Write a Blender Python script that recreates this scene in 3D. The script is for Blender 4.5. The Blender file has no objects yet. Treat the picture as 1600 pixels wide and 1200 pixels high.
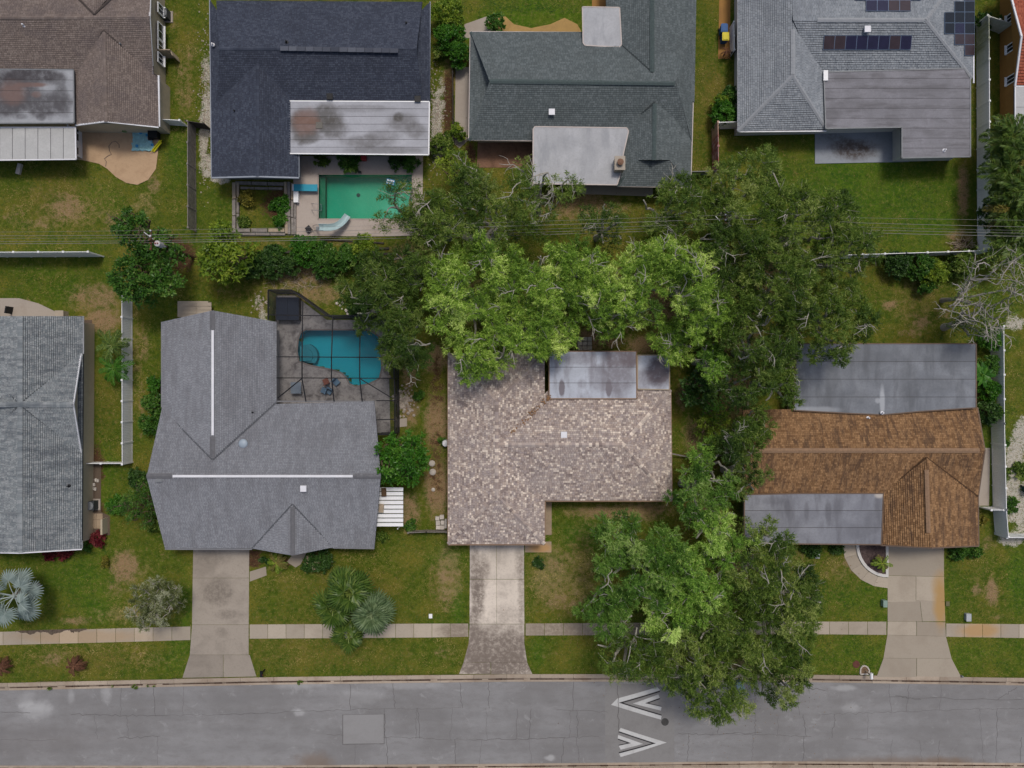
import bpy, math, random
import numpy as np
from mathutils import Vector
from mathutils.geometry import tessellate_polygon
R = math.radians
sc = bpy.context.scene
COL = sc.collection

# ------------------------------------------------------------------ camera, light, exposure
H, S = 69.3, 16.0                      # flying height (m), photo pixels per metre on the ground
cam_d = bpy.data.cameras.new('camera'); cam_d.sensor_width = 36; cam_d.lens = 36 * H / 100.0
cam_d.clip_start = 1; cam_d.clip_end = 3000
cam = bpy.data.objects.new('camera', cam_d); COL.objects.link(cam); cam.location = (0, 0, H)
sc.camera = cam
W = bpy.data.worlds.new('World'); sc.world = W; W.use_nodes = True
wn = W.node_tree.nodes; bg = wn['Background']
sky = wn.new('ShaderNodeTexSky'); sky.sky_type = 'NISHITA'; sky.sun_disc = False
SUN_EL, SUN_AZ = R(66), R(20)          # high sun behind thin cloud, slightly north-east
sky.sun_elevation = SUN_EL; sky.sun_rotation = SUN_AZ
sky.air_density = 1.0; sky.dust_density = 4.0; sky.ozone_density = 0.6
W.node_tree.links.new(sky.outputs[0], bg.inputs[0]); bg.inputs[1].default_value = 0.085
sd = bpy.data.lights.new('sun', 'SUN'); sd.energy = 1.35; sd.angle = R(13); sd.color = (1.0, 0.955, 0.885)
sun = bpy.data.objects.new('sun', sd); COL.objects.link(sun)
sdir = Vector((math.sin(SUN_AZ) * math.cos(SUN_EL), math.cos(SUN_AZ) * math.cos(SUN_EL), math.sin(SUN_EL)))
sun.rotation_euler = sdir.to_track_quat('Z', 'Y').to_euler()
vs = sc.view_settings; vs.view_transform = 'Standard'; vs.look = 'None'; vs.gamma = 1
vs.exposure = 0.2; vs.use_curve_mapping = False
sc.cycles.max_bounces = 6; sc.cycles.transparent_max_bounces = 12
sc.cycles.diffuse_bounces = 3; sc.cycles.glossy_bounces = 2

# ------------------------------------------------------------------ helpers
def P(px, py, z=0.0):                  # photo position of something at height z -> point in the world
    k = (H - z) / H
    return Vector(((px - 800) / S * k, (600 - py) / S * k, z))

def lin(c):
    c = c / 255.0
    return c / 12.92 if c <= .04045 else ((c + .055) / 1.055) ** 2.4
KEXP = 0.50
def A(r, g, b, k=None):                # a photographed colour -> base colour
    k = k or KEXP
    return tuple(min(.85, lin(c) / k) for c in (r, g, b)) + (1,)

def tag(o, label=None, cat=None, group=None, kind=None):
    if label: o['label'] = label
    if cat: o['category'] = cat
    if group: o['group'] = group
    if kind: o['kind'] = kind
    return o

def empty(name, loc, label=None, cat=None, group=None, kind=None):
    o = bpy.data.objects.new(name, None); COL.objects.link(o); o.location = loc
    o.empty_display_size = .3
    return tag(o, label, cat, group, kind)

def wl(o):
    v = Vector((0, 0, 0))
    while o: v = v + o.location; o = o.parent
    return v

def link(name, me, parent=None, loc=(0, 0, 0), rot=(0, 0, 0)):
    o = bpy.data.objects.new(name, me); COL.objects.link(o); o.parent = parent
    o.location = loc; o.rotation_euler = rot
    return o

def np_mesh(name, verts, nper, mat, tint=None, smooth=False):
    """verts (F*nper,3): separate faces of nper corners each"""
    me = bpy.data.meshes.new(name); n = len(verts); F = n // nper
    me.vertices.add(n); me.vertices.foreach_set('co', np.ascontiguousarray(verts, dtype=np.float32).ravel())
    me.loops.add(n); me.loops.foreach_set('vertex_index', np.arange(n, dtype=np.int32))
    me.polygons.add(F); me.polygons.foreach_set('loop_start', np.arange(0, n, nper, dtype=np.int32))
    me.polygons.foreach_set('loop_total', np.full(F, nper, dtype=np.int32))
    if tint is not None:
        a = me.attributes.new('tint', 'FLOAT', 'FACE'); a.data.foreach_set('value', np.ascontiguousarray(tint, dtype=np.float32))
    me.update(calc_edges=True); me.materials.append(mat)
    return me

class MB:
    def __init__(s): s.v = []; s.f = []; s.t = []
    def add(s, vs_, fs, tint=.5):
        b = len(s.v); s.v += [tuple(p) for p in vs_]; s.f += [tuple(i + b for i in f) for f in fs]; s.t += [tint] * len(fs)
    def box(s, c, d, rz=0, tint=.5, tilt=0):
        x, y, z = d[0] / 2, d[1] / 2, d[2] / 2; ca, sa = math.cos(rz), math.sin(rz); q = []
        for dz in (-z, z):
            for dx, dy in ((-x, -y), (x, -y), (x, y), (-x, y)):
                q.append((c[0] + dx * ca - dy * sa, c[1] + dx * sa + dy * ca, c[2] + dz + dx * tilt))
        s.add(q, [(3, 2, 1, 0), (4, 5, 6, 7), (0, 1, 5, 4), (1, 2, 6, 5), (2, 3, 7, 6), (3, 0, 4, 7)], tint)
    def bar(s, a, b, w, h, tint=.5):   # box beam from a to b
        a = Vector(a); b = Vector(b); d = (b - a).normalized()
        up = Vector((0, 0, 1)) if abs(d.z) < .95 else Vector((1, 0, 0))
        u = d.cross(up).normalized() * w / 2; n = u.cross(d).normalized() * h / 2
        q = [a - u - n, a + u - n, a + u + n, a - u + n, b - u - n, b + u - n, b + u + n, b - u + n]
        s.add(q, [(0, 1, 2, 3), (7, 6, 5, 4), (0, 4, 5, 1), (1, 5, 6, 2), (2, 6, 7, 3), (3, 7, 4, 0)], tint)
    def prism(s, poly, z0, z1, tint=.5):
        poly = [(p[0], p[1]) for p in poly]
        ar = sum(poly[i - 1][0] * poly[i][1] - poly[i][0] * poly[i - 1][1] for i in range(len(poly)))
        if ar < 0: poly = poly[::-1]
        n = len(poly)
        q = [(x, y, z0) for x, y in poly] + [(x, y, z1) for x, y in poly]
        s.add(q, [tuple(range(n - 1, -1, -1)), tuple(range(n, 2 * n))] + [(i, (i + 1) % n, n + (i + 1) % n, n + i) for i in range(n)], tint)
    def tube(s, pts, r, n=6, tint=.5, cap=True):
        pts = [Vector(p) for p in pts]; k = len(pts)
        rs = r if isinstance(r, (list, tuple)) else [r] * k
        b = len(s.v); u = None
        for i, p in enumerate(pts):
            d = (pts[min(i + 1, k - 1)] - pts[max(i - 1, 0)])
            d = d.normalized() if d.length > 1e-6 else Vector((0, 0, 1))
            if u is None:
                u = d.orthogonal().normalized()
            u = (u - d * u.dot(d)); u = u.normalized() if u.length > 1e-5 else d.orthogonal().normalized()
            w = d.cross(u)
            for j in range(n):
                a = 2 * math.pi * j / n
                s.v.append(tuple(p + (u * math.cos(a) + w * math.sin(a)) * rs[i]))
        for i in range(k - 1):
            for j in range(n):
                s.f.append((b + i * n + j, b + i * n + (j + 1) % n, b + (i + 1) * n + (j + 1) % n, b + (i + 1) * n + j)); s.t.append(tint)
        if cap:
            s.f.append(tuple(b + (k - 1) * n + j for j in range(n))); s.t.append(tint)
            s.f.append(tuple(b + j for j in range(n - 1, -1, -1))); s.t.append(tint)
    def lathe(s, c, prof, n=16, tint=.5):
        b = len(s.v)
        for r, z in prof:
            for j in range(n):
                a = 2 * math.pi * j / n; s.v.append((c[0] + r * math.cos(a), c[1] + r * math.sin(a), c[2] + z))
        for i in range(len(prof) - 1):
            for j in range(n):
                s.f.append((b + i * n + j, b + i * n + (j + 1) % n, b + (i + 1) * n + (j + 1) % n, b + (i + 1) * n + j)); s.t.append(tint)
        s.f.append(tuple(b + (len(prof) - 1) * n + j for j in range(n))); s.t.append(tint)
        s.f.append(tuple(b + j for j in range(n - 1, -1, -1))); s.t.append(tint)
    def mesh(s, name, mat, off=Vector((0, 0, 0)), smooth=False):
        me = bpy.data.meshes.new(name)
        me.from_pydata([(p[0] - off[0], p[1] - off[1], p[2] - off[2]) for p in s.v], [], s.f)
        a = me.attributes.new('tint', 'FLOAT', 'FACE'); a.data.foreach_set('value', np.array(s.t, dtype=np.float32))
        if smooth: me.polygons.foreach_set('use_smooth', np.ones(len(me.polygons), dtype=bool))
        me.materials.append(mat); me.update()
        return me
    def build(s, name, mat, parent=None, loc=None, smooth=False):
        if parent is not None:
            return link(name, s.mesh(name, mat, wl(parent), smooth), parent)
        loc = Vector(loc) if loc is not None else Vector((0, 0, 0))
        return link(name, s.mesh(name, mat, loc, smooth), None, loc)

# ---- node material builder
class NT:
    def __init__(s, name, rough=.85, spec=.25):
        s.m = bpy.data.materials.new(name); s.m.use_nodes = True; s.t = s.m.node_tree; s.n = s.t.nodes
        s.b = s.n['Principled BSDF']; s.b.inputs['Roughness'].default_value = rough
        s.b.inputs['Specular IOR Level'].default_value = spec
        s._pos = None
    def new(s, t): return s.n.new(t)
    def put(s, sock, v):
        if hasattr(v, 'is_output'): s.t.links.new(v, sock)
        else: sock.default_value = v
    def pos(s):
        if s._pos is None: s._pos = s.new('ShaderNodeNewGeometry').outputs['Position']
        return s._pos
    def scaled(s, sx, sy, sz, rz=0):
        m = s.new('ShaderNodeMapping'); s.put(m.inputs[0], s.pos()); m.inputs['Scale'].default_value = (sx, sy, sz); m.inputs['Rotation'].default_value = (0, 0, rz)
        return m.outputs[0]
    def noise(s, scale, detail=4, rough=.55, vec=None, dist=0):
        n = s.new('ShaderNodeTexNoise'); s.put(n.inputs['Vector'], vec if vec is not None else s.pos())
        n.inputs['Scale'].default_value = scale; n.inputs['Detail'].default_value = detail; n.inputs['Roughness'].default_value = rough; n.inputs['Distortion'].default_value = dist
        return n.outputs['Fac']
    def attr(s, name='tint'):
        a = s.new('ShaderNodeAttribute'); a.attribute_name = name; return a
    def math(s, op, a, b=0.0, c=0.0, clamp=False):
        m = s.new('ShaderNodeMath'); m.operation = op; m.use_clamp = clamp
        s.put(m.inputs[0], a); s.put(m.inputs[1], b)
        if len(m.inputs) > 2: s.put(m.inputs[2], c)
        return m.outputs[0]
    def rng(s, v, a, b, c=0.0, d=1.0, smooth=True):
        m = s.new('ShaderNodeMapRange'); m.interpolation_type = 'SMOOTHSTEP' if smooth else 'LINEAR'
        s.put(m.inputs['Value'], v); m.inputs['From Min'].default_value = a; m.inputs['From Max'].default_value = b
        m.inputs['To Min'].default_value = c; m.inputs['To Max'].default_value = d
        return m.outputs[0]
    def ramp(s, v, stops, mode='LINEAR'):
        r = s.new('ShaderNodeValToRGB'); r.color_ramp.interpolation = mode; e = r.color_ramp.elements
        while len(e) < len(stops): e.new(.5)
        for i, (p, c) in enumerate(stops): e[i].position = p; e[i].color = c
        s.put(r.inputs[0], v); return r.outputs[0]
    def mix(s, f, a, b, mode='MIX'):
        m = s.new('ShaderNodeMix'); m.data_type = 'RGBA'; m.blend_type = mode
        s.put(m.inputs[0], f); s.put(m.inputs[6], a); s.put(m.inputs[7], b)
        return m.outputs[2]
    def col(s, c): s.put(s.b.inputs['Base Color'], c); return s
    def bump(s, h, strength=.4, dist=.02):
        b = s.new('ShaderNodeBump'); b.inputs['Strength'].default_value = strength; b.inputs['Distance'].default_value = dist
        s.put(b.inputs['Height'], h); s.t.links.new(b.outputs[0], s.b.inputs['Normal']); return s
    def spot(s, px, py, rx, ry, z=0.0, soft=.5, dist=.6, nscale=.9):      # blotch mask round a photo position
        c = P(px, py, z); m = s.new('ShaderNodeMapping'); m.vector_type = 'POINT'
        kx, ky = S / rx, S / ry
        m.inputs['Location'].default_value = (-c.x * kx, -c.y * ky, 0); m.inputs['Scale'].default_value = (kx, ky, 0)
        s.put(m.inputs[0], s.pos())
        l = s.new('ShaderNodeVectorMath'); l.operation = 'LENGTH'; s.t.links.new(m.outputs[0], l.inputs[0])
        n = s.noise(nscale, 4, .6)
        d = s.math('ADD', l.outputs['Value'], s.math('MULTIPLY', s.math('SUBTRACT', n, .5), dist * 2))
        return s.rng(d, 1.0 - soft, 1.0 + soft * .6, 1.0, 0.0)

def sx(c, f): return tuple(min(.9, x * f) for x in c[:3]) + (1,)

def m_plain(name, c, rough=.7, var=.15, scale=1.5, spec=.25, metal=0):
    n = NT(name, rough, spec)
    f = n.noise(scale, 5, .6); f2 = n.noise(scale * 9, 3, .6)
    x = n.mix(n.rng(f, .3, .7), sx(c, 1 - var), sx(c, 1 + var))
    x = n.mix(n.rng(f2, .35, .7), sx(c, 1 - var * .8), x)
    n.b.inputs['Metallic'].default_value = metal
    return n.col(x).m

def m_shingle(name, stops, stain=None, sscale=.35, streak=None, samt=.5, con=.6):
    """shingles: one tone per piece plus weathering blotches"""
    n = NT(name, .95, .1)
    c = n.ramp(n.math('MULTIPLY_ADD', n.attr('tint').outputs['Fac'], con, .5 - con / 2), stops, 'LINEAR')
    g2 = n.noise(13, 4, .8)
    c = n.mix(n.math('MULTIPLY', n.rng(g2, .42, .62), .28), c, stops[0][1])
    if stain:
        f = n.noise(sscale, 6, .62, n.scaled(*(streak or (1, 1, 1))), .3); big = n.noise(.22, 3, .5); f = n.math('ADD', f, n.math('MULTIPLY', n.math('SUBTRACT', big, .5), .35))
        c = n.mix(n.math('MULTIPLY', n.rng(f, .42, .68), samt), c, stain)
    n.bump(n.noise(22, 2, .6), .35, .015)
    return n.col(c).m

def m_flat(name, base, dark, spots=(), z=2.9, streak=None, light=None, rust=None, rspots=()):
    """weathered roll or metal roofing with dirt blotches"""
    n = NT(name, .75, .25)
    f = n.noise(.5, 6, .62, None, .5); f2 = n.noise(6, 4, .7)
    c = n.mix(n.rng(f, .35, .7), base, light or sx(base, 1.18))
    c = n.mix(n.math('MULTIPLY', n.rng(f2, .4, .7), .35), c, sx(base, .72))
    if streak:
        f3 = n.noise(1.0, 5, .6, n.scaled(*streak)); c = n.mix(n.math('MULTIPLY', n.rng(f3, .46, .7), .65), c, dark)
    for (px, py, rx, ry, st) in spots:
        k = n.spot(px, py, rx, ry, z, .45, .45, .7)
        k = n.math('MULTIPLY', k, n.rng(n.noise(2.2, 5, .65), .25, .6, .6, 1.0))
        c = n.mix(n.math('MULTIPLY', k, st), c, dark)
    for (px, py, rx, ry, st) in rspots:
        c = n.mix(n.math('MULTIPLY', n.spot(px, py, rx, ry, z, .5, .4, .8), st), c, rust)
    n.bump(n.noise(9, 4, .6), .2, .02)
    t = n.attr('tint').outputs['Fac']
    c = n.mix(n.math('MULTIPLY', t, .3), c, sx(base, .7))
    return n.col(c).m

def m_conc(name, base, dark, spots=(), rspots=(), rust=None, amt=.5, sc_=.35):
    n = NT(name, .9, .15)
    f = n.noise(sc_, 6, .65, None, .4); f2 = n.noise(5, 5, .7); f3 = n.noise(40, 2, .5)
    c = n.mix(n.attr('tint').outputs['Fac'], sx(base, .84), sx(base, 1.14))
    c = n.mix(n.math('MULTIPLY', n.rng(f, .45, .7), amt), c, dark)
    c = n.mix(n.math('MULTIPLY', n.rng(f2, .48, .7), amt * .6), c, dark)
    c = n.mix(n.math('MULTIPLY', n.rng(f3, .35, .65), .22), c, sx(base, .6))
    for (px, py, rx, ry, st) in spots:
        k = n.math('MULTIPLY', n.spot(px, py, rx, ry, 0, .6, .5, 1.1), n.rng(n.noise(2.5, 5, .7), .3, .62, .35, 1))
        c = n.mix(n.math('MULTIPLY', k, st), c, dark)
    for (px, py, rx, ry, st) in rspots:
        c = n.mix(n.math('MULTIPLY', n.spot(px, py, rx, ry, 0, .6, .4, .7), st), c, rust)
    n.bump(n.noise(30, 3, .6), .25, .01)
    return n.col(c).m

def m_leaf(name, stops, transl=.3, rough=.55):
    n = NT(name, rough, .3)
    if 'light_oak' in name or 'fresh' in name: stops = [(p, C(c_[0] * 1.22, c_[1] * 1.32, c_[2] * 1.2)) for p, c_ in stops]  # lot oaks: colours raised to imitate brighter light on the lot
    elif 'oak' in name: stops = [(p, C(c_[0] * .95, c_[1] * 1.06, c_[2] * .85)) for p, c_ in stops]  # other oaks: colours lowered so the lot looks brighter lit
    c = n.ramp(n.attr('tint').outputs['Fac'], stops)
    n.col(c)
    t = n.new('ShaderNodeBsdfTranslucent'); n.put(t.inputs[0], n.mix(1.0, c, (1.0, 1.0, .55, 1), 'MULTIPLY'))
    mx = n.new('ShaderNodeMixShader'); mx.inputs[0].default_value = transl
    n.t.links.new(n.b.outputs[0], mx.inputs[1]); n.t.links.new(t.outputs[0], mx.inputs[2])
    n.t.links.new(mx.outputs[0], n.n['Material Output'].inputs[0])
    return n.m

def C(r, g, b): return (r, g, b, 1)
M = {}
M['white'] = m_plain('white_vinyl', A(178, 181, 186), .45, .06, .8)
M['white_trim'] = m_plain('white_trim', A(165, 165, 168), .5, .1)
M['dark_metal'] = m_plain('dark_bronze_metal', C(.012, .012, .016), .45, .2)
M['grey_metal'] = m_plain('grey_metal', C(.22, .23, .24), .45, .2, 3)
M['bark'] = m_plain('oak_bark', C(.42, .395, .345), .95, .3, 4, .1)
M['bark_dark'] = m_plain('dark_bark', C(.14, .10, .07), .95, .3, 4, .1)
M['bark_bare'] = m_plain('bare_grey_wood', C(.42, .385, .345), .95, .25, 4, .1)
M['wood_grey'] = m_plain('weathered_grey_wood', C(.29, .26, .235), .9, .4, 3, .1)
M['wood_dark'] = m_plain('dark_weathered_wood', C(.075, .065, .058), .9, .4, 3, .1)
M['wood_tan'] = m_plain('pale_wood', C(.42, .34, .25), .85, .2, 3, .1)
M['pole_wood'] = m_plain('creosoted_pole_wood', C(.12, .075, .045), .9, .3, 2, .1)
M['seam'] = m_plain('roof_seam_tar', C(.075, .07, .07), .9, .2)
M['black'] = m_plain('black_plastic', C(.012, .013, .015), .5, .2)
M['wire'] = m_plain('cable_sheath', C(.24, .23, .21), .5, .1)
M['glass'] = m_plain('window_glass', C(.015, .02, .03), .08, .1, 1, .6)

# ------------------------------------------------------------------ ground sheet
RNG = np.random.default_rng(7)
def vnoise(x, y, s, seed):
    r = np.random.default_rng(seed); N = 256; g = r.random((N, N))
    u = x / s + 1000.37; v = y / s + 1000.71
    i = np.floor(u).astype(int); j = np.floor(v).astype(int); fu = u - i; fv = v - j
    fu = fu * fu * (3 - 2 * fu); fv = fv * fv * (3 - 2 * fv)
    a = g[i % N, j % N]; b = g[(i + 1) % N, j % N]; c = g[i % N, (j + 1) % N]; d = g[(i + 1) % N, (j + 1) % N]
    return (a * (1 - fu) + b * fu) * (1 - fv) + (c * (1 - fu) + d * fu) * fv

def in_poly(x, y, poly):
    r = np.zeros(x.shape, bool); n = len(poly)
    for i in range(n):
        x0, y0 = poly[i - 1]; x1, y1 = poly[i]
        if y0 == y1: continue
        c = ((y0 > y) != (y1 > y)) & (x < (x1 - x0) * (y - y0) / (y1 - y0) + x0); r ^= c
    return r

POOL_E = [(497, 272), (645, 272), (645, 343), (497, 343)]
POOL_B = [(466, 530), (470, 519), (478, 515), (566, 515), (580, 517), (592, 526), (595, 545), (597, 575), (593, 592), (576, 600), (556, 604), (546, 600), (541, 590), (534, 583), (520, 578), (484, 571), (467, 565), (464, 548)]

def road_n(px): return np.interp(px, [-4000, 0, 400, 800, 1200, 1600, 5600], [1076, 1074, 1065, 1060, 1060, 1066, 1072])   # kerb face (photo row)
def road_s(px): return np.interp(px, [-4000, 0, 400, 800, 1200, 1600, 5600], [1203, 1203, 1203, 1200, 1196, 1199, 1201])

def build_ground():
    xs = np.concatenate([[-400, -150, -80], np.arange(-56, 56.01, .3), [80, 150, 400]])
    ys = np.concatenate([[-400, -150, -70], np.arange(-44, 44.01, .3), [70, 150, 400]])
    X, Y = np.meshgrid(xs, ys); px = X * S + 800; py = 600 - Y * S
    Z = (vnoise(X, Y, 2.2, 1) - .5) * .02
    rn, rs = road_n(px), road_s(px)
    inroad = (py > rn - 4) & (py < rs + 4); Z[inroad] = -.4
    for pl in (POOL_E, POOL_B): Z[in_poly(px, py, pl)] = -2.6
    def blob(x, y, rx, ry): return np.clip(1.4 - np.sqrt(((px - x) / rx) ** 2 + ((py - y) / ry) ** 2), 0, 1)
    ms = {k: np.zeros_like(X) for k in ('dirt', 'dry', 'sand', 'mulch', 'lush', 'gold')}
    def put(k, rows):
        for (x, y, rx, ry, a) in rows: ms[k] = np.maximum(ms[k], a * blob(x, y, rx, ry))
    put('dirt', [(105, 325, 40, 28, .8), (60, 350, 50, 14, .6), (175, 345, 22, 25, .6), (240, 290, 14, 20, .7), (232, 315, 20, 14, .4), (20, 335, 30, 20, .5),
                 (150, 465, 60, 30, .75), (160, 500, 40, 25, .95), (195, 885, 26, 30, 1.0), (180, 920, 24, 20, .6), (258, 870, 12, 10, .5), (120, 970, 40, 10, .7), (80, 1030, 18, 16, .7),
                 (215, 1020, 28, 18, .45), (20, 475, 60, 14, .6), (55, 415, 60, 12, .4), (130, 425, 20, 14, .4),
                 (350, 455, 40, 20, .4), (470, 430, 70, 25, .75), (500, 460, 55, 22, .7), (410, 480, 14, 25, .6),
                 (222, 640, 8, 60, .6), (225, 540, 14, 40, .6), (680, 560, 24, 30, 1), (682, 660, 22, 60, 1), (683, 760, 24, 60, 1), (640, 800, 22, 40, .8), (640, 640, 20, 40, .8), (640, 580, 16, 40, .9),
                 (960, 800, 90, 14, .9), (1010, 795, 60, 14, .8), (900, 800, 30, 14, .6), (700, 900, 22, 18, .6), (698, 940, 14, 22, .6), (870, 885, 26, 16, .6), (880, 940, 40, 20, .6), (840, 880, 14, 14, .5), (850, 1020, 26, 14, .45),
                 (690, 1020, 20, 12, .5), (635, 1022, 18, 10, .5), (1065, 620, 14, 30, .8), (1085, 680, 24, 40, .8), (1090, 710, 30, 15, .8), (1090, 800, 40, 20, .8),
                 (900, 320, 90, 30, .8), (960, 325, 50, 14, .6), (1100, 265, 20, 10, .5), (700, 130, 14, 40, .9), (694, 200, 14, 40, .7), (760, 235, 30, 18, .5), (925, 530, 60, 20, 1), (1010, 540, 40, 20, 1), (890, 520, 30, 20, .8),
                 (1390, 477, 16, 10, .9), (1440, 505, 20, 14, .75), (1425, 520, 30, 12, .6), (1480, 490, 20, 20, .6), (1505, 300, 12, 60, .9), (1500, 370, 30, 14, .8), (1510, 790, 12, 16, .5), (1544, 850, 16, 20, .6),
                 (1550, 925, 12, 26, 1.0), (1527, 922, 10, 14, .8), (1560, 965, 30, 8, .5), (1325, 880, 20, 14, .6), (1350, 1030, 30, 14, .2), (1525, 1025, 20, 14, .35), (1240, 870, 40, 20, .5), (1250, 920, 40, 30, .4),
                 (300, 80, 18, 30, .5), (290, 150, 20, 40, .55), (272, 30, 10, 30, .5), (285, 115, 14, 30, .5), (560, 350, 100, 12, .5), (330, 80, 4, 100, .4), (500, 380, 120, 8, .6), (645, 400, 60, 30, .7),
                 (1150, 610, 40, 60, .9), (1150, 690, 30, 50, .9), (1150, 520, 50, 60, .8), (1200, 420, 80, 60, .8), (1100, 1040, 60, 12, .5), (1150, 870, 40, 80, .8), (1170, 1040, 60, 14, .7), (1000, 470, 140, 60, .8), (760, 470, 90, 60, .7), (1555, 620, 6, 90, .5), (1120, 200, 8, 60, .4)])
    put('mulch', [(395, 873, 16, 16, 1), (150, 730, 14, 40, .9), (145, 800, 20, 26, .9), (140, 560, 6, 70, .2), (400, 865, 20, 8, .6), (445, 878, 20, 10, .7), (285, 400, 25, 30, .8), (260, 385, 40, 20, .9), (700, 160, 10, 60, .9), (735, 240, 10, 20, .9), (682, 600, 16, 60, .55), (682, 720, 16, 90, .5), (1110, 720, 20, 30, .6), (1120, 610, 8, 25, .8), (440, 320, 36, 34, .8), (1520, 180, 3, 60, .4)])
    put('sand', [(325, 175, 10, 45, 1), (322, 110, 8, 30, .7), (318, 215, 8, 50, .9), (324, 260, 14, 20, .9), (345, 280, 20, 8, .9), (335, 60, 8, 30, .7), (682, 200, 9, 60, .95), (690, 150, 8, 40, .6), (690, 235, 14, 16, .6), (1585, 720, 16, 40, 1), (1582, 780, 14, 40, 1), (1600, 680, 20, 30, .9), (1580, 842, 22, 12, 1), (1600, 800, 20, 50, .8), (628, 625, 14, 18, .55), (404, 472, 10, 20, .5), (1585, 505, 20, 14, .7), (410, 495, 8, 20, .6)])
    put('lush', [(1340, 280, 120, 90, .9), (1250, 330, 100, 60, .7), (1450, 330, 80, 60, .8), (80, 440, 80, 40, .5), (120, 900, 60, 50, .7), (150, 930, 40, 40, .7), (920, 840, 60, 30, .8), (850, 840, 30, 40, .6), (1075, 650, 12, 60, .8), (700, 870, 30, 20, .6), (715, 950, 10, 40, .8), (1590, 900, 20, 60, .9), (1400, 930, 100, 50, .6), (1330, 930, 70, 40, .5), (840, 30, 110, 50, .7), (290, 940, 10, 60, .7), (280, 1030, 20, 40, .6), (155, 310, 30, 30, .6), (275, 240, 20, 40, .6), (165, 760, 20, 60, .6), (320, 340, 40, 60, .3), (840, 1020, 12, 24, .6), (1430, 1020, 250, 30, .5), (1550, 660, 20, 200, .5)])
    put('gold', [(455, 1000, 200, 70, .5), (550, 920, 140, 50, .45), (480, 1030, 220, 26, .5), (130, 1030, 140, 30, .6), (1320, 900, 60, 50, .5), (1430, 470, 60, 60, .6), (1115, 160, 30, 120, .6), (1090, 200, 20, 100, .5), (240, 950, 80, 30, .5), (100, 320, 110, 60, .6), (880, 930, 60, 40, .7), (900, 880, 40, 60, .6), (690, 910, 30, 60, .6), (1060, 620, 16, 70, .6), (1540, 930, 60, 60, .4), (390, 455, 60, 30, .5), (215, 500, 20, 160, .5), (165, 640, 28, 80, .5), (290, 120, 24, 100, .5)])  # golden turf; rows inside the lot also paint in its brighter light
    put('dry', [(700, 900, 30, 70, .75), (860, 900, 46, 70, .7), (930, 830, 70, 40, .5), (1000, 800, 50, 20, .8), (120, 330, 100, 36, .5), (60, 300, 60, 20, .4), (225, 320, 30, 30, .6), (1430, 480, 60, 50, .45), (215, 900, 50, 40, .5), (700, 1015, 30, 25, .45), (90, 1025, 50, 24, .5), (230, 1030, 60, 24, .45), (900, 320, 80, 30, .6), (470, 450, 90, 40, .6), (215, 560, 14, 120, .5), (455, 900, 120, 60, .35), (120, 1010, 160, 20, .4), (200, 960, 80, 20, .6), (1535, 900, 40, 50, .4), (900, 900, 60, 80, .6), (690, 900, 30, 60, .5), (60, 440, 80, 40, .3), (590, 880, 60, 20, .3), (480, 1010, 200, 30, .25), (150, 300, 100, 40, .35), (1440, 450, 50, 30, .5), (1310, 890, 40, 30, .5), (240, 280, 12, 40, .5), (285, 120, 20, 90, .5)])  # dry turf; rows inside the lot also lighten it as if brighter lit
    v = np.stack([X, Y, Z], -1).reshape(-1, 3); ny, nx = X.shape
    idx = np.arange(ny * nx).reshape(ny, nx)
    q = np.stack([idx[:-1, :-1], idx[:-1, 1:], idx[1:, 1:], idx[1:, :-1]], -1).reshape(-1, 4)
    me = bpy.data.meshes.new('ground'); me.vertices.add(len(v)); me.vertices.foreach_set('co', v.astype(np.float32).ravel())
    me.loops.add(q.size); me.loops.foreach_set('vertex_index', q.astype(np.int32).ravel())
    me.polygons.add(len(q)); me.polygons.foreach_set('loop_start', np.arange(0, q.size, 4, dtype=np.int32)); me.polygons.foreach_set('loop_total', np.full(len(q), 4, dtype=np.int32))
    for nm, ks in (('mask_a', ('dirt', 'dry', 'sand')), ('mask_b', ('mulch', 'lush', 'gold'))):
        a = me.attributes.new(nm, 'FLOAT_COLOR', 'POINT')
        a.data.foreach_set('color', np.stack([ms[k].ravel() for k in ks] + [np.ones(X.size)], -1).astype(np.float32).ravel())
    me.update(calc_edges=True)
    n = NT('lawn_soil', .95, .1)
    a = n.new('ShaderNodeSeparateColor'); n.put(a.inputs[0], n.attr('mask_a').outputs['Color'])
    b = n.new('ShaderNodeSeparateColor'); n.put(b.inputs[0], n.attr('mask_b').outputs['Color'])
    n1 = n.noise(.33, 5, .6); n2 = n.noise(1.7, 5, .65); n3 = n.noise(9, 4, .7); n4 = n.noise(30, 3, .7)
    c = n.mix(n.rng(n2, .33, .68), G0, G1)
    c = n.mix(n.rng(n1, .42, .7), c, G2)
    c = n.mix(n.math('MULTIPLY', b.outputs[1], .8), c, n.mix(n.rng(n2, .3, .7), GL0, GL1))
    def over(c, m, col, lo=.36, hi=.62):
        e = n.math('ADD', m, n.math('MULTIPLY', n.math('SUBTRACT', n.math('ADD', n.math('MULTIPLY', n2, .6), n.math('MULTIPLY', n3, .4)), .5), 2.3))
        return n.mix(n.rng(e, lo, hi), c, col)
    c = over(c, b.outputs[2], n.mix(n.rng(n3, .35, .65), C(.15, .125, .022), C(.22, .175, .045)), .3, .9)
    c = over(c, a.outputs[1], C(.34, .26, .12), .36, .95)
    c = over(c, a.outputs[0], n.mix(n.rng(n3, .35, .65), C(.27, .155, .075), C(.42, .30, .175)), .36, .95)
    c = over(c, b.outputs[0], n.mix(n.rng(n3, .35, .65), C(.05, .025, .015), C(.14, .07, .04)), .35, .62)
    c = over(c, a.outputs[2], n.mix(n.rng(n3, .35, .6), C(.32, .27, .21), C(.68, .64, .57)), .36, .62)
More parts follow.
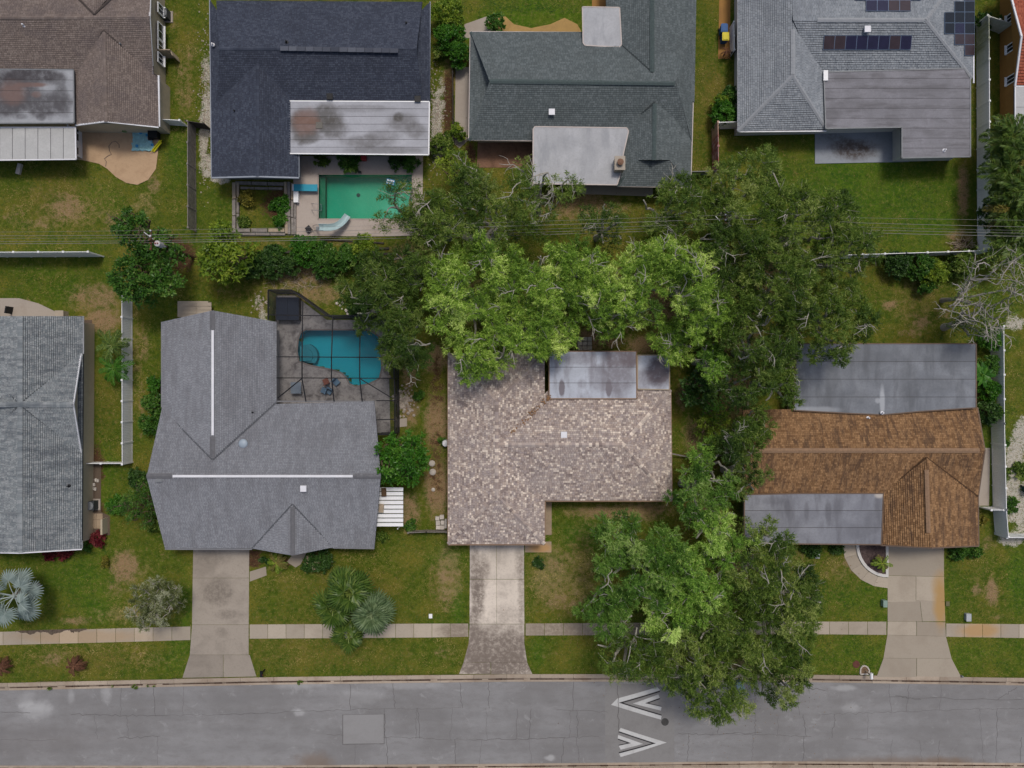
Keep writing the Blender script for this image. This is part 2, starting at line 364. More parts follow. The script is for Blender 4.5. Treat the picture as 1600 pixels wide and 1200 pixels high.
    nth = n.noise(3.4, 7, .78, None, .3); c = n.mix(n.math('MULTIPLY', n.rng(nth, .50, .66), .55), c, C(.27, .205, .085)); nth2 = n.noise(2.1, 6, .7); c = n.mix(n.math('MULTIPLY', n.rng(nth2, .52, .7), .55), c, C(.035, .055, .008))
    # fine blade-scale grain, wear of the turf
    c = n.mix(n.rng(n3, .4, .7, 0, .5), c, n.mix(1.0, c, C(.45, .5, .4), 'MULTIPLY'))
    c = n.mix(n.rng(n4, .45, .7, 0, .55), c, n.mix(1.0, c, C(.4, .42, .35), 'MULTIPLY'))
    n.bump(n.math('ADD', n3, n4), .8, .06)
    n.col(c); me.materials.append(n.m)
    return tag(link('ground', me), kind='structure'), (X, Y, px, py, ms)
G0, G1, G2 = C(0.066, 0.105, 0.009), C(0.128, 0.162, 0.015), C(0.188, 0.171, 0.025)
GL0, GL1 = C(0.047, 0.125, 0.007), C(0.095, 0.202, 0.012)
ground, GD = build_ground()

# ------------------------------------------------------------------ road, kerbs, pavement, drives
def clip(poly, nx, ny, d):             # keep nx*x+ny*y <= d
    out = []; n = len(poly)
    for i in range(n):
        p, q = poly[i - 1], poly[i]; a = nx * p[0] + ny * p[1] - d; b = nx * q[0] + ny * q[1] - d
        if a <= 0:
            if b <= 0: out.append(q)
            else: t = a / (a - b); out.append((p[0] + (q[0] - p[0]) * t, p[1] + (q[1] - p[1]) * t))
        elif b <= 0:
            t = a / (a - b); out.append((p[0] + (q[0] - p[0]) * t, p[1] + (q[1] - p[1]) * t)); out.append(q)
    return out

def shrink(poly, g):
    cx = sum(p[0] for p in poly) / len(poly); cy = sum(p[1] for p in poly) / len(poly); o = []
    for x, y in poly:
        l = math.hypot(x - cx, y - cy); f = max(0, 1 - 1.3 * g / max(l, .01)); o.append((cx + (x - cx) * f, cy + (y - cy) * f))
    return o
def pp(pts, z=0.0): return [tuple(P(x, y, z)[:2]) for x, y in pts]
rnd = random.Random(11)
ROADZ = -.12
def strip_sheet(f_top, f_bot, z, x0, x1, step, mat, name):
    mb = MB(); xs = list(np.arange(x0, x1 + 1, step))
    for a, b in zip(xs[:-1], xs[1:]):
        q = [P(a, f_top(a)), P(b, f_top(b)), P(b, f_bot(b)), P(a, f_bot(a))]
        mb.add([(p.x, p.y, z) for p in q][::-1], [(0, 1, 2, 3)])
    return mb.build(name, mat)

n = NT('asphalt', .95, .12)
f1 = n.noise(.18, 5, .6); f2 = n.noise(1.6, 6, .7, n.scaled(.5, 1.4, 1)); f3 = n.noise(34, 3, .7); f4 = n.noise(.9, 5, .65, None, .8)
c = n.mix(n.rng(f1, .35, .65), C(.235, .23, .23), C(.295, .292, .295))
c = n.mix(n.math('MULTIPLY', n.rng(f2, .42, .7), .4), c, C(.19, .18, .175))
c = n.mix(n.math('MULTIPLY', n.rng(f4, .58, .72), .45), c, C(.42, .42, .42))
c = n.mix(n.rng(f3, .38, .62, 0, .42), c, C(.11, .105, .10))
for (x, y, rx, ry, st) in [(15, 1160, 200, 30, .3), (520, 1185, 40, 22, .0)]:
    c = n.mix(n.math('MULTIPLY', n.spot(x, y, rx, ry, 0, .6, .4, .6), st), c, C(.17, .155, .15))
for (x, y, rx, ry, st) in [(55, 1110, 26, 16, .5), (40, 1095, 16, 12, .35), (165, 1085, 8, 14, .35), (110, 1090, 6, 12, .3), (466, 1114, 9, 6, .5), (860, 1185, 8, 5, .5), (1330, 1107, 14, 8, .25), (1320, 1076, 18, 5, .4), (465, 1070, 40, 8, .3), (560, 1090, 40, 12, .25), (640, 1072, 60, 6, .25)]:
    c = n.mix(n.math('MULTIPLY', n.spot(x, y, rx, ry, 0, .6, .6, 1.6), st), c, C(.50, .50, .50))
for (x, y, rx, ry, st) in [(490, 1194, 30, 18, .6), (1400, 1195, 120, 12, .6), (1290, 1196, 40, 8, .5), (1480, 1192, 40, 10, .6)]:
    c = n.mix(n.math('MULTIPLY', n.spot(x, y, rx, ry, 0, .7, .5, .9), st), c, C(.19, .135, .095))
for (yy, w_) in ((1094, 5), (1118, 5), (1144, 5), (1170, 5)):
    yv = P(0, yy).y; sp_ = n.new('ShaderNodeSeparateXYZ'); n.put(sp_.inputs[0], n.pos()); d_ = n.math('ABSOLUTE', n.math('SUBTRACT', n.math('ADD', sp_.outputs[1], n.math('MULTIPLY', n.noise(.12, 2), .8)), yv + .4)); c = n.mix(n.math('MULTIPLY', n.rng(d_, .1, .75, 1, 0), n.rng(n.noise(.5, 4), .3, .7, .08, .34)), c, C(.17, .165, .165))
n.bump(f3, .4, .01)
M['asphalt'] = n.col(c).m
road = tag(strip_sheet(lambda x: road_n(x) + 2, lambda x: road_s(x) - 2, ROADZ, -3000, 4600, 100, M['asphalt'], 'road'), kind='structure')

# cracks: tarred ribbons lying on the road
M['crack'] = m_plain('crack_filler', C(.125, .118, .115), .9, .2)
def ribbon(mb, pts, w, z):
    for a, b in zip(pts[:-1], pts[1:]):
        a = Vector(a); b = Vector(b); d = (b - a); l = d.length
        if l < 1e-5: continue
        nrm = Vector((-d.y, d.x)) / l * w / 2; d = d / l * w * .4
        q = [a - nrm - d, b - nrm + d, b + nrm + d, a + nrm - d]
        mb.add([(p.x, p.y, z) for p in q], [(0, 1, 2, 3)])
def wander(x0, y0, x1, y1, amp, k):
    o = []
    for i in range(k + 1):
        t = i / k; e = amp * min(1, 4 * t * (1 - t) + .25)
        p = P(x0 + (x1 - x0) * t + rnd.uniform(-e, e), y0 + (y1 - y0) * t + rnd.uniform(-e, e)); o.append((p.x, p.y))
    return o
mb = MB(); xs = [20]
while xs[-1] < 1600: xs.append(xs[-1] + rnd.choice([24, 38, 44, 52, 60]))
rows = [lambda x: road_n(x) + 6, lambda x: 1113 + 6 * math.sin(x / 150), lambda x: 1152 + 5 * math.sin(x / 110 + 1), lambda x: road_s(x) - 6]
for x in xs:
    for k in range(3):
        if 950 < x < 1050: continue
        if rnd.random() < (.55 if x > 500 else .3):
            xo = x + rnd.uniform(-14, 14); ribbon(mb, wander(xo, rows[k](xo), xo + rnd.uniform(-5, 5), rows[k + 1](xo), 1.6, 8), rnd.choice([.022, .03, .04]), ROADZ + .004)
for k in (1, 2):
    x = 0
    while x < 1600:
        l = rnd.uniform(40, 150)
        if rnd.random() < .62 and not (930 < x < 1050): ribbon(mb, wander(x, rows[k](x), x + l, rows[k](x + l), 1.8, int(l / 6)), rnd.choice([.022, .03, .04]), ROADZ + .0045)
        x += l
for (x0, y0, x1, y1) in [(1240, 1072, 1290, 1080), (1390, 1090, 1600, 1094), (960, 1072, 968, 1140), (1400, 1088, 1440, 1094), (1590, 1075, 1560, 1094), (1190, 1145, 1110, 1150), (1060, 1147, 1115, 1148)]:
    ribbon(mb, wander(x0, y0, x1, y1, 2, 10), .035, ROADZ + .005)
mb.build('crack', M['crack'], road)['kind'] = 'stuff'
# square trench patch and the patch frame
M['patch'] = m_conc('asphalt_patch', C(.285, .28, .278), C(.22, .21, .205), amt=.4)
mb = MB(); mb.prism(pp([(536, 1118), (599, 1117), (599, 1162), (536, 1163)]), ROADZ - .05, ROADZ + .008); mb.build('road_patch', M['patch'], road)
mb = MB(); pts = pp([(535, 1118), (600, 1117), (600, 1163), (535, 1164), (535, 1118)]); ribbon(mb, pts, .05, ROADZ + .006); mb.build('patch_joint', M['crack'], road)
# speed hump with chevrons
def hump_z(x):
    px = x * S + 800; t = (px - 1000) / 55
    return ROADZ + (.075 * math.cos(t * math.pi / 2) ** 2 if abs(t) < 1 else 0)
M['hump'] = m_conc('hump_asphalt', C(.245, .238, .232), C(.17, .16, .155), amt=.5)
mb = MB()
for i in range(24):
    a = 946 + i * 4.5; b = a + 4.5
    q = [P(a, 1070), P(b, 1070), P(b, 1190), P(a, 1190)]
    mb.add([(p.x, p.y, hump_z(p.x) + .003) for p in q][::-1], [(0, 1, 2, 3)])
hump = mb.build('speed_hump', M['hump'], loc=P(1000, 1130, ROADZ)); tag(hump, 'low asphalt speed hump crossing the road, marked with pale chevrons', 'speed hump')
M['paint'] = m_conc('worn_road_paint', C(.56, .56, .55), C(.40, .39, .38), amt=.55, sc_=.8)
M['paint_black'] = m_plain('black_contrast_paint', C(.035, .033, .035), .9, .2)
def mark(poly, name, mat, dz):
    poly = pp(poly); mb = MB(); x0 = min(p[0] for p in poly); x1 = max(p[0] for p in poly); k = max(1, int((x1 - x0) / .3)); st = (x1 - x0) / k
    for i in range(k):
        q = clip(clip(poly, -1, 0, -(x0 + i * st)), 1, 0, x0 + (i + 1) * st)
        if len(q) > 2: mb.add([(p[0], p[1], hump_z(p[0]) + dz) for p in q], [tuple(range(len(q)))])
    # faces up
    for i, f in enumerate(mb.f):
        a, b, c_ = (Vector(mb.v[j]) for j in f[:3])
        if (b - a).cross(c_ - a).z < 0: mb.f[i] = f[::-1]
    return mb.build(name, mat, hump)
for poly in ([(955, 1102), (965, 1092), (1027, 1074), (1032, 1079), (967, 1098.5)], [(955, 1102), (967, 1098.5), (1034, 1119), (1033, 1125)],
             [(989, 1099.5), (1029, 1085.5), (1031, 1091), (1008, 1099)], [(989, 1099.5), (1008, 1099), (1034, 1105), (1033, 1111)],
             [(970, 1138), (1042, 1161), (1025, 1162), (967, 1143)], [(1042, 1161), (970, 1183.5), (967.5, 1178), (1025, 1162)],
             [(966, 1149), (1005, 1162.5), (986, 1161.5), (965.5, 1154.5)], [(1005, 1162.5), (970, 1172), (967, 1166), (986, 1161.5)]):
    mark(poly, 'chevron_stripe', M['paint'], .009)
for poly in ([(967, 1098.7), (1032, 1079.5), (1031, 1081.8), (972, 1099.2)], [(967, 1098.7), (972, 1098), (1034, 1117), (1034, 1119)],
             [(1008, 1099), (1031, 1091), (1031.5, 1093), (1012, 1099.5)], [(1008, 1099), (1012, 1098.6), (1034, 1104), (1034, 1106)],
             [(967, 1143), (1025, 1162), (1019, 1162), (967, 1145)], [(1025, 1162), (967.5, 1178), (967, 1176), (1019, 1161.8)],
             [(965.5, 1154.5), (986, 1161.5), (981, 1161.7), (966, 1156.5)], [(986, 1161.5), (967, 1166.5), (967, 1164.5), (981, 1161.3)]):
    mark(poly, 'chevron_shadow_line', M['paint_black'], .007)  # black painted outline along each stripe's inner edge
mb = MB(); ribbon(mb, wander(965, 1072, 967, 1146, 1.2, 14), .045, ROADZ + .05); mb.build('hump_joint', M['crack'], hump)
mb = MB(); c0 = P(1039, 1128, ROADZ + .025); mb.lathe(c0, [(.37, -.05), (.37, .012), (.31, .016), (.30, .010), (.02, .012)], 24)
for k in range(-2, 3): mb.box((c0.x + k * .1, c0.y, c0.z + .016), (.03, .42 - abs(k) * .06, .01))
M['iron'] = m_plain('cast_iron', C(.07, .068, .065), .7, .25, 6)
tag(mb.build('manhole_cover', M['iron'], loc=c0), 'round dark iron manhole cover beside the chevron speed hump', 'manhole cover')

M['kerb'] = m_conc('kerb_concrete', C(.40, .33, .26), C(.24, .17, .12), amt=.6)
def kerb(name, f, sign, lo, hi):
    k = tag(empty(name, P(800, f(800))), kind='structure'); x = lo
    while x < hi:
        b = x + 52; g = .012
        p0 = P(x, f(x)); p1 = P(b, f(b)); d = (p1 - p0); L = d.length; rz = math.atan2(d.y, d.x); mb = MB()
        # profile across: top (towards the lawn), face, gutter pan
        prof = [(.42, -.3), (.42, .03), (.06, .03), (0, -.07), (-.03, -.095), (-.36, -.105), (-.36, -.3)]
        if sign < 0: prof = [(-a, z) for a, z in prof]
        q = [(t, a, z) for t in (g, L - g) for a, z in prof]; m = len(prof)
        fs = [(i, (i + 1) % m, m + (i + 1) % m, m + i) for i in range(m)] + [tuple(range(m - 1, -1, -1)), tuple(range(m, 2 * m))]
        if sign > 0: fs = [t[::-1] for t in fs]
        mb.add(q, fs, rnd.random())
        link('kerb_segment', mb.mesh('kerb_segment', M['kerb']), k, p0 - k.location, (0, 0, rz)); x = b
kerb('kerb', road_n, 1, -300, 1900); kerb('kerb', road_s, -1, -300, 1900)

mb = MB(); M['gutter_dirt'] = m_plain('gutter_silt', C(.085, .05, .035), .95, .4, 3)
for f_, sg in ((road_n, 1), (road_s, -1)):
    x = -150
    while x < 1750:
        l = rnd.uniform(5, 16)
        if rnd.random() < .93: ribbon(mb, [tuple(P(x, f_(x) + sg * 1.6, 0)[:2]), tuple(P(x + l, f_(x + l) + sg * 1.6, 0)[:2])], rnd.uniform(.06, .14), -.088)
        x += l
tag(mb.build('gutter_silt', M['gutter_dirt']), kind='stuff')
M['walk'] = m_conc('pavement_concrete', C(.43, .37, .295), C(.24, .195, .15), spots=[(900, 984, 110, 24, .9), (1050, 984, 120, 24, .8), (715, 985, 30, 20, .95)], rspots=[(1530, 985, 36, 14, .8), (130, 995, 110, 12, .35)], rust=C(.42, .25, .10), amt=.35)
M['drive_b'] = m_conc('grey_drive_concrete', C(.35, .305, .255), C(.17, .145, .12), spots=[(340, 925, 26, 22, .8), (355, 960, 20, 8, .6), (330, 870, 30, 14, .5), (347, 988, 10, 8, .5)], amt=.45)
M['drive_a'] = m_conc('stained_drive_concrete', C(.74, .655, .56), C(.19, .155, .13), spots=[(748, 930, 10, 50, .95), (756, 890, 10, 26, .75), (738, 975, 9, 30, .8), (815, 930, 6, 60, .6), (745, 1010, 30, 30, .75), (800, 1010, 26, 26, .6), (790, 958, 24, 14, .35), (775, 850, 40, 6, .5), (760, 1045, 50, 14, .7), (780, 1018, 75, 44, .95), (780, 1040, 75, 25, .9), (741, 900, 8, 60, .8), (812, 880, 8, 30, .5)], amt=.4)  # lot brightness and dimmer apron put into the colour; other spots are stains
M['drive_h'] = m_conc('buff_drive_concrete', C(.40, .345, .275), C(.27, .22, .17), rspots=[(1470, 940, 12, 44, .95), (1462, 915, 8, 20, .4)], rust=C(.40, .25, .10), amt=.4)
M['edge_strip'] = m_conc('porch_concrete', C(.38, .29, .20), C(.22, .16, .11), rspots=[(845, 856, 20, 8, .7)], rust=C(.48, .27, .10))
M['block'] = m_conc('paver_block', C(.56, .51, .45), C(.36, .31, .26), amt=.5); M['shell'] = m_conc('shell_bits', C(.44, .38, .32), C(.24, .19, .15), amt=.8, sc_=2)

def slabs(root, polys, mat, z=.03, g=.018, name='slab', tmax=1.0):
    for pl in polys:
        pl = [p for p in shrink(pp(pl), g)]; cx = sum(p[0] for p in pl) / len(pl); cy = sum(p[1] for p in pl) / len(pl)
        mb = MB(); mb.prism(pl, z - .15, z + rnd.uniform(-.004, .004), rnd.random() * tmax)
        o = mb.build(name, mat, None, (cx, cy, z)); o.parent = root; o.location = Vector((cx, cy, z)) - wl(root)
wN = lambda x: np.interp(x, [0, 200, 300, 390, 685, 820, 1270, 1385, 1480, 1600], [987, 981, 978.5, 975.5, 974, 974, 971, 971, 974, 975])
wS = lambda x: np.interp(x, [0, 200, 300, 390, 685, 820, 1270, 1385, 1480, 1600], [1008, 1003, 1000, 998, 996, 993, 991, 992, 995, 997])
walk = tag(empty('sidewalk', P(800, 985)), kind='structure')
sp = []
for x0, x1 in ((-200, 298), (390, 732), (821, 1385), (1478, 1820)):
    k = max(1, round((x1 - x0) / 29)); st = (x1 - x0) / k
    for i in range(k):
        a, b = x0 + i * st, x0 + (i + 1) * st; sp.append([(a, wN(a)), (b, wN(b)), (b, wS(b)), (a, wS(a))])
slabs(walk, sp, M['walk'])
drv = tag(empty('driveway', P(345, 960)), kind='structure')
slabs(drv, [[(302, 850), (390, 850), (389.5, 903), (301, 903)], [(301, 903), (389.5, 903), (389, 976), (300, 976)], [(300, 976), (389, 976), (389, 1023), (296.5, 1023)],
            [(296.5, 1023), (349, 1023), (349, 1058), (285, 1059)], [(349, 1023), (390.5, 1023), (401, 1057), (349, 1058)]], M['drive_b'])
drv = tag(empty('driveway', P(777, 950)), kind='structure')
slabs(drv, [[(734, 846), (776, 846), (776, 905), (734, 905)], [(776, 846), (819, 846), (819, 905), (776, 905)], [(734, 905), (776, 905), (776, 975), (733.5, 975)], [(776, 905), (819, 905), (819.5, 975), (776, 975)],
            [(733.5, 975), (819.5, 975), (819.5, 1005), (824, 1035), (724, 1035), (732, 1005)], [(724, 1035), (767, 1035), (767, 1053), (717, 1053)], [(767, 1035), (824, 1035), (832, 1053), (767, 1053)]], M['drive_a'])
drv = tag(empty('driveway', P(1430, 950)), kind='structure')
slabs(drv, [[(1386.5, 846), (1475, 846), (1475, 901), (1386.5, 899)], [(1386.5, 899), (1431, 900), (1431, 940), (1386.5, 941)], [(1431, 900), (1475, 901), (1476, 940), (1431, 940)],
            [(1386.5, 941), (1437, 937), (1441, 971), (1386.5, 971)], [(1437, 937), (1476, 940), (1477, 971), (1441, 971)], [(1386.5, 971), (1432, 971), (1432, 993), (1386, 992)], [(1432, 971), (1477, 972), (1478, 994), (1432, 993)],
            [(1386, 992), (1478, 994), (1487, 1029), (1380, 1028)], [(1380, 1028), (1432, 1028.5), (1432, 1058), (1369, 1058)], [(1432, 1028.5), (1487, 1029), (1502, 1058), (1432, 1058)]], M['drive_h'])
# porch strip round the tan house entrance
pth = tag(empty('path', P(850, 840)), kind='structure')
slabs(pth, [[(849, 784), (862, 784), (862, 836), (849, 836)], [(820, 846), (862, 846), (862, 863), (820, 863)]], M['edge_strip'], z=.05)
# curved walk and kerbed bed before the brown house
M['bed_edge'] = m_conc('white_bed_kerb', C(.62, .60, .57), C(.45, .42, .38), amt=.3)
def arc(cx, cy, rx, ry, a0, a1, k): return [(cx + rx * math.cos(R(a0 + (a1 - a0) * i / k)), cy + ry * math.sin(R(a0 + (a1 - a0) * i / k))) for i in range(k + 1)]
pth = tag(empty('path', P(1330, 880)), kind='structure')
o = arc(1387, 850, 71, 69, 180, 90, 5); i_ = arc(1387, 850, 51, 53, 180, 90, 5)
slabs(pth, [[o[k], o[k + 1], i_[k + 1], i_[k]] for k in range(5)], M['drive_h'], z=.035, g=.008)
M['lava'] = m_conc('purple_brown_stone_mulch', C(.12, .085, .08), C(.045, .03, .03), amt=.9, sc_=3)
bed = empty('planting_bed', P(1365, 875), 'quarter round bed of dark stones with a white kerb beside the buff drive', 'planting bed')
mb = MB(); i2 = arc(1386, 850, 45, 47, 180, 90, 10); mb.prism(pp(i2 + [(1384, 850)]), -.05, .09); mb.build('stone_fill', M['lava'], bed)
o2 = arc(1386, 850, 49.5, 51.5, 180, 90, 10); mb = MB(); mb.prism(pp(o2 + i2[::-1]), -.05, .17); mb.prism(pp([(1383, 850), (1387, 850), (1387, 901), (1383, 897)]), -.05, .165); mb.build('bed_kerb', M['bed_edge'], bed)
mb = MB(); r2 = np.random.default_rng(3)
while len(mb.f) < 6 * 420:
    x, y = r2.uniform(1342, 1384), r2.uniform(851, 896)
    if (x - 1386) ** 2 / 45 ** 2 + (y - 850) ** 2 / 47 ** 2 < .96:
        p = P(x, y); s_ = r2.uniform(.05, .11); mb.box((p.x, p.y, .1), (s_, s_ * r2.uniform(.6, 1), s_ * .6), r2.uniform(0, 3), r2.random())
mb.build('stone', M['lava'], bed)['kind'] = 'stuff'
# south path of the grey house
pth = tag(empty('path', P(430, 885)), kind='structure')
slabs(pth, [[(390, 893), (416, 885), (417, 899), (390, 909)], [(448, 878), (460, 862), (480, 862), (470, 882), (462, 887)]], M['drive_h'], z=.03)
# concrete and stone yards
M['deck'] = m_conc('pool_deck_concrete', C(.46, .395, .345), C(.27, .21, .175), spots=[(480, 262, 16, 12, .5), (620, 355, 50, 12, .5)], amt=.4)
M['deck_b'] = m_conc('mottled_stone_deck', C(.36, .34, .33), C(.10, .09, .09), amt=.85, sc_=1.2)
M['agg'] = m_conc('tan_aggregate', C(.50, .345, .215), C(.33, .21, .125), amt=.5, sc_=.8)
M['patio_blue'] = m_conc('painted_patio', C(.30, .325, .36), C(.085, .07, .065), spots=[(1335, 235, 36, 16, 1.0), (1320, 226, 22, 12, .7), (1300, 213, 20, 6, .4)], amt=.3)
M['side_walk'] = m_conc('pale_side_walk', C(.40, .35, .30), C(.27, .22, .18), amt=.35)
M['brick_patio'] = m_conc('rust_patio', C(.25, .14, .09), C(.11, .06, .04), amt=.7, sc_=1)
M['tan_strip'] = m_conc('wet_tan_strip', C(.13, .095, .07), C(.08, .06, .045), amt=.5)
M['ochre'] = m_conc('ochre_strip', C(.36, .19, .06), C(.22, .12, .05), amt=.5)
def sheet_poly(name, poly, z, mat, hole=None, th=.2):
    mb = MB(); a = [Vector((p[0], p[1], 0)) for p in pp(poly)]
    if hole is None: mb.prism(pp(poly), z - th, z)
    else:
        h = [Vector((p[0], p[1], 0)) for p in pp(hole)]; al = a + h
        for t in tessellate_polygon([a, h]):
            q = [al[i] for i in t]
            if (q[1] - q[0]).cross(q[2] - q[0]).z < 0: q = q[::-1]
            mb.add([(v.x, v.y, z) for v in q], [(0, 1, 2)])
        for ring in (a, h):
            for i in range(len(ring)):
                p, q = ring[i - 1], ring[i]; mb.add([(p.x, p.y, z), (q.x, q.y, z), (q.x, q.y, z - th), (p.x, p.y, z - th)], [(0, 1, 2, 3)])
    return tag(mb.build(name, mat), kind='structure')
sheet_poly('patio', [(118, 196), (250, 196), (247, 240), (244, 264), (232, 281), (215, 289), (198, 286), (182, 277), (168, 264), (155, 256), (128, 250), (118, 250)], .06, M['agg'])
sheet_poly('patio', [(1273, 195), (1420, 195), (1420, 253), (1273, 256)], .08, M['patio_blue'])
sheet_poly('patio', [(0, 466), (30, 466), (60, 474), (85, 486), (100, 500), (0, 500)], .03, M['side_walk'])
sheet_poly('path', [(712, 105), (736, 105), (736, 215), (718, 232), (710, 225)], .03, M['side_walk'])
sheet_poly('path', [(726, 38), (760, 26), (770, 50), (736, 58), (722, 64)], .03, M['side_walk'])
sheet_poly('path', [(729, 346), (756, 356), (752, 366), (742, 384), (722, 372)], .03, M['side_walk'])
sheet_poly('path', [(762, 366), (770, 372), (769, 386), (757, 384)], .03, M['side_walk'])
sheet_poly('patio', [(747, 214), (835, 214), (835, 262), (745, 262)], .04, M['brick_patio'])
sheet_poly('path', [(880, 284), (1020, 284), (1020, 307), (905, 303), (880, 290)], .03, M['side_walk'])
sheet_poly('path', [(130, 500), (144, 500), (143, 718), (131, 718)], .03, M['tan_strip'])
sheet_poly('path', [(131, 724), (158, 724), (158, 800), (172, 806), (172, 836), (131, 836)], .028, M['tan_strip'])
sheet_poly('path', [(1124, -20), (1141, -20), (1141, 92), (1122, 92)], .03, M['ochre'])
sheet_poly('path', [(1530, 700), (1547, 700), (1545, 790), (1526, 790)], .03, M['side_walk'])
sheet_poly('path', [(925, -20), (952, -20), (952, 14), (925, 14)], .03, M['ochre'])
M['gold_sand'] = m_conc('golden_gravel', C(.42, .27, .10), C(.30, .19, .08), amt=.6, sc_=1.2)
sheet_poly('gravel_bed', [(768, 26), (778, 24), (790, 26), (803, 38), (830, 44), (860, 38), (882, 28), (902, 38), (912, 56), (736, 56), (737, 50), (760, 40)], .025, M['gold_sand'])

# ------------------------------------------------------------------ pools
def m_water(name, tintc):
    m = bpy.data.materials.new(name); m.use_nodes = True; t = m.node_tree; nn = t.nodes
    for x in list(nn):
        if x.type == 'BSDF_PRINCIPLED': nn.remove(x)
    tr = nn.new('ShaderNodeBsdfTransparent'); tr.inputs[0].default_value = tintc
    gl = nn.new('ShaderNodeBsdfGlossy'); gl.inputs['Roughness'].default_value = .06
    fr = nn.new('ShaderNodeFresnel'); fr.inputs[0].default_value = 1.33
    no = nn.new('ShaderNodeTexNoise'); no.inputs['Scale'].default_value = 3.0; no.inputs['Detail'].default_value = 3
    ge = nn.new('ShaderNodeNewGeometry'); t.links.new(ge.outputs['Position'], no.inputs['Vector'])
    bu = nn.new('ShaderNodeBump'); bu.inputs['Strength'].default_value = .5; bu.inputs['Distance'].default_value = .06; t.links.new(no.outputs['Fac'], bu.inputs['Height'])
    t.links.new(bu.outputs[0], gl.inputs['Normal']); t.links.new(bu.outputs[0], fr.inputs['Normal'])
    mx = nn.new('ShaderNodeMixShader'); t.links.new(fr.outputs[0], mx.inputs[0]); t.links.new(tr.outputs[0], mx.inputs[1]); t.links.new(gl.outputs[0], mx.inputs[2])
    t.links.new(mx.outputs[0], nn['Material Output'].inputs[0]); return m
def pool(poly, deck_poly, deckmat, zdeck, label, shellcol, shelldark, watercol, deep, coping):
    sheet_poly('pool_deck', deck_poly, zdeck, deckmat, poly)
    r = empty('swimming_pool', P(sum(p[0] for p in poly) / len(poly), sum(p[1] for p in poly) / len(poly), 0), label, 'pool')
    w = pp(poly); mb = MB(); dw = -1.3
    for i in range(len(w)):
        a, b = w[i - 1], w[i]; mb.add([(a[0], a[1], dw), (b[0], b[1], dw), (b[0], b[1], zdeck - .01), (a[0], a[1], zdeck - .01)], [(0, 1, 2, 3)])
    mb.add([(x, y, dw) for x, y in w], [tuple(range(len(w)))])
    nm = NT('pool_shell_' + label[:5], .6, .3)
    cc = nm.mix(nm.rng(nm.noise(.35, 4, .6), .3, .7), shellcol, shelldark)
    for (x, y, rx, ry, st, cl) in deep: cc = nm.mix(nm.math('MULTIPLY', nm.spot(x, y, rx, ry, -1, .8, .3, .5), st), cc, cl)
    mb.build('basin', nm.col(cc).m, r)
    mb = MB(); mb.add([(x, y, zdeck - .13) for x, y in w], [tuple(range(len(w)))])
    if sum(w[i - 1][0] * w[i][1] - w[i][0] * w[i - 1][1] for i in range(len(w))) < 0: mb.f[0] = mb.f[0][::-1]
    mb.build('water', m_water('pool_water_' + label[:5], watercol), r)
    mb = MB()
    for i in range(len(w)):
        a = Vector((w[i - 1][0], w[i - 1][1], zdeck)); b = Vector((w[i][0], w[i][1], zdeck)); mb.bar(a, b, .16, .03)
    mb.build('coping', coping, r)
    mb = MB()
    for i in range(len(w)): a = Vector((w[i - 1][0], w[i - 1][1], zdeck - .12)); b = Vector((w[i][0], w[i][1], zdeck - .12)); mb.bar(a, b, .05, .2)
    mb.build('tile_band', m_plain('tile_band_' + label[:5], C(shelldark[0] * .6, shelldark[1] * .5, shelldark[2] * .5), .3, .2, 8), r)
    return r
M['cop'] = m_conc('coping_stone', C(.40, .34, .30), C(.25, .2, .18)); M['cop_b'] = m_conc('dark_coping', C(.22, .20, .19), C(.12, .11, .1))
pe = pool(POOL_E, [(458, 244), (661, 244), (660, 369), (460, 369), (459, 300)], M['deck'], .06, 'rectangular pool of green water with a blue diving board at its end', C(.012, .33, .205), C(.009, .26, .155), (.65, .97, .92, 1),
     [(590, 300, 60, 60, .55, C(.16, .38, .25)), (520, 300, 30, 60, .4, C(.008, .20, .125)), (625, 330, 30, 20, .6, C(.24, .50, .38))], M['cop'])
mb = MB(); mb.prism(pp([(498, 273), (506, 273), (506, 342), (498, 342)]), -1.25, -.55); pe_step = m_plain('green_bench', C(.03, .16, .09), .7, .2); mb.build('bench_step', pe_step, pe)
mb = MB(); q = P(560, 305, -1.28); mb.lathe(q, [(.2, 0), (.2, .03), (.02, .04)], 12); mb.build('drain', M['iron'], pe)
pb = pool(POOL_B, [(432, 462), (461, 462), (511, 500), (606, 500), (610, 676), (586, 676), (586, 640), (425, 640)], M['deck_b'], .05, 'angular teal pool with rounded corner steps inside a dark screen enclosure', C(.008, .42, .50), C(.007, .37, .45), (.68, .93, .97, 1),
     [(560, 540, 40, 30, .3, C(.005, .30, .38))], M['cop_b'])
M['pool_step'] = m_plain('pool_steps', C(.05, .27, .32), .6, .1)
for k, rr in enumerate((20, 13)):
    a = arc(474, 556, rr, rr * 1.0, -70, 35, 8); mb = MB(); mb.prism(pp([(467, 540)] + a + [(468, 564)], 0), -1.25, -.45 + .16 * k); mb.build('step', M['pool_step'], pb)

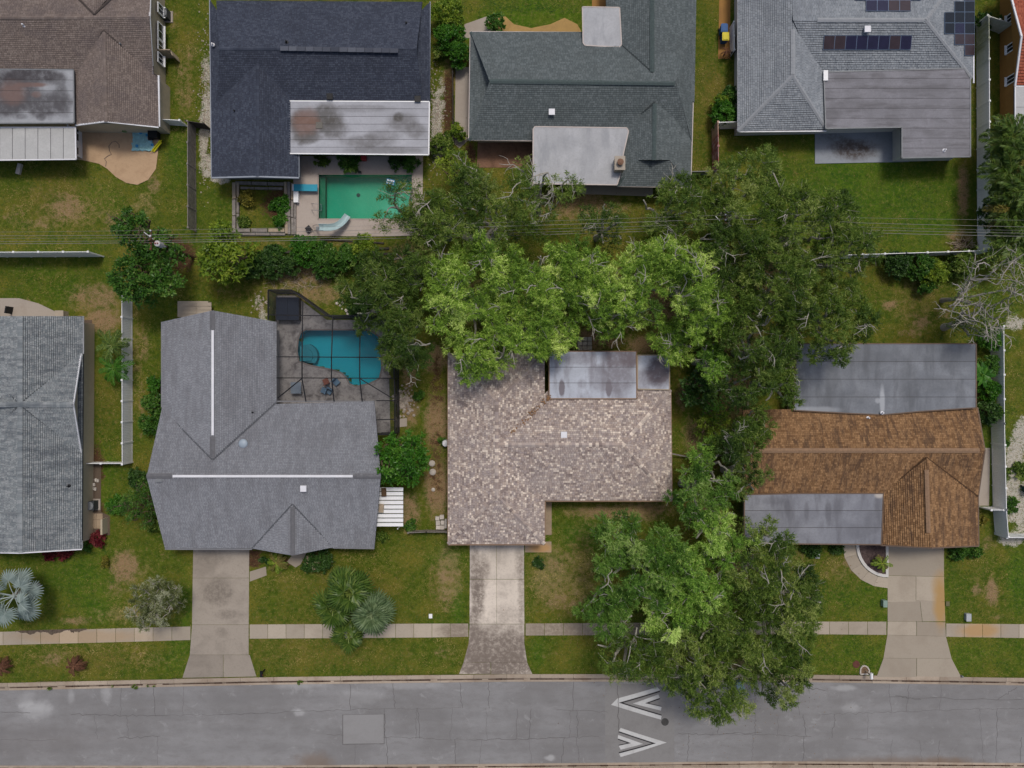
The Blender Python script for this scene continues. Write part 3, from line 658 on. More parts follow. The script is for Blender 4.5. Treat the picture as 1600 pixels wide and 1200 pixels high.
# ------------------------------------------------------------------ houses
def fit_plane(P3):
    a = np.array([[p.x, p.y, 1] for p in P3]); z = np.array([p.z for p in P3])
    s, *_ = np.linalg.lstsq(a, z, rcond=None); return s
def W3(pts): return [P(*p) for p in pts]
class House:
    def __init__(s, name, base, label, e=.22, w=.3, mat=None, trim=None, cap=None, lift=.03, wall=None):
        s.r = empty(name, P(*base), label, 'house'); s.mat = mat; s.e = e; s.w = w; s.lift = lift
        s.deck = MB(); s.sh = []; s.tints = []; s.trim = trim or M['white_trim']; s.gut = MB(); s.caps = []; s.vals = []; s.capm = cap or mat; s.wallm = wall; s.wl = MB(); s.seed = np.random.default_rng(len(name) * 7 + int(base[0]))
    def slope(s, pts, e=None):
        w3 = W3(pts); a, b, c = fit_plane(w3); g = math.hypot(a, b); e = e or s.e
        ring = [(p.x, p.y) for p in w3]
        ar = sum(ring[i - 1][0] * ring[i][1] - ring[i][0] * ring[i - 1][1] for i in range(len(ring)))
        if ar < 0: ring = ring[::-1]
        Z = lambda x, y: a * x + b * y + c
        s.deck.add([(x, y, Z(x, y) - .015) for x, y in ring] + [(x, y, Z(x, y) - .16) for x, y in ring],
                   [tuple(range(len(ring))), tuple(range(2 * len(ring) - 1, len(ring) - 1, -1))] + [(len(ring) + i, len(ring) + (i + 1) % len(ring), (i + 1) % len(ring), i) for i in range(len(ring))])
        gx, gy = a / g, b / g; ux, uy = gy, -gx           # uphill, along
        cosl = 1 / math.sqrt(1 + g * g)
        loc = [(x * ux + y * uy, (x * gx + y * gy)) for x, y in ring]
        v0 = min(p[1] for p in loc); v1 = max(p[1] for p in loc); ev = e * cosl; rs = s.seed
        nrow = int((v1 - v0) / ev) + 1
        for k in range(nrow):
            lo = v0 + k * ev; hi = lo + ev * .95  # gap bares the dark underlay, standing in for the course's butt-edge shadow
            row = clip(clip(loc, 0, 1, hi), 0, -1, -lo)
            if len(row) < 3: continue
            u0 = min(p[0] for p in row); u1 = max(p[0] for p in row); u = u0 - rs.random() * s.w
            while u < u1:
                wd = s.w * rs.uniform(.75, 1.25); q = clip(clip(row, -1, 0, -(u + .008)), 1, 0, u + wd - .008); u += wd
                if len(q) < 3: continue
                l = s.lift * rs.uniform(.6, 1.4); t = rs.random()
                vs_ = []
                for (uu, vv) in q:
                    x = uu * ux + vv * gx; y = uu * uy + vv * gy
                    vs_.append((x, y, Z(x, y) + l * (1 - (vv - lo) / ev) + .006))
                s.sh.append((vs_, t))
        return s
    def gutter(s, *pts, w=.11, h=.12):
        p3 = [P(*p) for p in pts]
        for p, q in zip(p3[:-1], p3[1:]): s.gut.bar(p, q, w, h)
    def ridge(s, a, b, w=.32, z=.05):
        s.cap = MB(); s.caps.append(s.cap); a = P(*a); b = P(*b); d = b - a; L = d.length; k = max(1, int(L / .3)); up = Vector((0, 0, 1))
        side = d.cross(up).normalized() * w / 2
        for i in range(k):
            p = a + d * (i / k); q = a + d * ((i + 1.08) / k); t = s.seed.random()
            z0 = up * (z + .02); z1 = up * (z + .002); dr = up * .07
            s.cap.add([p - side + z1 - dr, p + z1, p + side + z1 - dr, q + side + z0 - dr, q + z0, q - side + z0 - dr], [(0, 5, 4, 1), (1, 4, 3, 2)], t)
            for j in (-1, -2):
                f = s.cap.f[j]; A0, B0, C0 = (Vector(s.cap.v[m]) for m in f[:3])
                if (B0 - A0).cross(C0 - A0).z < 0: s.cap.f[j] = f[::-1]
    def valley(s, *ab): s.vals += list(ab); return s
    def walls(s, pts, z, inset=.5):
        ring = pp(pts, z); cx = sum(p[0] for p in ring) / len(ring); cy = sum(p[1] for p in ring) / len(ring); o = []
        n = len(ring); ar = sum(ring[i - 1][0] * ring[i][1] - ring[i][0] * ring[i - 1][1] for i in range(n))
        if ar < 0: ring = ring[::-1]
        for i in range(n):
            p0, p1, p2 = (Vector(ring[i - 1]), Vector(ring[i]), Vector(ring[(i + 1) % n]))
            d1 = (p1 - p0).normalized(); d2 = (p2 - p1).normalized(); n1 = Vector((-d1.y, d1.x)); n2 = Vector((-d2.y, d2.x))
            m = (n1 + n2) / max(.3, 1 + n1.dot(n2)); o.append(tuple(p1 + m * inset))
        s.wl.prism(o, -.05, z - .12)
    def gable(s, l, apex, r_, inset=.45, direction=(0, 0)):
        off = Vector((direction[0], direction[1], 0)) * inset
        a, b, c = (P(*l) + off, P(*apex) + off, P(*r_) + off); dn = Vector((0, 0, -.14))
        n_ = Vector((direction[0], direction[1], 0)) * .1
        s.wl.add([a + dn, b + dn, c + dn, a + dn + n_, b + dn + n_, c + dn + n_], [(0, 1, 2), (5, 4, 3), (0, 3, 4, 1), (1, 4, 5, 2), (2, 5, 3, 0)])
    def finish(s, deckmat=None):
        e0 = [x for x in s.mat.node_tree.nodes if x.type == 'VALTORGB'][0].color_ramp.elements[0].color
        dk = m_plain('roof_underlay', C(e0[0] * .42, e0[1] * .42, e0[2] * .42), .95, .2); s.vm = m_plain('valley_metal', C(e0[0] * .6, e0[1] * .6, e0[2] * .6), .9, .3, 4)
        roof = s.deck.build('roof', deckmat or dk, s.r); s.roof = roof
        if s.sh:
            vs_ = [p for q, _ in s.sh for p in q]; me = bpy.data.meshes.new('shingles'); off = wl(roof)
            co = np.array(vs_, np.float32) - np.array(off, np.float32); cnt = np.array([len(q) for q, _ in s.sh], np.int32)
            me.vertices.add(len(co)); me.vertices.foreach_set('co', co.ravel()); me.loops.add(len(co)); me.loops.foreach_set('vertex_index', np.arange(len(co), dtype=np.int32))
            me.polygons.add(len(cnt)); me.polygons.foreach_set('loop_start', np.concatenate([[0], np.cumsum(cnt)[:-1]]).astype(np.int32)); me.polygons.foreach_set('loop_total', cnt)
            at = me.attributes.new('tint', 'FLOAT', 'FACE'); at.data.foreach_set('value', np.array([t for _, t in s.sh], np.float32))
            me.update(calc_edges=True); me.materials.append(s.mat)
            me.validate(); tag(link('shingles', me, roof), kind='stuff')
        for cp_ in s.caps: cp_.build('ridge_cap', s.capm, roof)
        for a, b in s.vals:
            a, b = P(*a), P(*b); sd_ = (b - a).cross(Vector((0, 0, 1))).normalized() * .085; u = Vector((0, 0, .035)); mb = MB(); k = 6
            for i in range(k):
                p, q = a.lerp(b, i / k) + u, a.lerp(b, (i + 1) / k) + u; mb.add([p - sd_, q - sd_, q + sd_, p + sd_], [(0, 1, 2, 3)]); 
                if (q - p).cross(sd_).z < 0: mb.f[-1] = mb.f[-1][::-1]
            mb.build('valley_flashing', s.vm, roof)
        if s.gut.f: s.gut.build('gutter', s.trim, roof)
        if s.wl.f: s.wall = s.wl.build('wall', s.wallm, s.r)
        return s
    def flat(s, pts, z, mat, n=0, axis='y', trim=None, drop=0.0, edge=True):
        ring = pp(pts, z); mb = MB(); mb.prism(ring, z - .2, z - .008)
        fr = mb.build('flat_roof', M['seam'], s.r); k = 1 if axis == 'y' else 0
        lo = min(p[k] for p in ring); hi = max(p[k] for p in ring)
        for i in range(max(1, n)):
            a = lo + (hi - lo) * i / max(1, n); b = lo + (hi - lo) * (i + 1) / max(1, n)
            nx, ny = (0, 1) if k else (1, 0)
            q = clip(clip(ring, nx, ny, b - .02), -nx, -ny, -(a + .02)) if n > 1 else ring
            if len(q) < 3: continue
            mb = MB(); t = rnd.random() if n > 1 else .2; ar = sum(q[j - 1][0] * q[j][1] - q[j][0] * q[j - 1][1] for j in range(len(q)))
            if ar < 0: q = q[::-1]
            m = len(q); top = [(x, y, z + .006 + .018 * ((y if k else x) - a) / (b - a)) for x, y in q]
            mb.add(top + [(x, y, z - .02) for x, y in q], [tuple(range(m))] + [(m + j, m + (j + 1) % m, (j + 1) % m, j) for j in range(m)], t)
            mb.build('roofing_sheet', mat, fr)
        if edge:
            mb = MB(); p3 = [Vector((x, y, z + .0)) for x, y in ring]
            for p, q in zip(p3, p3[1:] + p3[:1]): mb.bar(p, q, .10, .10)
            mb.build('edge_trim', trim or s.trim, fr)
        return fr
    def vent(s, px, py, z, kind='pipe', mat=None):
        c = P(px, py, z); mb = MB()
        if kind == 'pipe': mb.lathe(c, [(.16, -.1), (.16, .03), (.07, .05), (.07, .32), (.055, .33)], 10)
        elif kind == 'dome': mb.lathe(c, [(.18, -.2), (.18, .1), (.42, .14), (.44, .18), (.36, .28), (.18, .35), (.02, .37)], 18)
        else: mb.box((c.x, c.y, c.z + .05), (.42, .42, .28)); mb.box((c.x, c.y, c.z + .21), (.56, .56, .06))
        return mb.build('roof_vent', mat or M['white_trim'], s.roof, smooth=(kind == 'dome'))
    def window(s, c, w, h, axis, inward):
        """axis 'x': the pane lies in a wall facing +-x"""
        d = (.1, w, h) if axis == 'x' else (w, .1, h); mb = MB(); t = .09
        for sgn in (-1, 1):
            if axis == 'x': mb.box((c[0], c[1] + sgn * w / 2, c[2]), (.12, t, h + t)); mb.box((c[0], c[1], c[2] + sgn * h / 2), (.115, w - t, t))
            else: mb.box((c[0] + sgn * w / 2, c[1], c[2]), (t, .12, h + t)); mb.box((c[0], c[1], c[2] + sgn * h / 2), (w - t, .115, t))
        if axis == 'x': mb.box((c[0] - inward * .06, c[1], c[2] - h / 2 - .06), (.26, w + .16, .07)); mb.box((c[0], c[1], c[2]), (.11, .05, h - t))
        else: mb.box((c[0], c[1] - inward * .06, c[2] - h / 2 - .06), (w + .16, .26, .07)); mb.box((c[0], c[1], c[2]), (.05, .11, h - t))
        f = mb.build('window', M['white'], s.r)
        mb = MB(); mb.box(c, (.05, w - t, h - t) if axis == 'x' else (w - t, .05, h - t)); mb.build('pane', M['glass'], f)
    def garage(s, x0, x1, y, mat=None):
        a = P(x0, y, 0); b = P(x1, y, 0); mb = MB(); hh = 2.15; yy = a.y
        for k in range(4): mb.box(((a.x + b.x) / 2, yy, .03 + hh * (k + .5) / 4), (b.x - a.x, .08, hh / 4 - .02))
        mb.build('garage_door', mat or M['white_trim'], s.r)

E = 2.6
wall_cream = m_plain('cream_stucco', C(.46, .39, .28), .9, .1, 2); wall_tan = m_plain('tan_stucco', C(.36, .27, .17), .9, .1, 2); wall_grey = m_plain('grey_stucco', C(.34, .34, .34), .9, .1, 2)
wall_orange = m_plain('orange_stucco', C(.34, .175, .05), .9, .12, 2); wall_white = m_plain('white_stucco', C(.55, .54, .52), .9, .1, 2)

# --- tan house in the middle
m_tan = m_shingle('mixed_tan_shingles', [(0, C(0.171, 0.131, 0.120)), (.2, C(0.319, 0.257, 0.234)), (.42, C(0.502, 0.405, 0.342)), (.6, C(0.353, 0.296, 0.285)), (.8, C(0.684, 0.581, 0.490)), (.93, C(0.866, 0.752, 0.638)), (1, C(0.593, 0.388, 0.251))], C(0.342, 0.296, 0.285), .6, None, .45, .82)  # tones lightened to carry the lot's brighter light in the colour
hs = House('tan_house', (780, 700), 'tan mottled shingle house with silver flat roof sections behind and a stained drive in front', .185, .24, m_tan, m_plain('brown_fascia', C(.26, .17, .11), .7, .2), wall=wall_tan)
Z4 = 4.5; e7 = 2.7
hs.slope([(700, 850, e7), (776, 775, Z4), (776, 628, Z4), (700, 552, e7)]).slope([(700, 850, e7), (851, 850, e7), (776, 775, Z4)])
hs.slope([(851, 850, e7), (851, 552, e7), (776, 628, Z4), (776, 775, Z4)]).slope([(700, 552, e7), (851, 552, e7), (776, 628, Z4)])
hs.slope([(776, 695, Z4), (972, 695, Z4), (1048, 609, e7), (857, 609, e7)]).slope([(776, 695, Z4), (972, 695, Z4), (1050, 782, e7), (852, 782, e7)])
hs.slope([(972, 695, Z4), (1050, 782, e7), (1048, 609, e7)])
for a, b in (((776, 775), (776, 628)), ((778, 695), (972, 695))): hs.ridge((*a, Z4), (*b, Z4), .36)
for a, b in (((700, 850), (776, 775)), ((851, 850), (776, 775)), ((1050, 782), (972, 695)), ((1048, 609), (972, 695)), ((700, 552), (776, 628)), ((851, 552), (776, 628))): hs.ridge((*a, e7 + .02), (*b, Z4), .34)
hs.gutter((700, 552, e7 - .08), (700, 851, e7 - .08), (851, 851, e7 - .08), (852, 783, e7 - .08), (1050, 783, e7 - .08), (1048, 609, e7 - .08))
hs.walls([(700, 552), (851, 552), (851, 609), (1046, 609), (1048, 780), (850, 780), (850, 848), (700, 848)], e7); hs.finish()
m_silver = m_flat('silver_coated_roof', C(.47, .50, .57), C(.15, .125, .14), [(965, 580, 26, 40, .85), (878, 606, 4.5, 13, 1.6), (951, 608, 4.5, 13, 1.6), (935, 590, 16, 20, .5), (910, 600, 8, 8, .4), (985, 560, 16, 16, .8), (1030, 580, 20, 26, 1.1), (905, 560, 30, 10, .45), (1010, 590, 16, 16, .5)], 3.1, streak=(.9, .25, 1))
hs.flat([(858, 549), (994, 549), (995, 623), (858, 623)], 3.12, m_silver, 3, 'y'); hs.flat([(996, 555), (1046, 555), (1046, 609), (996, 608)], 2.86, m_silver, 1, 'x', M['wood_tan'])
hs.vent(881, 679, 4.1, 'box'); hs.garage(738, 815, 842)
mb = MB()
for k in range(90):
    t = rnd.random() ** 1.5; x, y = 858 - 60 * t + rnd.gauss(0, 2.2), 620 + 58 * t + rnd.gauss(0, 2.2); p = P(x, y, 3.15 + 1.0 * t); mb.box((p.x, p.y, p.z + .04), (rnd.uniform(.06, .18), rnd.uniform(.05, .1), .04), rnd.uniform(0, 3), rnd.random())
mb.build('leaf_litter', m_plain('rust_leaf_litter', C(.30, .165, .08), .95, .4, 5), hs.roof)['kind'] = 'stuff'

# --- grey house with the screened pool
m_gry = m_shingle('grey_shingles', [(0, C(.18, .188, .208)), (.5, C(.24, .248, .270)), (1, C(.295, .303, .325))], C(.155, .155, .168), .6, (2.4, .5, 1), .5)
hs = House('grey_house', (420, 700), 'grey shingle house with white ridge strips and a screened teal pool behind', .15, .24, m_gry, m_plain('grey_fascia', C(.22, .22, .23), .7), wall=wall_grey)
hs.slope([(254, 636, E), (229, 744, 4.6), (595, 744, 4.6), (585, 627, E)]).slope([(229, 744, 4.6), (258, 857, E), (585, 856, E), (595, 744, 4.6)])
hs.slope([(253, 503, E), (332, 485, 4.25), (332, 720, 4.25), (253, 640, E)]).slope([(332, 485, 4.25), (432, 503, E), (432, 627, E), (332, 720, 4.25)])
hs.slope([(457, 788, 3.86), (457, 868, 3.86), (394, 857, E)]).slope([(457, 788, 3.86), (457, 868, 3.86), (521, 855, E)])
capd = m_plain('dark_ridge_shingle', C(.15, .15, .16), .9, .2, 4); hs.capm = capd
hs.ridge((229, 744, 4.6), (268, 744, 4.6), .5); hs.ridge((552, 744, 4.6), (595, 744, 4.6), .5); hs.ridge((332, 486, 4.25), (332, 514, 4.25), .5); hs.ridge((332, 682, 4.25), (332, 714, 4.25), .5); hs.ridge((457, 792, 3.88), (457, 867, 3.88), .42)
hs.gutter((258, 858, 2.52), (394, 858, 2.52)); hs.gutter((521, 856, 2.52), (585, 857, 2.52)); hs.gutter((432, 627, 2.52), (585, 627, 2.52)); hs.gutter((432, 503, 2.52), (432, 627, 2.52)); hs.gutter((253, 503, 2.52), (253, 636, 2.52))
hs.walls([(254, 505), (431, 505), (431, 627), (585, 627), (585, 855), (258, 855), (254, 640)], E)
hs.gable((254, 640, E), (229, 744, 4.6), (258, 856, E), .5, (1, 0)); hs.gable((585, 628, E), (595, 744, 4.6), (585, 855, E), .5, (-1, 0)); hs.gable((254, 503, E), (332, 486, 4.2), (431, 503, E), .5, (0, -1))
hs.valley(((457, 788, 3.86), (394, 857, E)), ((457, 788, 3.86), (521, 855, E)), ((332, 718, 4.25), (253, 638, E)), ((332, 718, 4.25), (432, 628, E))).finish()
mb = MB(); mb.bar(P(270, 744, 4.69), P(551, 744, 4.69), .22, .09); mb.build('ridge_vent', M['white_trim'], hs.roof)
mb = MB(); mb.bar(P(332.5, 516, 4.34), P(332.5, 680, 4.34), .22, .09); mb.build('ridge_vent', M['white_trim'], hs.roof)
hs.vent(381, 693, 3.6, 'dome', m_plain('pale_blue_vent', C(.34, .40, .46), .4, .05)); hs.vent(475, 763, 4.3, 'box'); hs.vent(250, 748, 4.35, 'box', M['grey_metal']); hs.vent(396, 644, 3.1, 'pipe', M['black'])
hs.garage(306, 386, 849)
# ribbed carport roof
cp = empty('awning', P(608, 792), 'small ribbed white metal awning leaning on the grey house beside the round bright tree', 'awning')
for k in range(9):
    y = 761 + k * 6.9; a = P(570, y + 3.4, 2.45); b = P(630, y + 3.4, 2.3); mb = MB(); mb.bar(a, b, .34, .03, rnd.random()); mb.bar(a + Vector((0, .15, .03)), b + Vector((0, .15, .03)), .04, .05); mb.build('roof_panel', M['white'], cp)
for x, y in ((627, 764), (627, 819)):
    a = P(x, y, 0); mb = MB(); mb.box((a.x, a.y, 1.14), (.08, .08, 2.28)); mb.build('post', M['white_trim'], cp)

# --- blue-grey house at the left edge
m_blu = m_shingle('blue_grey_shingles', [(0, C(0.120, 0.134, 0.146)), (.3, C(0.206, 0.231, 0.243)), (.65, C(0.297, 0.315, 0.320)), (1, C(0.396, 0.412, 0.413))], C(0.086, 0.097, 0.113), .8, (.7, 3.6, 1), .6, .5)
hs = House('blue_grey_house', (40, 680), 'blue grey shingle house with streaky dark weathering and crossing ridges at the silver palm', .17, .24, m_blu, M['white_trim'], wall=wall_cream, lift=.05)
hs.slope([(31, 494, 4.3), (31, 863, 4.3), (128, 857, 2.5), (130, 494, 2.5)]).slope([(31, 494, 4.3), (31, 863, 4.3), (-70, 863, 2.5), (-70, 494, 2.5)])
hs.slope([(31, 632, 4.34), (114, 632, 4.34), (127, 552, 2.52), (31, 548, 4.3)][:3]).slope([(31, 632, 4.34), (114, 632, 4.34), (127, 708, 2.52)])
hs.ridge((31, 494, 4.3), (31, 863, 4.3), .5); hs.ridge((31, 632, 4.36), (114, 632, 4.36), .5); hs.ridge((-60, 632, 4.3), (31, 632, 4.36), .5)
hs.gutter((130, 494, 2.42), (130, 553, 2.42)); hs.gutter((127.5, 706, 2.42), (128, 857, 2.42)); hs.gutter((127, 552, 2.48), (114.5, 632, 4.28), (127, 708, 2.48), w=.14); hs.gutter((-20, 863, 3.3), (31, 864, 4.22), (128, 858, 2.42))
hs.walls([(-60, 496), (130, 496), (128, 856), (-60, 861)], 2.5, .4); hs.gable((127, 556, 2.5), (114, 632, 4.3), (127, 705, 2.5), .3, (-1, 0)); hs.valley(((31, 632, 4.34), (127, 554, 2.52)), ((31, 632, 4.34), (127, 706, 2.52)), ((31, 632, 4.34), (-40, 554, 2.8)), ((31, 632, 4.34), (-40, 706, 2.8))).finish()
hs.vent(108, 759, 2.9, 'pipe', M['black']); p = P(124, 624, 1.6); hs.window((p.x - .25, p.y, 1.5), 1.1, 1.0, 'x', -1)

# --- brown house at the top left
m_brn = m_shingle('taupe_shingles', [(0, C(.125, .10, .09)), (.5, C(.205, .165, .145)), (1, C(.275, .228, .20))], C(.12, .10, .10), .5, None, .5)
hs = House('taupe_house', (120, 100), 'taupe shingle house with a blackened flat roof and a pale metal porch roof', .16, .24, m_brn, M['white_trim'], wall=wall_cream)
hs.slope([(-70, 28, 4.5), (234, 27, 4.5), (240, 126, E), (-70, 118, E)]).slope([(-70, 28, 4.5), (234, 27, 4.5), (237, -80, E), (-70, -80, E)])
hs.slope([(162, 48, 4.15), (165, 190, 4.15), (118, 196, E), (116, 112, E)]).slope([(162, 48, 4.15), (165, 190, 4.15), (248, 198, E), (246, 118, E)])
hs.slope([(147, 22, 4.52), (147, -70, 4.52), (66, -70, 2.9)]).slope([(147, 22, 4.52), (147, -70, 4.52), (228, -70, 2.9)])
hs.ridge((-70, 28, 4.5), (234, 27, 4.5), .3); hs.ridge((162, 50, 4.17), (165, 190, 4.17), .28)
hs.gutter((248, 118, 2.52), (249, 198, 2.52), w=.16); hs.gutter((118, 196, 2.55), (165, 190, 4.1), (248, 199, 2.55), w=.13); hs.gutter((237, -70, 2.6), (234, 27, 4.45), (239, 116, 2.7), w=.14)
hs.walls([(-60, -70), (238, -70), (240, 116), (247, 117), (247, 196), (118, 194), (-60, 194)], E, .12); hs.gable((237, -75, E), (234, 27, 4.4), (240, 124, E), .15, (-1, 0)); hs.gable((119, 195, E), (165, 190, 4.1), (247, 198, E), .3, (0, 1)); hs.valley(((162, 48, 4.15), (116, 112, E)), ((162, 48, 4.15), (246, 120, E)), ((147, 22, 4.52), (118, -6, 4.0)), ((147, 22, 4.52), (180, -8, 4.0))).finish()
m_burn = m_flat('blackened_roof_coating', C(.33, .34, .36), C(.042, .036, .040), [(20, 142, 40, 36, 1), (50, 120, 50, 14, .95), (75, 165, 40, 20, .95), (10, 165, 30, 20, .9), (95, 150, 12, 22, .85), (65, 184, 8, 6, .7), (90, 125, 16, 10, .6), (35, 182, 10, 5, .5)], 3.0, rust=C(.16, .075, .05), rspots=[(20, 145, 22, 18, .8), (48, 133, 26, 4, .7), (62, 133, 10, 3, .7), (57, 148, 8, 5, .6)])
hs.flat([(-60, 108), (115, 109), (116, 192), (-60, 193)], 3.05, m_burn, 5, 'y', M['grey_metal'])
m_pale = m_flat('pale_metal_roof', C(.44, .44, .43), C(.34, .34, .34)); hs.flat([(-60, 199), (118, 199), (119, 249), (-60, 251)], 2.5, m_pale, 9, 'x')
mb = MB(); a = P(128, 199, 0); b = P(129, 248, 0); mb.bar(a + Vector((0, 0, 1.15)), b + Vector((0, 0, 1.15)), .08, 2.3); o = mb.build('porch_wall', M['white_trim'], hs.r)
for y in (206, 219, 240):
    p = P(128.5, y, 0); mb = MB(); mb.box((p.x + .05, p.y, 1.35), (.04, .62, 1.3)); mb.build('screen_window', M['glass'], o)
hs.vent(38, 40, 4.2, 'pipe'); hs.vent(190, 70, 3.6, 'pipe', M['grey_metal'])
for y, h_ in ((15, .9), (50, 1.3), (72, .8), (92, .6)): p = P(244, y, 1.4); hs.window((p.x + .42, p.y, 1.4), .9 if h_ < 1 else 1.5, 1.0, 'x', -1)

# --- navy house
m_nav = m_shingle('navy_shingles', [(0, C(.036, .042, .060)), (.55, C(.060, .070, .098)), (.9, C(.088, .100, .132)), (1, C(.125, .135, .165))], C(.036, .04, .055), .4, None, .35)
hs = House('navy_house', (500, 120), 'dark navy shingle house above the rectangular green pool with a stained pale flat roof', .15, .24, m_nav, m_plain('blue_fascia', C(.30, .33, .38), .6), wall=wall_grey)
hs.slope([(338, 1, E), (660, 3, E), (651, 76, 4.6), (343, 76, 4.6)]).slope([(343, 76, 4.6), (651, 76, 4.6), (662, 168, E), (338, 168, E)])
hs.slope([(672, 3, E), (672, 168, E), (650, 148, 3.05), (650, 24, 3.05)]).slope([(328, 0, E), (345, 25, 3.05), (348, 140, 3.05), (330, 168, E)])
hs.slope([(330, 150, E), (331, 277, E), (402, 275, 4.1), (402, 92, 4.1)]).slope([(402, 92, 4.1), (402, 275, 4.1), (467, 277, E), (467, 160, E)])
hs.ridge((343, 76, 4.6), (438, 76, 4.6), .3); hs.ridge((402, 92, 4.1), (402, 275, 4.1), .3)
hs.gutter((328, 0, 2.55), (331, 277, 2.55)); hs.gutter((672, 3, 2.55), (671, 160, 2.55)); hs.gutter((331, 278, 2.6), (402, 276, 4.05), (467, 278, 2.6), w=.14); hs.gutter((467, 240, 2.55), (467, 277, 2.55))
hs.walls([(331, 3), (669, 5), (669, 165), (466, 165), (466, 276), (332, 276)], E); hs.gable((652, 24, 3.0), (650, 76, 4.5), (652, 148, 3.0), .1, (-1, 0)); hs.gable((332, 276, E), (402, 275, 4.05), (466, 276, E), .45, (0, 1)); hs.finish()
mb = MB()
for k in range(14): mb.bar(P(438 + k * 13.2, 76 + .25 * k, 4.72), P(450.6 + k * 13.2, 76 + .25 * k, 4.72), .4, .1, rnd.random())
mb.build('ridge_vent', m_shingle('ridge_vent_shingle', [(0, C(.03, .035, .05)), (1, C(.15, .16, .19))]), hs.roof)
m_dirty = m_flat('stained_white_roof', C(.37, .375, .405), C(.085, .078, .070), [(475, 196, 26, 26, 1), (510, 185, 26, 20, .95), (520, 200, 22, 18, .8), (622, 184, 8, 8, 1), (628, 192, 24, 14, .6), (575, 222, 40, 10, .6), (600, 235, 60, 6, .6), (650, 205, 18, 12, .6), (480, 215, 22, 10, .7), (560, 170, 60, 6, .4), (600, 212, 26, 8, .4)], 2.85, rust=C(.20, .11, .08), rspots=[(478, 192, 20, 20, .8)])
hs.flat([(452, 158), (671, 159), (670, 242), (452, 240)], 2.9, m_dirty, 7, 'y', M['white'])
for x, y, z in ((516, 152, 2.95), (653, 156, 2.9)): hs.vent(x, y, z, 'box', M['black'])
for x, y, z in ((448, 66, 4.4), (635, 37, 3.5), (367, 174, 3.3)): hs.vent(x, y, z, 'pipe', M['black'])
hs.vent(333, 70, 3.0, 'pipe'); mb = MB(); p = P(499, 196, 2.9); mb.box((p.x, p.y, 2.95), (.6, .6, .04)); mb.build('roof_patch', m_plain('patch_grey', C(.16, .15, .13)), hs.r)

# --- green-grey house
m_grn = m_shingle('green_grey_shingles', [(0, C(.078, .094, .098)), (.5, C(.120, .140, .144)), (1, C(.172, .195, .20))], C(.084, .096, .096), .5, None, .35)
hs = House('green_grey_house', (950, 150), 'green grey shingle house with two smooth white flat roofs and a chimney', .18, .26, m_grn, m_plain('pinkish_gutter', C(.50, .44, .41), .5), m_plain('dark_green_ridge', C(.075, .10, .10), .9, .25, 5), wall=wall_cream)
hs.slope([(735, 50, E), (1083, 50, E), (1056, 127, 4.6), (765, 127, 4.6)]).slope([(765, 127, 4.6), (1056, 127, 4.6), (1080, 219, E), (733, 219, E)])
hs.slope([(735, 50, E), (733, 219, E), (770, 169, 3.25), (767, 96, 3.25)]).slope([(1056, 127, 4.6), (1085, 45, E), (1081, 222, E)])
hs.slope([(945, -60, E), (1020, -60, 4.3), (1020, 114, 4.3), (948, 48, E)]).slope([(1020, -60, 4.3), (1089, -60, E), (1085, 160, E), (1020, 114, 4.3)])
hs.slope([(1023, 160, 4.1), (1022, 250, 4.1), (998, 250, 3.5), (964, 291, E), (970, 200, E)]).slope([(1023, 160, 4.1), (1081, 205, E), (1079, 292, E), (1046, 250, 3.5), (1022, 250, 4.1)])
hs.slope([(964, 291, E), (1079, 292, E), (1046, 249, 3.45), (998, 249, 3.45)])
hs.ridge((765, 127, 4.6), (1054, 130, 4.6), .42); hs.ridge((1019, -60, 4.3), (1019, 112, 4.3), .42); hs.ridge((1023, 162, 4.12), (1022, 250, 4.12), .38)
for a, b in (((735, 50), (767, 96)), ((733, 219), (770, 169)), ((964, 291), (998, 250)), ((1079, 292), (1046, 250))): hs.ridge((*a, E + .02), (*b, 3.3), .3)
hs.gutter((735, 50, 2.52), (910, 51, 2.52)); hs.gutter((735, 50, 2.52), (732.5, 219, 2.52), (834, 220, 2.52)); hs.gutter((1088, -60, 2.52), (1084, 120, 2.52), (1079, 293, 2.52), (964, 291, 2.52))
hs.walls([(736, 52), (950, 52), (950, -50), (1086, -50), (1078, 290), (967, 289), (967, 218), (735, 218)], E, .6); hs.gable((767, 98, 3.2), (765, 127, 4.5), (770, 167, 3.2), .05, (1, 0)); hs.valley(((1020, 114, 4.3), (948, 48, E)), ((1023, 160, 4.12), (972, 205, E))).finish()
m_fw = m_flat('smooth_white_roof', C(.39, .395, .41), C(.26, .27, .29), [(925, 25, 16, 14, .3), (945, 215, 6, 20, .5), (880, 225, 30, 14, .3), (975, 235, 6, 20, .4), (920, 250, 14, 30, .3)], 3.1, streak=(1.2, .3, 1))
def rr(pts): return pts
hs.flat([(910, 11), (968, 12), (971, 70), (967, 74), (914, 71), (911, 67)], 3.2, m_fw, 1); hs.flat([(836, 198), (979, 200), (982, 205), (974, 240), (970, 270), (964, 289), (833, 287), (833, 202)], 3.2, m_fw, 1)
hs.vent(862, 176, 3.6, 'box'); hs.vent(1036, 155, 3.7, 'box'); p = P(966, 260, 3.2)
mb = MB(); mb.box((p.x, p.y, 3.6), (.85, 1.15, 1.1)); mb.box((p.x, p.y, 4.2), (.98, 1.28, .1)); o = mb.build('chimney', m_plain('buff_chimney', C(.40, .35, .29), .9, .1), hs.roof)
mb = MB(); mb.lathe((p.x, p.y, 4.25), [(.24, 0), (.24, .3), (.3, .32), (.3, .36), (.12, .42)], 14); mb.build('flue', m_plain('rust_flue', C(.20, .11, .07), .7), hs.roof)

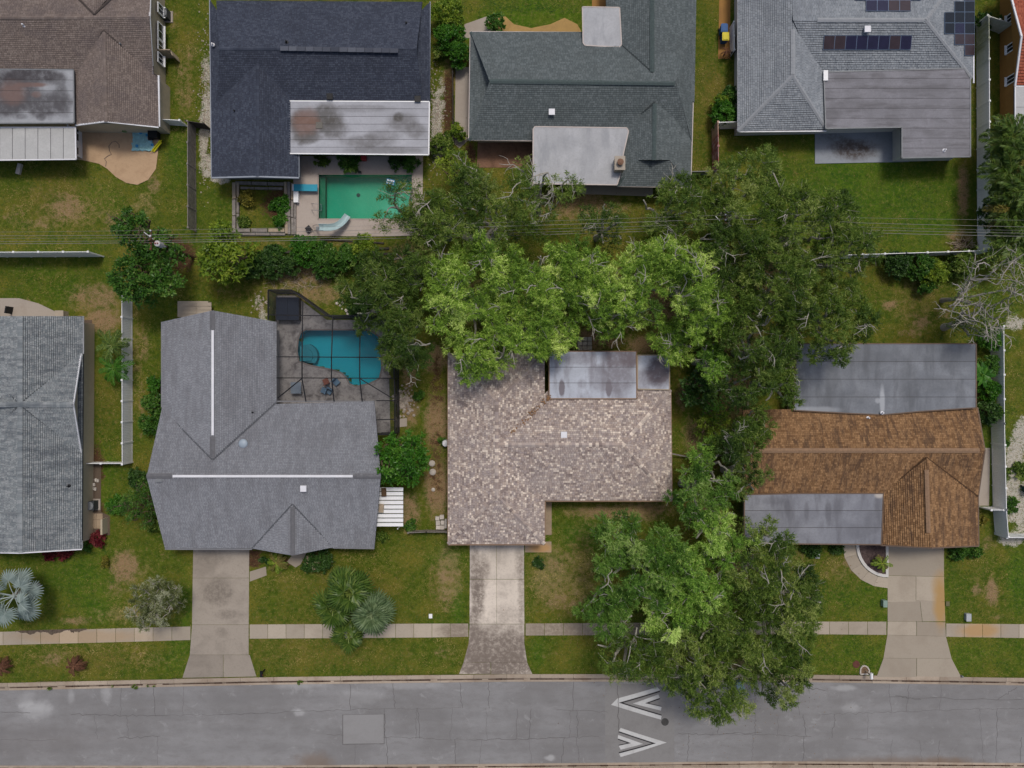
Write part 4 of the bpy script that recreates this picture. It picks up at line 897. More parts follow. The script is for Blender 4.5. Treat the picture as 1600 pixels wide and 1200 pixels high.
# --- pale grey house with solar panels
m_pg = m_shingle('pale_grey_shingles', [(0, C(.17, .19, .215)), (.4, C(.262, .285, .31)), (1, C(.345, .367, .39))], C(.165, .18, .20), .5, (2.0, .6, 1), .5)
m_pgc = m_plain('pale_ridge', C(.31, .325, .345), .9, .15, 4)
hs = House('pale_grey_house', (1330, 100), 'pale grey hip roofed house with solar panels and a grey rolled flat roof', .19, .26, m_pg, M['white_trim'], m_pgc, wall=wall_white, lift=.05)
hs.slope([(1153, -70, E), (1239, -70, 4.4), (1239, 118, 4.4), (1153, 205, E)]).slope([(1153, 205, E), (1239, 118, 4.4), (1292, 202, E)]).slope([(1239, -70, 4.4), (1239, 118, 4.4), (1292, 202, E), (1292, -70, E)])
hs.slope([(1239, 31, 4.6), (1447, 31, 4.6), (1519, 122, E), (1278, 122, E)]).slope([(1239, 31, 4.6), (1447, 31, 4.6), (1523, -70, E), (1240, -70, E)]).slope([(1447, 31, 4.6), (1519, 122, E), (1523, -70, E)])
hs.ridge((1239, 46, 4.42), (1239, 116, 4.42), .4); hs.ridge((1277, 31, 4.62), (1444, 31, 4.62), .4)
for a, b, za, zb in (((1153, 205), (1239, 118), E, 4.4), ((1292, 202), (1239, 118), E, 4.4), ((1519, 122), (1447, 31), E, 4.6), ((1523, -70), (1447, 31), E, 4.6)): hs.ridge((*a, za + .02), (*b, zb), .36)
hs.gutter((1153, -70, 2.52), (1153, 206, 2.52), (1291, 205, 2.52)); hs.gutter((1521, -70, 2.52), (1521, 130, 2.52))
hs.walls([(1155, -60), (1519, -60), (1515, 243), (1411, 245), (1411, 197), (1290, 200), (1155, 203)], E, .35); hs.finish()
m_roll = m_flat('grey_roll_roofing', C(.20, .197, .215), C(.10, .095, .10), [(1320, 122, 20, 6, .5), (1430, 108, 70, 4, .8), (1370, 120, 12, 12, .4), (1340, 165, 40, 8, .4), (1420, 140, 60, 6, .4), (1300, 180, 14, 12, .5)], 2.9, light=C(.26, .256, .28), streak=(.3, 1.6, 1))
hs.flat([(1287, 113), (1506, 107), (1516, 122), (1516, 245), (1409, 247), (1409, 199), (1290, 201)], 2.98, m_roll, 9, 'y', M['grey_metal'])
mb = MB(); mb.bar(P(1290, 110, 3.08), P(1290, 126, 3.08), .42, .1); mb.build('roof_patch', M['white'], hs.r)
hs.vent(1354, 47, 4.4, 'box'); hs.vent(1475, 235, 3.0, 'pipe')

# --- brown house on the right
m_bro = m_shingle('brown_shingles', [(0, C(0.124, 0.066, 0.032)), (.4, C(0.254, 0.144, 0.072)), (.8, C(0.378, 0.223, 0.112)), (1, C(0.497, 0.329, 0.175))], C(0.076, 0.049, 0.037), .8, (3.6, .6, 1), .7)
hs = House('brown_house', (1350, 740), 'brown shingle house with two blue grey flat roof sections and a curved front walk', .18, .24, m_bro, m_plain('dark_brown_fascia', C(.16, .11, .08), .7), m_plain('brown_ridge', C(.29, .185, .115), .9, .25, 5), wall=wall_cream, lift=.05)
hs.slope([(1160, 640, E), (1527, 637, E), (1538, 704, 4.4), (1163, 704, 4.4)]).slope([(1163, 704, 4.4), (1538, 704, 4.4), (1528, 774, E), (1163, 776, E)])
hs.slope([(1447, 715, 4.3), (1455, 855, 4.3), (1377, 851, E), (1380, 771, E)]).slope([(1447, 715, 4.3), (1455, 855, 4.3), (1528, 852, E), (1528, 776, E)])
hs.ridge((1172, 704, 4.42), (1530, 704, 4.42), .44); hs.ridge((1448, 734, 4.34), (1451, 832, 4.34), .4)
hs.gutter((1528, 774, 2.52), (1529, 853, 2.52)); hs.gutter((1377, 852, 2.55), (1455, 856, 4.25), (1529, 853, 2.55), w=.12); hs.gutter((1527, 637, 2.55), (1538.5, 704, 4.35), (1528, 775, 2.55), w=.12)
hs.walls([(1168, 645), (1240, 645), (1240, 540), (1523, 540), (1527, 772), (1526, 850), (1380, 849), (1168, 849)], E, .4); hs.gable((1528, 638, E), (1538, 704, 4.35), (1528, 773, E), .35, (-1, 0)); hs.gable((1378, 851, E), (1455, 855, 4.25), (1528, 852, E), .35, (0, 1)); hs.valley(((1447, 715, 4.3), (1380, 771, E)), ((1447, 715, 4.3), (1528, 776, E))).finish()
m_bg = m_flat('blue_grey_membrane', C(.175, .188, .21), C(.10, .105, .115), [(1420, 595, 14, 40, .5), (1300, 590, 10, 40, .45), (1350, 560, 60, 12, .35), (1460, 600, 30, 14, .4), (1340, 620, 30, 10, .3), (1480, 560, 14, 20, .4)], 2.95, streak=(.9, .22, 1), light=C(.245, .26, .285), rust=C(.45, .47, .50), rspots=[(1378, 628, 4, 26, .8), (1371, 626, 4, 4, .6), (1270, 640, 40, 5, .5)])
hs.flat([(1245, 537), (1525, 537), (1525, 637), (1435, 643), (1380, 648), (1330, 646), (1240, 641)], 3.0, m_bg, 4, 'y')
m_bg2 = m_flat('blue_grey_membrane_front', C(.205, .212, .24), C(.11, .11, .125), [(1230, 795, 5, 14, .6), (1260, 800, 4, 16, .6), (1294, 800, 5, 22, .7), (1310, 790, 8, 14, .4), (1365, 815, 14, 20, .5), (1210, 782, 20, 6, .4), (1340, 830, 20, 12, .4)], 2.9, streak=(.9, .22, 1), light=C(.27, .28, .31), rust=C(.50, .46, .42), rspots=[(1374, 773, 8, 6, .9)])
hs.flat([(1163, 773), (1250, 771), (1380, 771), (1377, 851), (1163, 849)], 2.92, m_bg2, 3, 'y')
hs.vent(1378, 645, 3.2, 'pipe'); hs.vent(1356, 653, 3.0, 'pipe'); hs.garage(1393, 1470, 845)

# --- red tiled house at the top right edge
m_red = m_shingle('red_clay_tiles', [(0, C(.22, .055, .035)), (.5, C(.36, .105, .065)), (1, C(.46, .16, .10))], C(.20, .06, .04), .5, None, .4)
hs = House('orange_house', (1610, 80), 'orange stucco house with a red tiled roof and three white framed windows', .26, .24, m_red, M['white_trim'], wall=wall_orange, lift=.06)
hs.slope([(1597, 57, 4.3), (1700, 57, 4.3), (1700, -40, E), (1573, -30, E)]).slope([(1597, 57, 4.3), (1700, 57, 4.3), (1700, 134, E), (1587, 133, E)]); hs.ridge((1598, 57, 4.3), (1700, 57, 4.3), .3)
hs.gutter((1573, -30, 2.6), (1596, 57, 4.3), (1586, 134, 2.6), w=.16)
x0 = P(1562, 0, 0).x; a = P(0, -50, 0).y; b = P(0, 197, 0).y
hs.wl.box(((x0 + 58) / 2, (a + b) / 2, 1.25), (58 - x0, a - b, 2.5)); hs.gable((1578, -28, E), (1597, 57, 4.25), (1587, 132, E), .02, (1, 0)); hs.finish()
hs.flat([(1586, 135), (1680, 135), (1680, 200), (1586, 200)], 2.62, m_plain('white_membrane', C(.46, .46, .46), .7, .1), 2, 'y')
for y, zz in ((25, 1.6), (72, 1.6), (122, 1.6)): p = P(1577, y + 2, zz); hs.window((x0 - .02, p.y, zz), .75, 1.1, 'x', 1)

# ------------------------------------------------------------------ trees, shrubs, palms
def leaf(r, g, b): return C(r, g, b)
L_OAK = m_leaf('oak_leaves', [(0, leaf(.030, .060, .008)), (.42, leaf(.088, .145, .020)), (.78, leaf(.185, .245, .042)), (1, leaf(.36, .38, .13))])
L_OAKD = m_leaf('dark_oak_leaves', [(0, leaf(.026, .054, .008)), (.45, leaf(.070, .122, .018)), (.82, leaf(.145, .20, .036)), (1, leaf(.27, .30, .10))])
L_OAK_LIT = m_leaf('light_oak_leaves', [(0, leaf(.050, .100, .012)), (.42, leaf(.150, .25, .030)), (.78, leaf(.31, .42, .065)), (1, leaf(.58, .64, .21))])  # lot copy of the oak leaves, brighter light put into the colour
L_FRONT = m_leaf('fresh_oak_leaves', [(0, leaf(.046, .105, .012)), (.42, leaf(.135, .25, .032)), (.78, leaf(.28, .41, .068)), (1, leaf(.52, .61, .20))])  # front oaks of the lot, lightened in colour the same way
L_MID = m_leaf('mid_oak_leaves', [(0, leaf(.034, .085, .012)), (.42, leaf(.095, .195, .030)), (.8, leaf(.20, .32, .060)), (1, leaf(.38, .46, .17))])
L_GREEN = m_leaf('glossy_green_leaves', [(0, leaf(.026, .080, .010)), (.5, leaf(.062, .165, .020)), (.9, leaf(.115, .24, .032)), (1, leaf(.20, .30, .06))], rough=.4)
L_BRIGHT = m_leaf('bright_green_leaves', [(0, leaf(.025, .095, .008)), (.5, leaf(.055, .185, .014)), (1, leaf(.12, .27, .03))], rough=.4)
L_DARK = m_leaf('deep_green_leaves', [(0, leaf(.020, .055, .010)), (.5, leaf(.045, .110, .020)), (1, leaf(.095, .18, .04))], rough=.4)
L_MANGO = m_leaf('yellow_green_leaves', [(0, leaf(.065, .125, .012)), (.5, leaf(.17, .27, .022)), (1, leaf(.34, .42, .045))], rough=.45)
L_GREY = m_leaf('grey_green_leaves', [(0, leaf(.09, .115, .035)), (.5, leaf(.19, .215, .075)), (1, leaf(.42, .44, .30))])
L_RED = m_leaf('crimson_leaves', [(0, leaf(.06, .006, .010)), (.6, leaf(.16, .012, .022)), (1, leaf(.26, .05, .05))])
L_YEL = m_leaf('yellow_leaves', [(0, leaf(.10, .10, .015)), (.6, leaf(.25, .22, .03)), (1, leaf(.42, .36, .06))])
L_SILVER = m_leaf('silver_fan_leaves', [(0, leaf(.15, .20, .19)), (.5, leaf(.24, .30, .285)), (1, leaf(.36, .42, .40))], .15)
L_PALM = m_leaf('palm_leaflets', [(0, leaf(.036, .075, .012)), (.5, leaf(.082, .15, .024)), (1, leaf(.18, .24, .05))], .2, .4)
L_PALMG = m_leaf('grey_palm_leaflets', [(0, leaf(.075, .125, .050)), (.5, leaf(.15, .22, .10)), (1, leaf(.28, .36, .19))], .2, .4)
L_PALMO = m_leaf('golden_palm_leaflets', [(0, leaf(.10, .11, .02)), (.5, leaf(.18, .17, .035)), (1, leaf(.28, .21, .06))], .2, .4)
L_DEADF = m_leaf('dead_palm_leaflets', [(0, leaf(.06, .025, .015)), (.5, leaf(.11, .045, .025)), (1, leaf(.19, .09, .05))], .1, .8)

def rvec(r, n): v = r.normal(size=(n, 3)); return v / np.linalg.norm(v, axis=1, keepdims=True)
def leaf_tris(r, clumps, per, llen, lw, upbias=.25, twigs=24, spread=.7, droop=0.0, quad=False, tint0=.5, tvar=.2):
    """clumps: rows x,y,z,rad -> leaf faces set along twigs that spray out of each clump"""
    out = []; tin = []
    for (x, y, z, rc) in clumps:
        nt = max(6, int(twigs * min(1.6, rc))); d = rvec(r, nt); d[:, 2] = np.abs(d[:, 2]) * (1 - droop) + upbias * .6 - .25; d /= np.linalg.norm(d, axis=1, keepdims=True)
        n = max(20, int(per * rc * rc)); k = r.integers(0, nt, n); t = rc * (.25 + .75 * r.random(n) ** .6) * (.65 + .35 * r.random(nt))[k]
        p = np.array([x, y, z]) + d[k] * t[:, None] + r.normal(size=(n, 3)) * rc * .07
        ld = d[k] * (1 - spread) + rvec(r, n) * spread; ld[:, 2] -= droop * .4; ld /= np.linalg.norm(ld, axis=1, keepdims=True)
        up = np.array([0, 0, 1.0]) + rvec(r, n) * .75; s_ = np.cross(ld, up); s_ /= np.linalg.norm(s_, axis=1, keepdims=True) + 1e-6
        L = llen * (.6 + .8 * r.random(n))[:, None]; w = lw * (.7 + .6 * r.random(n))[:, None]
        if quad: f = np.stack([p, p + ld * L * .45 + s_ * w, p + ld * L, p + ld * L * .45 - s_ * w], 1)
        else: f = np.stack([p - s_ * w * .55, p + s_ * w * .55, p + ld * L], 1)
        out.append(f.reshape(-1, 3)); ct = r.normal() * tvar * .95
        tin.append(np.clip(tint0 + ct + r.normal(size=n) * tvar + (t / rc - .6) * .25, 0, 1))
    return np.concatenate(out), np.concatenate(tin)

def limb_path(r, a, b, k=6, wob=.12):
    a = np.array(a, float); b = np.array(b, float); L = np.linalg.norm(b - a); o = []
    off = np.zeros(3)
    for i in range(k + 1):
        t = i / k; off = off + r.normal(size=3) * wob * L / k if 0 < i else off
        o.append(a + (b - a) * t + off * math.sin(math.pi * min(1, t * 1.0)) + np.array([0, 0, .08 * L * math.sin(math.pi * t)]))
    o[-1] = b; return o

def tree(name, px, py, rpx, h, label, mat, seed, cat='tree', bark=None, dens=1.0, crc=(.9, 1.5), per=440, llen=.26, lw=.056, quad=False, nlimb=6, bare=3, gaps=.12, low=.45, shape=None, group=None, twigs=22, spread=.6, tvar=.2, tint0=.5, trunk_r=.3, flat=.85):
    r = np.random.default_rng(seed); bark = bark or M['bark']
    zc = h * .8; c = P(px, py, zc); Rr = rpx / S * (H - zc) / H
    root = empty(name, (c.x, c.y, 0), label, cat, group)
    ph = r.random(4) * 6.28; am = r.random(4) * np.array([.16, .14, .10, .08])
    def rad(th): return Rr * (1 - .12 + sum(am[i] * math.sin((i + 2) * th + ph[i]) for i in range(4)))
    sx_, sy_ = shape or (1, 1)
    # clump centres
    cl = []; mid = (crc[0] + crc[1]) / 2; tries = int(240 * max(1, (Rr / mid) ** 2) * .35)
    for _ in range(tries):
        th = r.random() * 6.2832; q = math.sqrt(r.random()); rc = r.uniform(*crc); lim = rad(th) - rc * .55
        if lim < .2: lim = .2
        rr_ = q * lim; x, y = rr_ * math.cos(th) * sx_, rr_ * math.sin(th) * sy_
        if any((x - e[0]) ** 2 + (y - e[1]) ** 2 < (.72 * (rc + e[3]) * .62) ** 2 for e in cl): continue
        z = h * (low + (1 - low) * math.sqrt(max(0, 1 - flat * (rr_ / max(rad(th), .3)) ** 2))) - rc * .6 + r.normal() * .6
        cl.append((x, y, max(z, rc * .5), rc))
    cl = [e for e in cl if r.random() > gaps * .6]
    keep = [e for e in cl if r.random() < .4]
    under = [(e[0] * .8 + r.normal() * .4, e[1] * .8 + r.normal() * .4, max(.6, e[2] * .66), e[3] * .9) for e in keep]
    # skeleton
    fork = np.array([r.normal() * .3, r.normal() * .3, h * .28]); mb = MB()
    mb.tube([(0, 0, -.1), (fork[0] * .3, fork[1] * .3, h * .1), (fork[0] * .8, fork[1] * .8, h * .2), tuple(fork)], [trunk_r * 1.35, trunk_r, trunk_r * .9, trunk_r * .85], 9)
    tr = mb.mesh('trunk', bark); link('trunk', tr, root)
    limbs = []; a0 = r.random() * 6.28
    for i in range(nlimb):
        th = a0 + 6.283 * i / nlimb + r.normal() * .2; q = rad(th) * r.uniform(.6, .8)
        e = (q * math.cos(th) * sx_, q * math.sin(th) * sy_, h * r.uniform(.66, .84)); limbs.append(limb_path(r, fork, e, 7, .22))
    mbs = [MB() for _ in limbs]
    for l, m_ in zip(limbs, mbs): m_.tube([tuple(p) for p in l], list(np.linspace(trunk_r * .62, .06, len(l))), 7)
    own = []
    for (x, y, z, rc) in cl:
        best = None
        for li, l in enumerate(limbs):
            for p in l[1:]:
                d2 = (p[0] - x) ** 2 + (p[1] - y) ** 2 + (p[2] - z) ** 2 + (0 if math.hypot(p[0], p[1]) < math.hypot(x, y) + .2 else 3)
                if best is None or d2 < best[0]: best = (d2, li, p)
        own.append(best[1]); pa = limb_path(r, best[2], (x, y, z), 5, .3); mbs[best[1]].tube([tuple(p) for p in pa], list(np.linspace(.065, .016, 6)), 5, cap=False)
        for _ in range(2):
            d = rvec(r, 1)[0]; d[2] = abs(d[2]) * .8 + .1
            mbs[best[1]].tube([(x, y, z), tuple(np.array([x, y, z]) + d * rc * .5 + r.normal(size=3) * .06), tuple(np.array([x, y, z]) + d * rc * .95)], [.026, .018, .008], 4, cap=False)
    for _ in range(bare):                           # bare pale branches standing out of the crown
        ei = r.integers(0, len(cl)); e = cl[ei]; li = own[ei]; p0 = np.array(e[:3]); th = r.random() * 6.28
        L = r.uniform(1.1, 2.4); p1 = p0 + np.array([math.cos(th) * L, math.sin(th) * L, e[3] * .8 + .1]); pa = limb_path(r, p0, p1, 6, .35)
        mbs[li].tube([tuple(p) for p in pa], list(np.linspace(.055, .018, 7)), 5, cap=False)
        for j in range(3):
            b0 = pa[2 + j]; th2 = th + r.choice([-1, 1]) * r.uniform(.4, 1.1); l2 = L * r.uniform(.3, .55)
            pb_ = limb_path(r, b0, b0 + np.array([math.cos(th2) * l2, math.sin(th2) * l2, .25]), 4, .35); mbs[li].tube([tuple(p) for p in pb_], list(np.linspace(.03, .009, 5)), 4, cap=False)
    for m_ in mbs: link('branch', m_.mesh('branch', bark), root)
    if per > 0:
        v, t = leaf_tris(r, cl, per * dens, llen, lw, twigs=twigs, spread=spread, quad=quad, tint0=tint0, tvar=tvar)
        if under:
            v2, t2 = leaf_tris(r, under, per * dens * .5, llen, lw, twigs=twigs, spread=spread, quad=quad, tint0=tint0, tvar=tvar); v = np.concatenate([v, v2]); t = np.concatenate([t, t2])
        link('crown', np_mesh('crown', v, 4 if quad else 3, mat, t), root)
    return root

OG = 'live oaks over the gardens'
K = dict(group=OG)
oaks = [
 # x, y, radius px, height, material, label, density, bare
 (735, 470, 78, 9.5, L_OAK_LIT, 'light green live oak at the corner of the lot, reaching down to the tan roof', 1.0, 5),
 (815, 505, 72, 9.0, L_OAK_LIT, 'light green live oak hanging over the north edge of the tan roof', 1.0, 4),
 (848, 440, 62, 9.6, L_OAK_LIT, 'light green live oak in the back row, behind the one over the tan roof', 1.0, 4),
 (925, 460, 62, 9.0, L_OAK_LIT, 'light green live oak north of the silver flat roof, with brown soil below', .9, 4),
 (1000, 445, 64, 9.4, L_OAK_LIT, 'light green live oak north of the small silver roof corner', .95, 5),
 (1082, 440, 66, 9.8, L_OAK_LIT, 'light green live oak with twisted pale branches at the east end of the back row', .95, 9),
 (1062, 525, 46, 7.5, L_OAK_LIT, 'lower light green oak close beside the corner of the small silver roof', 1.0, 3),
 (590, 460, 66, 8.5, L_OAKD, 'dark live oak overhanging the teal screened pool', .95, 2),
 (635, 535, 48, 8.0, L_OAKD, 'dark narrow live oak between the screened pool and the tan house lot', 1.0, 2),
 (640, 425, 44, 8.0, L_OAKD, 'dark live oak north of the screened pool, next to the wooden ties', .9, 2),
 (632, 325, 44, 9.0, L_OAK, 'thin open live oak leaning over the end of the green pool', .42, 3),
 (690, 345, 60, 9.0, L_OAK, 'live oak just east of the green pool deck, over the side strip', .85, 4),
 (745, 290, 40, 8.0, L_OAKD, 'small live oak over the rust coloured patio of the green grey house', .75, 3),
 (845, 300, 62, 9.5, L_OAK, 'airy live oak with pale limbs touching the large white flat roof', .5, 8),
 (770, 350, 52, 8.0, L_OAK, 'open live oak over the lane behind the airy one', .55, 4),
 (945, 350, 42, 7.5, L_OAKD, 'small thin oak over the brown yard south of the green grey house', .5, 3),
 (1055, 325, 62, 9.0, L_OAK, 'live oak at the south east corner of the green grey house', .9, 4),
 (1165, 305, 74, 9.5, L_OAK, 'live oak standing over the rust stained fence end', .95, 4),
 (1130, 395, 55, 9.0, L_OAKD, 'dark live oak below the transformer pole among the wires', .9, 3),
 (1260, 350, 72, 9.5, L_OAK, 'live oak spreading onto the bright green lawn of the solar house', .95, 5),
 (1325, 400, 56, 9.0, L_OAK, 'outermost live oak on the bright lawn, east of its larger neighbour', .85, 4),
 (1220, 450, 82, 10.5, L_OAK, 'largest live oak east of the lot, in the middle of the dark grove', 1.0, 6),
 (1310, 500, 62, 9.5, L_OAK, 'live oak hanging over the corner of the large blue grey flat roof', .95, 5),
 (1190, 545, 62, 9.5, L_OAKD, 'dark live oak in the grove west of the large blue grey flat roof', .95, 5),
 (1215, 600, 40, 8.0, L_OAK, 'live oak at the west edge of the large blue grey flat roof', .9, 3),
 (1180, 670, 34, 7.0, L_OAK, 'low live oak at the west end of the brown ridge', .9, 2),
 (1160, 745, 36, 7.0, L_OAKD, 'dark low oak tucked by the west end of the brown roof', .9, 1),
 (1090, 770, 56, 7.5, L_MID, 'fresh green oak at the south east corner of the tan roof', .95, 3),
 (1130, 840, 52, 8.0, L_FRONT, 'fresh green oak by the west edge of the front blue grey roof', .95, 3),
 (1000, 880, 78, 8.5, L_MID, 'broad green oak on the front lawn of the tan house, east of the drive', 1.0, 3),
 (1090, 915, 70, 8.5, L_FRONT, 'yellowish green oak on the front lawn, east of the broad green one', 1.0, 4),
 (1190, 890, 74, 9.0, L_OAK, 'oak with forked grey limbs before the front blue grey roof', .85, 10),
 (985, 1020, 56, 8.0, L_OAK, 'thin oak over the pavement and verge west of the speed hump trees', .55, 4),
 (1075, 1025, 62, 8.5, L_OAK, 'street oak reaching over the kerb just above the chevrons', .8, 4),
 (1122, 1085, 58, 8.5, L_OAK, 'street oak hanging lowest over the asphalt beside the manhole', .9, 3),
 (1215, 985, 70, 9.0, L_OAK, 'street oak over the pavement west of the buff drive', .95, 4),
 (1220, 1065, 44, 8.0, L_OAKD, 'dark street oak hanging over the kerb, east of the lowest one', .95, 2),
    (700, 432, 44, 8.5, L_OAK_LIT, 'light green live oak at the north west corner of the lot', 1.0, 3),
 (782, 420, 46, 9.0, L_OAK_LIT, 'light green live oak at the back boundary, between the first two of the row', 1.0, 3),
 (905, 418, 48, 9.0, L_OAK_LIT, 'light green live oak at the back boundary, north of the silver flat roof', 1.0, 4),
 (1040, 410, 44, 9.2, L_OAK_LIT, 'light green live oak at the back boundary, near the transformer pole', 1.0, 4),
 (955, 480, 46, 8.5, L_OAK_LIT, 'light green live oak just north of the silver flat roof, by the slab rack', 1.0, 3),
 (868, 520, 38, 8.0, L_OAK_LIT, 'light green live oak touching the west edge of the silver flat roof', 1.0, 2),
 (1112, 490, 42, 8.5, L_OAK_LIT, 'light green live oak at the east edge of the lot, beside the dark grove', 1.0, 4),
 (1108, 562, 34, 6.5, L_FRONT, 'small fresh oak above the dark glossy bush in the east side yard', 1.0, 1),
 (1112, 725, 36, 6.0, L_FRONT, 'small fresh oak just south of the collapsed rails', 1.0, 2),
 (1150, 455, 50, 9.5, L_OAK, 'live oak filling the west edge of the grove, at middle height', 1.0, 3),
 (1152, 600, 42, 8.5, L_OAKD, 'dark live oak at the south west of the grove', 1.0, 2),
 (1150, 690, 34, 7.5, L_OAKD, 'dark small oak between side yard and brown ridge', 1.0, 1),
 (955, 955, 46, 7.5, L_MID, 'green oak at the front edge of the lot, between drive lawn and pavement', 1.0, 2),
 (1040, 965, 46, 8.0, L_FRONT, 'fresh oak over the pavement north of the chevrons', 1.0, 3),
 (742, 562, 38, 8.5, L_OAK_LIT, 'light green live oak resting low on the north west corner of the tan roof', 1.0, 2),
 (1130, 985, 52, 9.0, L_OAK, 'oak at the heart of the street group, over the pavement', .95, 5),
 (1255, 930, 40, 8.5, L_OAKD, 'dark oak at the east end of the street group, over the lawn', 1.0, 2),
]
for i, (x, y, rp, h, mt, lb, dn, br) in enumerate(oaks):
    tree('oak_tree', x, y, rp * 1.12, h, lb, mt, 100 + i, dens=dn * 1.35, bare=max(1, round(br * (.9 if mt is L_OAK_LIT or br > 7 else .45))), gaps=.24 if dn > .7 else .36, **K)

# other trees
tree('mango_tree', 232, 425, 62, 6.5, 'dark glossy tree over the white fence corner, south of the transformer pole', L_GREEN, 201, bark=M['bark_dark'], crc=(.6, 1.0), per=300, llen=.30, lw=.07, quad=True, bare=0, gaps=.05, spread=.8)
tree('mango_tree', 218, 362, 40, 6.5, 'dark glossy tree north of the transformer pole', L_GREEN, 202, bark=M['bark_dark'], crc=(.6, .9), per=260, llen=.30, lw=.07, quad=True, bare=4, gaps=.2, spread=.8)
tree('fruit_tree', 350, 396, 50, 5.0, 'yellow green large leaved tree under the power lines', L_MANGO, 203, bark=M['bark_dark'], crc=(.6, .95), per=170, llen=.42, lw=.085, quad=True, bare=0, gaps=.05, spread=.75)
tree('round_tree', 629, 718, 50, 5.5, 'round bright green tree beside the white ribbed awning', L_BRIGHT, 204, bark=M['bark_dark'], crc=(.6, .9), per=300, llen=.30, lw=.075, quad=True, bare=0, gaps=0, spread=.85, flat=.95, low=.35)
tree('small_tree', 243, 942, 46, 4.5, 'thin grey green tree on the lawn left of the grey drive', L_GREY, 205, crc=(.5, .85), per=460, llen=.26, lw=.055, bare=2, gaps=.12, tvar=.3, trunk_r=.1, bark=M['bark_bare'])
tree('bare_tree', 1545, 455, 74, 8.5, 'nearly leafless grey tree at the end of the white fence', L_OAK, 206, bark=M['bark_bare'], crc=(.7, 1.2), per=80, llen=.24, lw=.06, bare=34, gaps=.1, nlimb=8, low=.6, trunk_r=.2)
tree('camphor_tree', 1525, 505, 38, 6.0, 'sparse olive tree below the leafless grey one', L_OAKD, 207, crc=(.7, 1.1), per=120, bare=8, gaps=.2)
tree('evergreen_shrub', 225, 782, 46, 3.2, 'loose green bush between the blue grey and grey houses', L_GREEN, 208, cat='bush', bark=M['bark_dark'], crc=(.45, .8), per=300, llen=.22, lw=.05, bare=0, gaps=.1, trunk_r=.08, low=.3, tvar=.25)
tree('evergreen_shrub', 1092, 608, 34, 3.6, 'dark glossy large leaved bush east of the small silver roof', L_DARK, 209, cat='bush', bark=M['bark_dark'], crc=(.5, .8), per=200, llen=.34, lw=.08, quad=True, bare=0, trunk_r=.08, low=.3, tvar=.25)
tree('evergreen_shrub', 1118, 668, 34, 3.2, 'bright loose shrub along the east side yard of the tan house', L_MANGO, 210, cat='bush', bark=M['bark_dark'], crc=(.5, .8), per=220, llen=.28, lw=.06, bare=0, trunk_r=.08, low=.3)
tree('evergreen_shrub', 1118, 636, 28, 3.0, 'mid green shrub north of the bright loose one in the side yard', L_BRIGHT, 211, cat='bush', bark=M['bark_dark'], crc=(.5, .8), per=200, llen=.24, lw=.06, bare=0, trunk_r=.08, low=.3)
tree('evergreen_shrub', 712, 262, 34, 4.5, 'bright green small tree at the south end of the pale side walk', L_MANGO, 212, bark=M['bark_dark'], crc=(.5, .8), per=260, llen=.24, lw=.06, bare=0, trunk_r=.1)

def shrub(px, py, rpx, h, label, mat, seed, name='shrub', cat='shrub', per=420, llen=.17, lw=.05, quad=True, shape=None, group=None, tvar=.2, crc=(.28, .5), spread=.8):
    r = np.random.default_rng(seed); zc = h * .7; c = P(px, py, zc); Rr = rpx / S
    root = empty(name, (c.x, c.y, 0), label, cat, group); sx_, sy_ = shape or (1, 1); cl = []
    for _ in range(int(60 + 90 * Rr * Rr * max(sx_, sy_))):
        th = r.random() * 6.283; q = math.sqrt(r.random()); rc = r.uniform(*crc); lim = max(.05, Rr * (1 + .12 * math.sin(3 * th + seed)) - rc * .6); x, y = q * lim * math.cos(th) * sx_, q * lim * math.sin(th) * sy_
        if any((x - e[0]) ** 2 + (y - e[1]) ** 2 < (.42 * (rc + e[3])) ** 2 for e in cl): continue
        cl.append((x, y, max(.15, h * math.sqrt(max(.1, 1 - .7 * q * q)) - rc * .7 + r.normal() * .06), rc))
    mb = MB()
    for e in cl: mb.tube([(e[0] * .3, e[1] * .3, -.05), (e[0] * .7, e[1] * .7, e[2] * .5), e[:3]], [.035, .025, .012], 5, cap=False)
    link('stem', mb.mesh('stem', M['bark_dark']), root)
    v, t = leaf_tris(r, cl, per / .35, llen, lw, twigs=26, spread=spread, quad=quad, tvar=tvar); link('foliage', np_mesh('foliage', v, 4 if quad else 3, mat, t), root)
    return root
HG = 'hedge shrubs along the back lane'
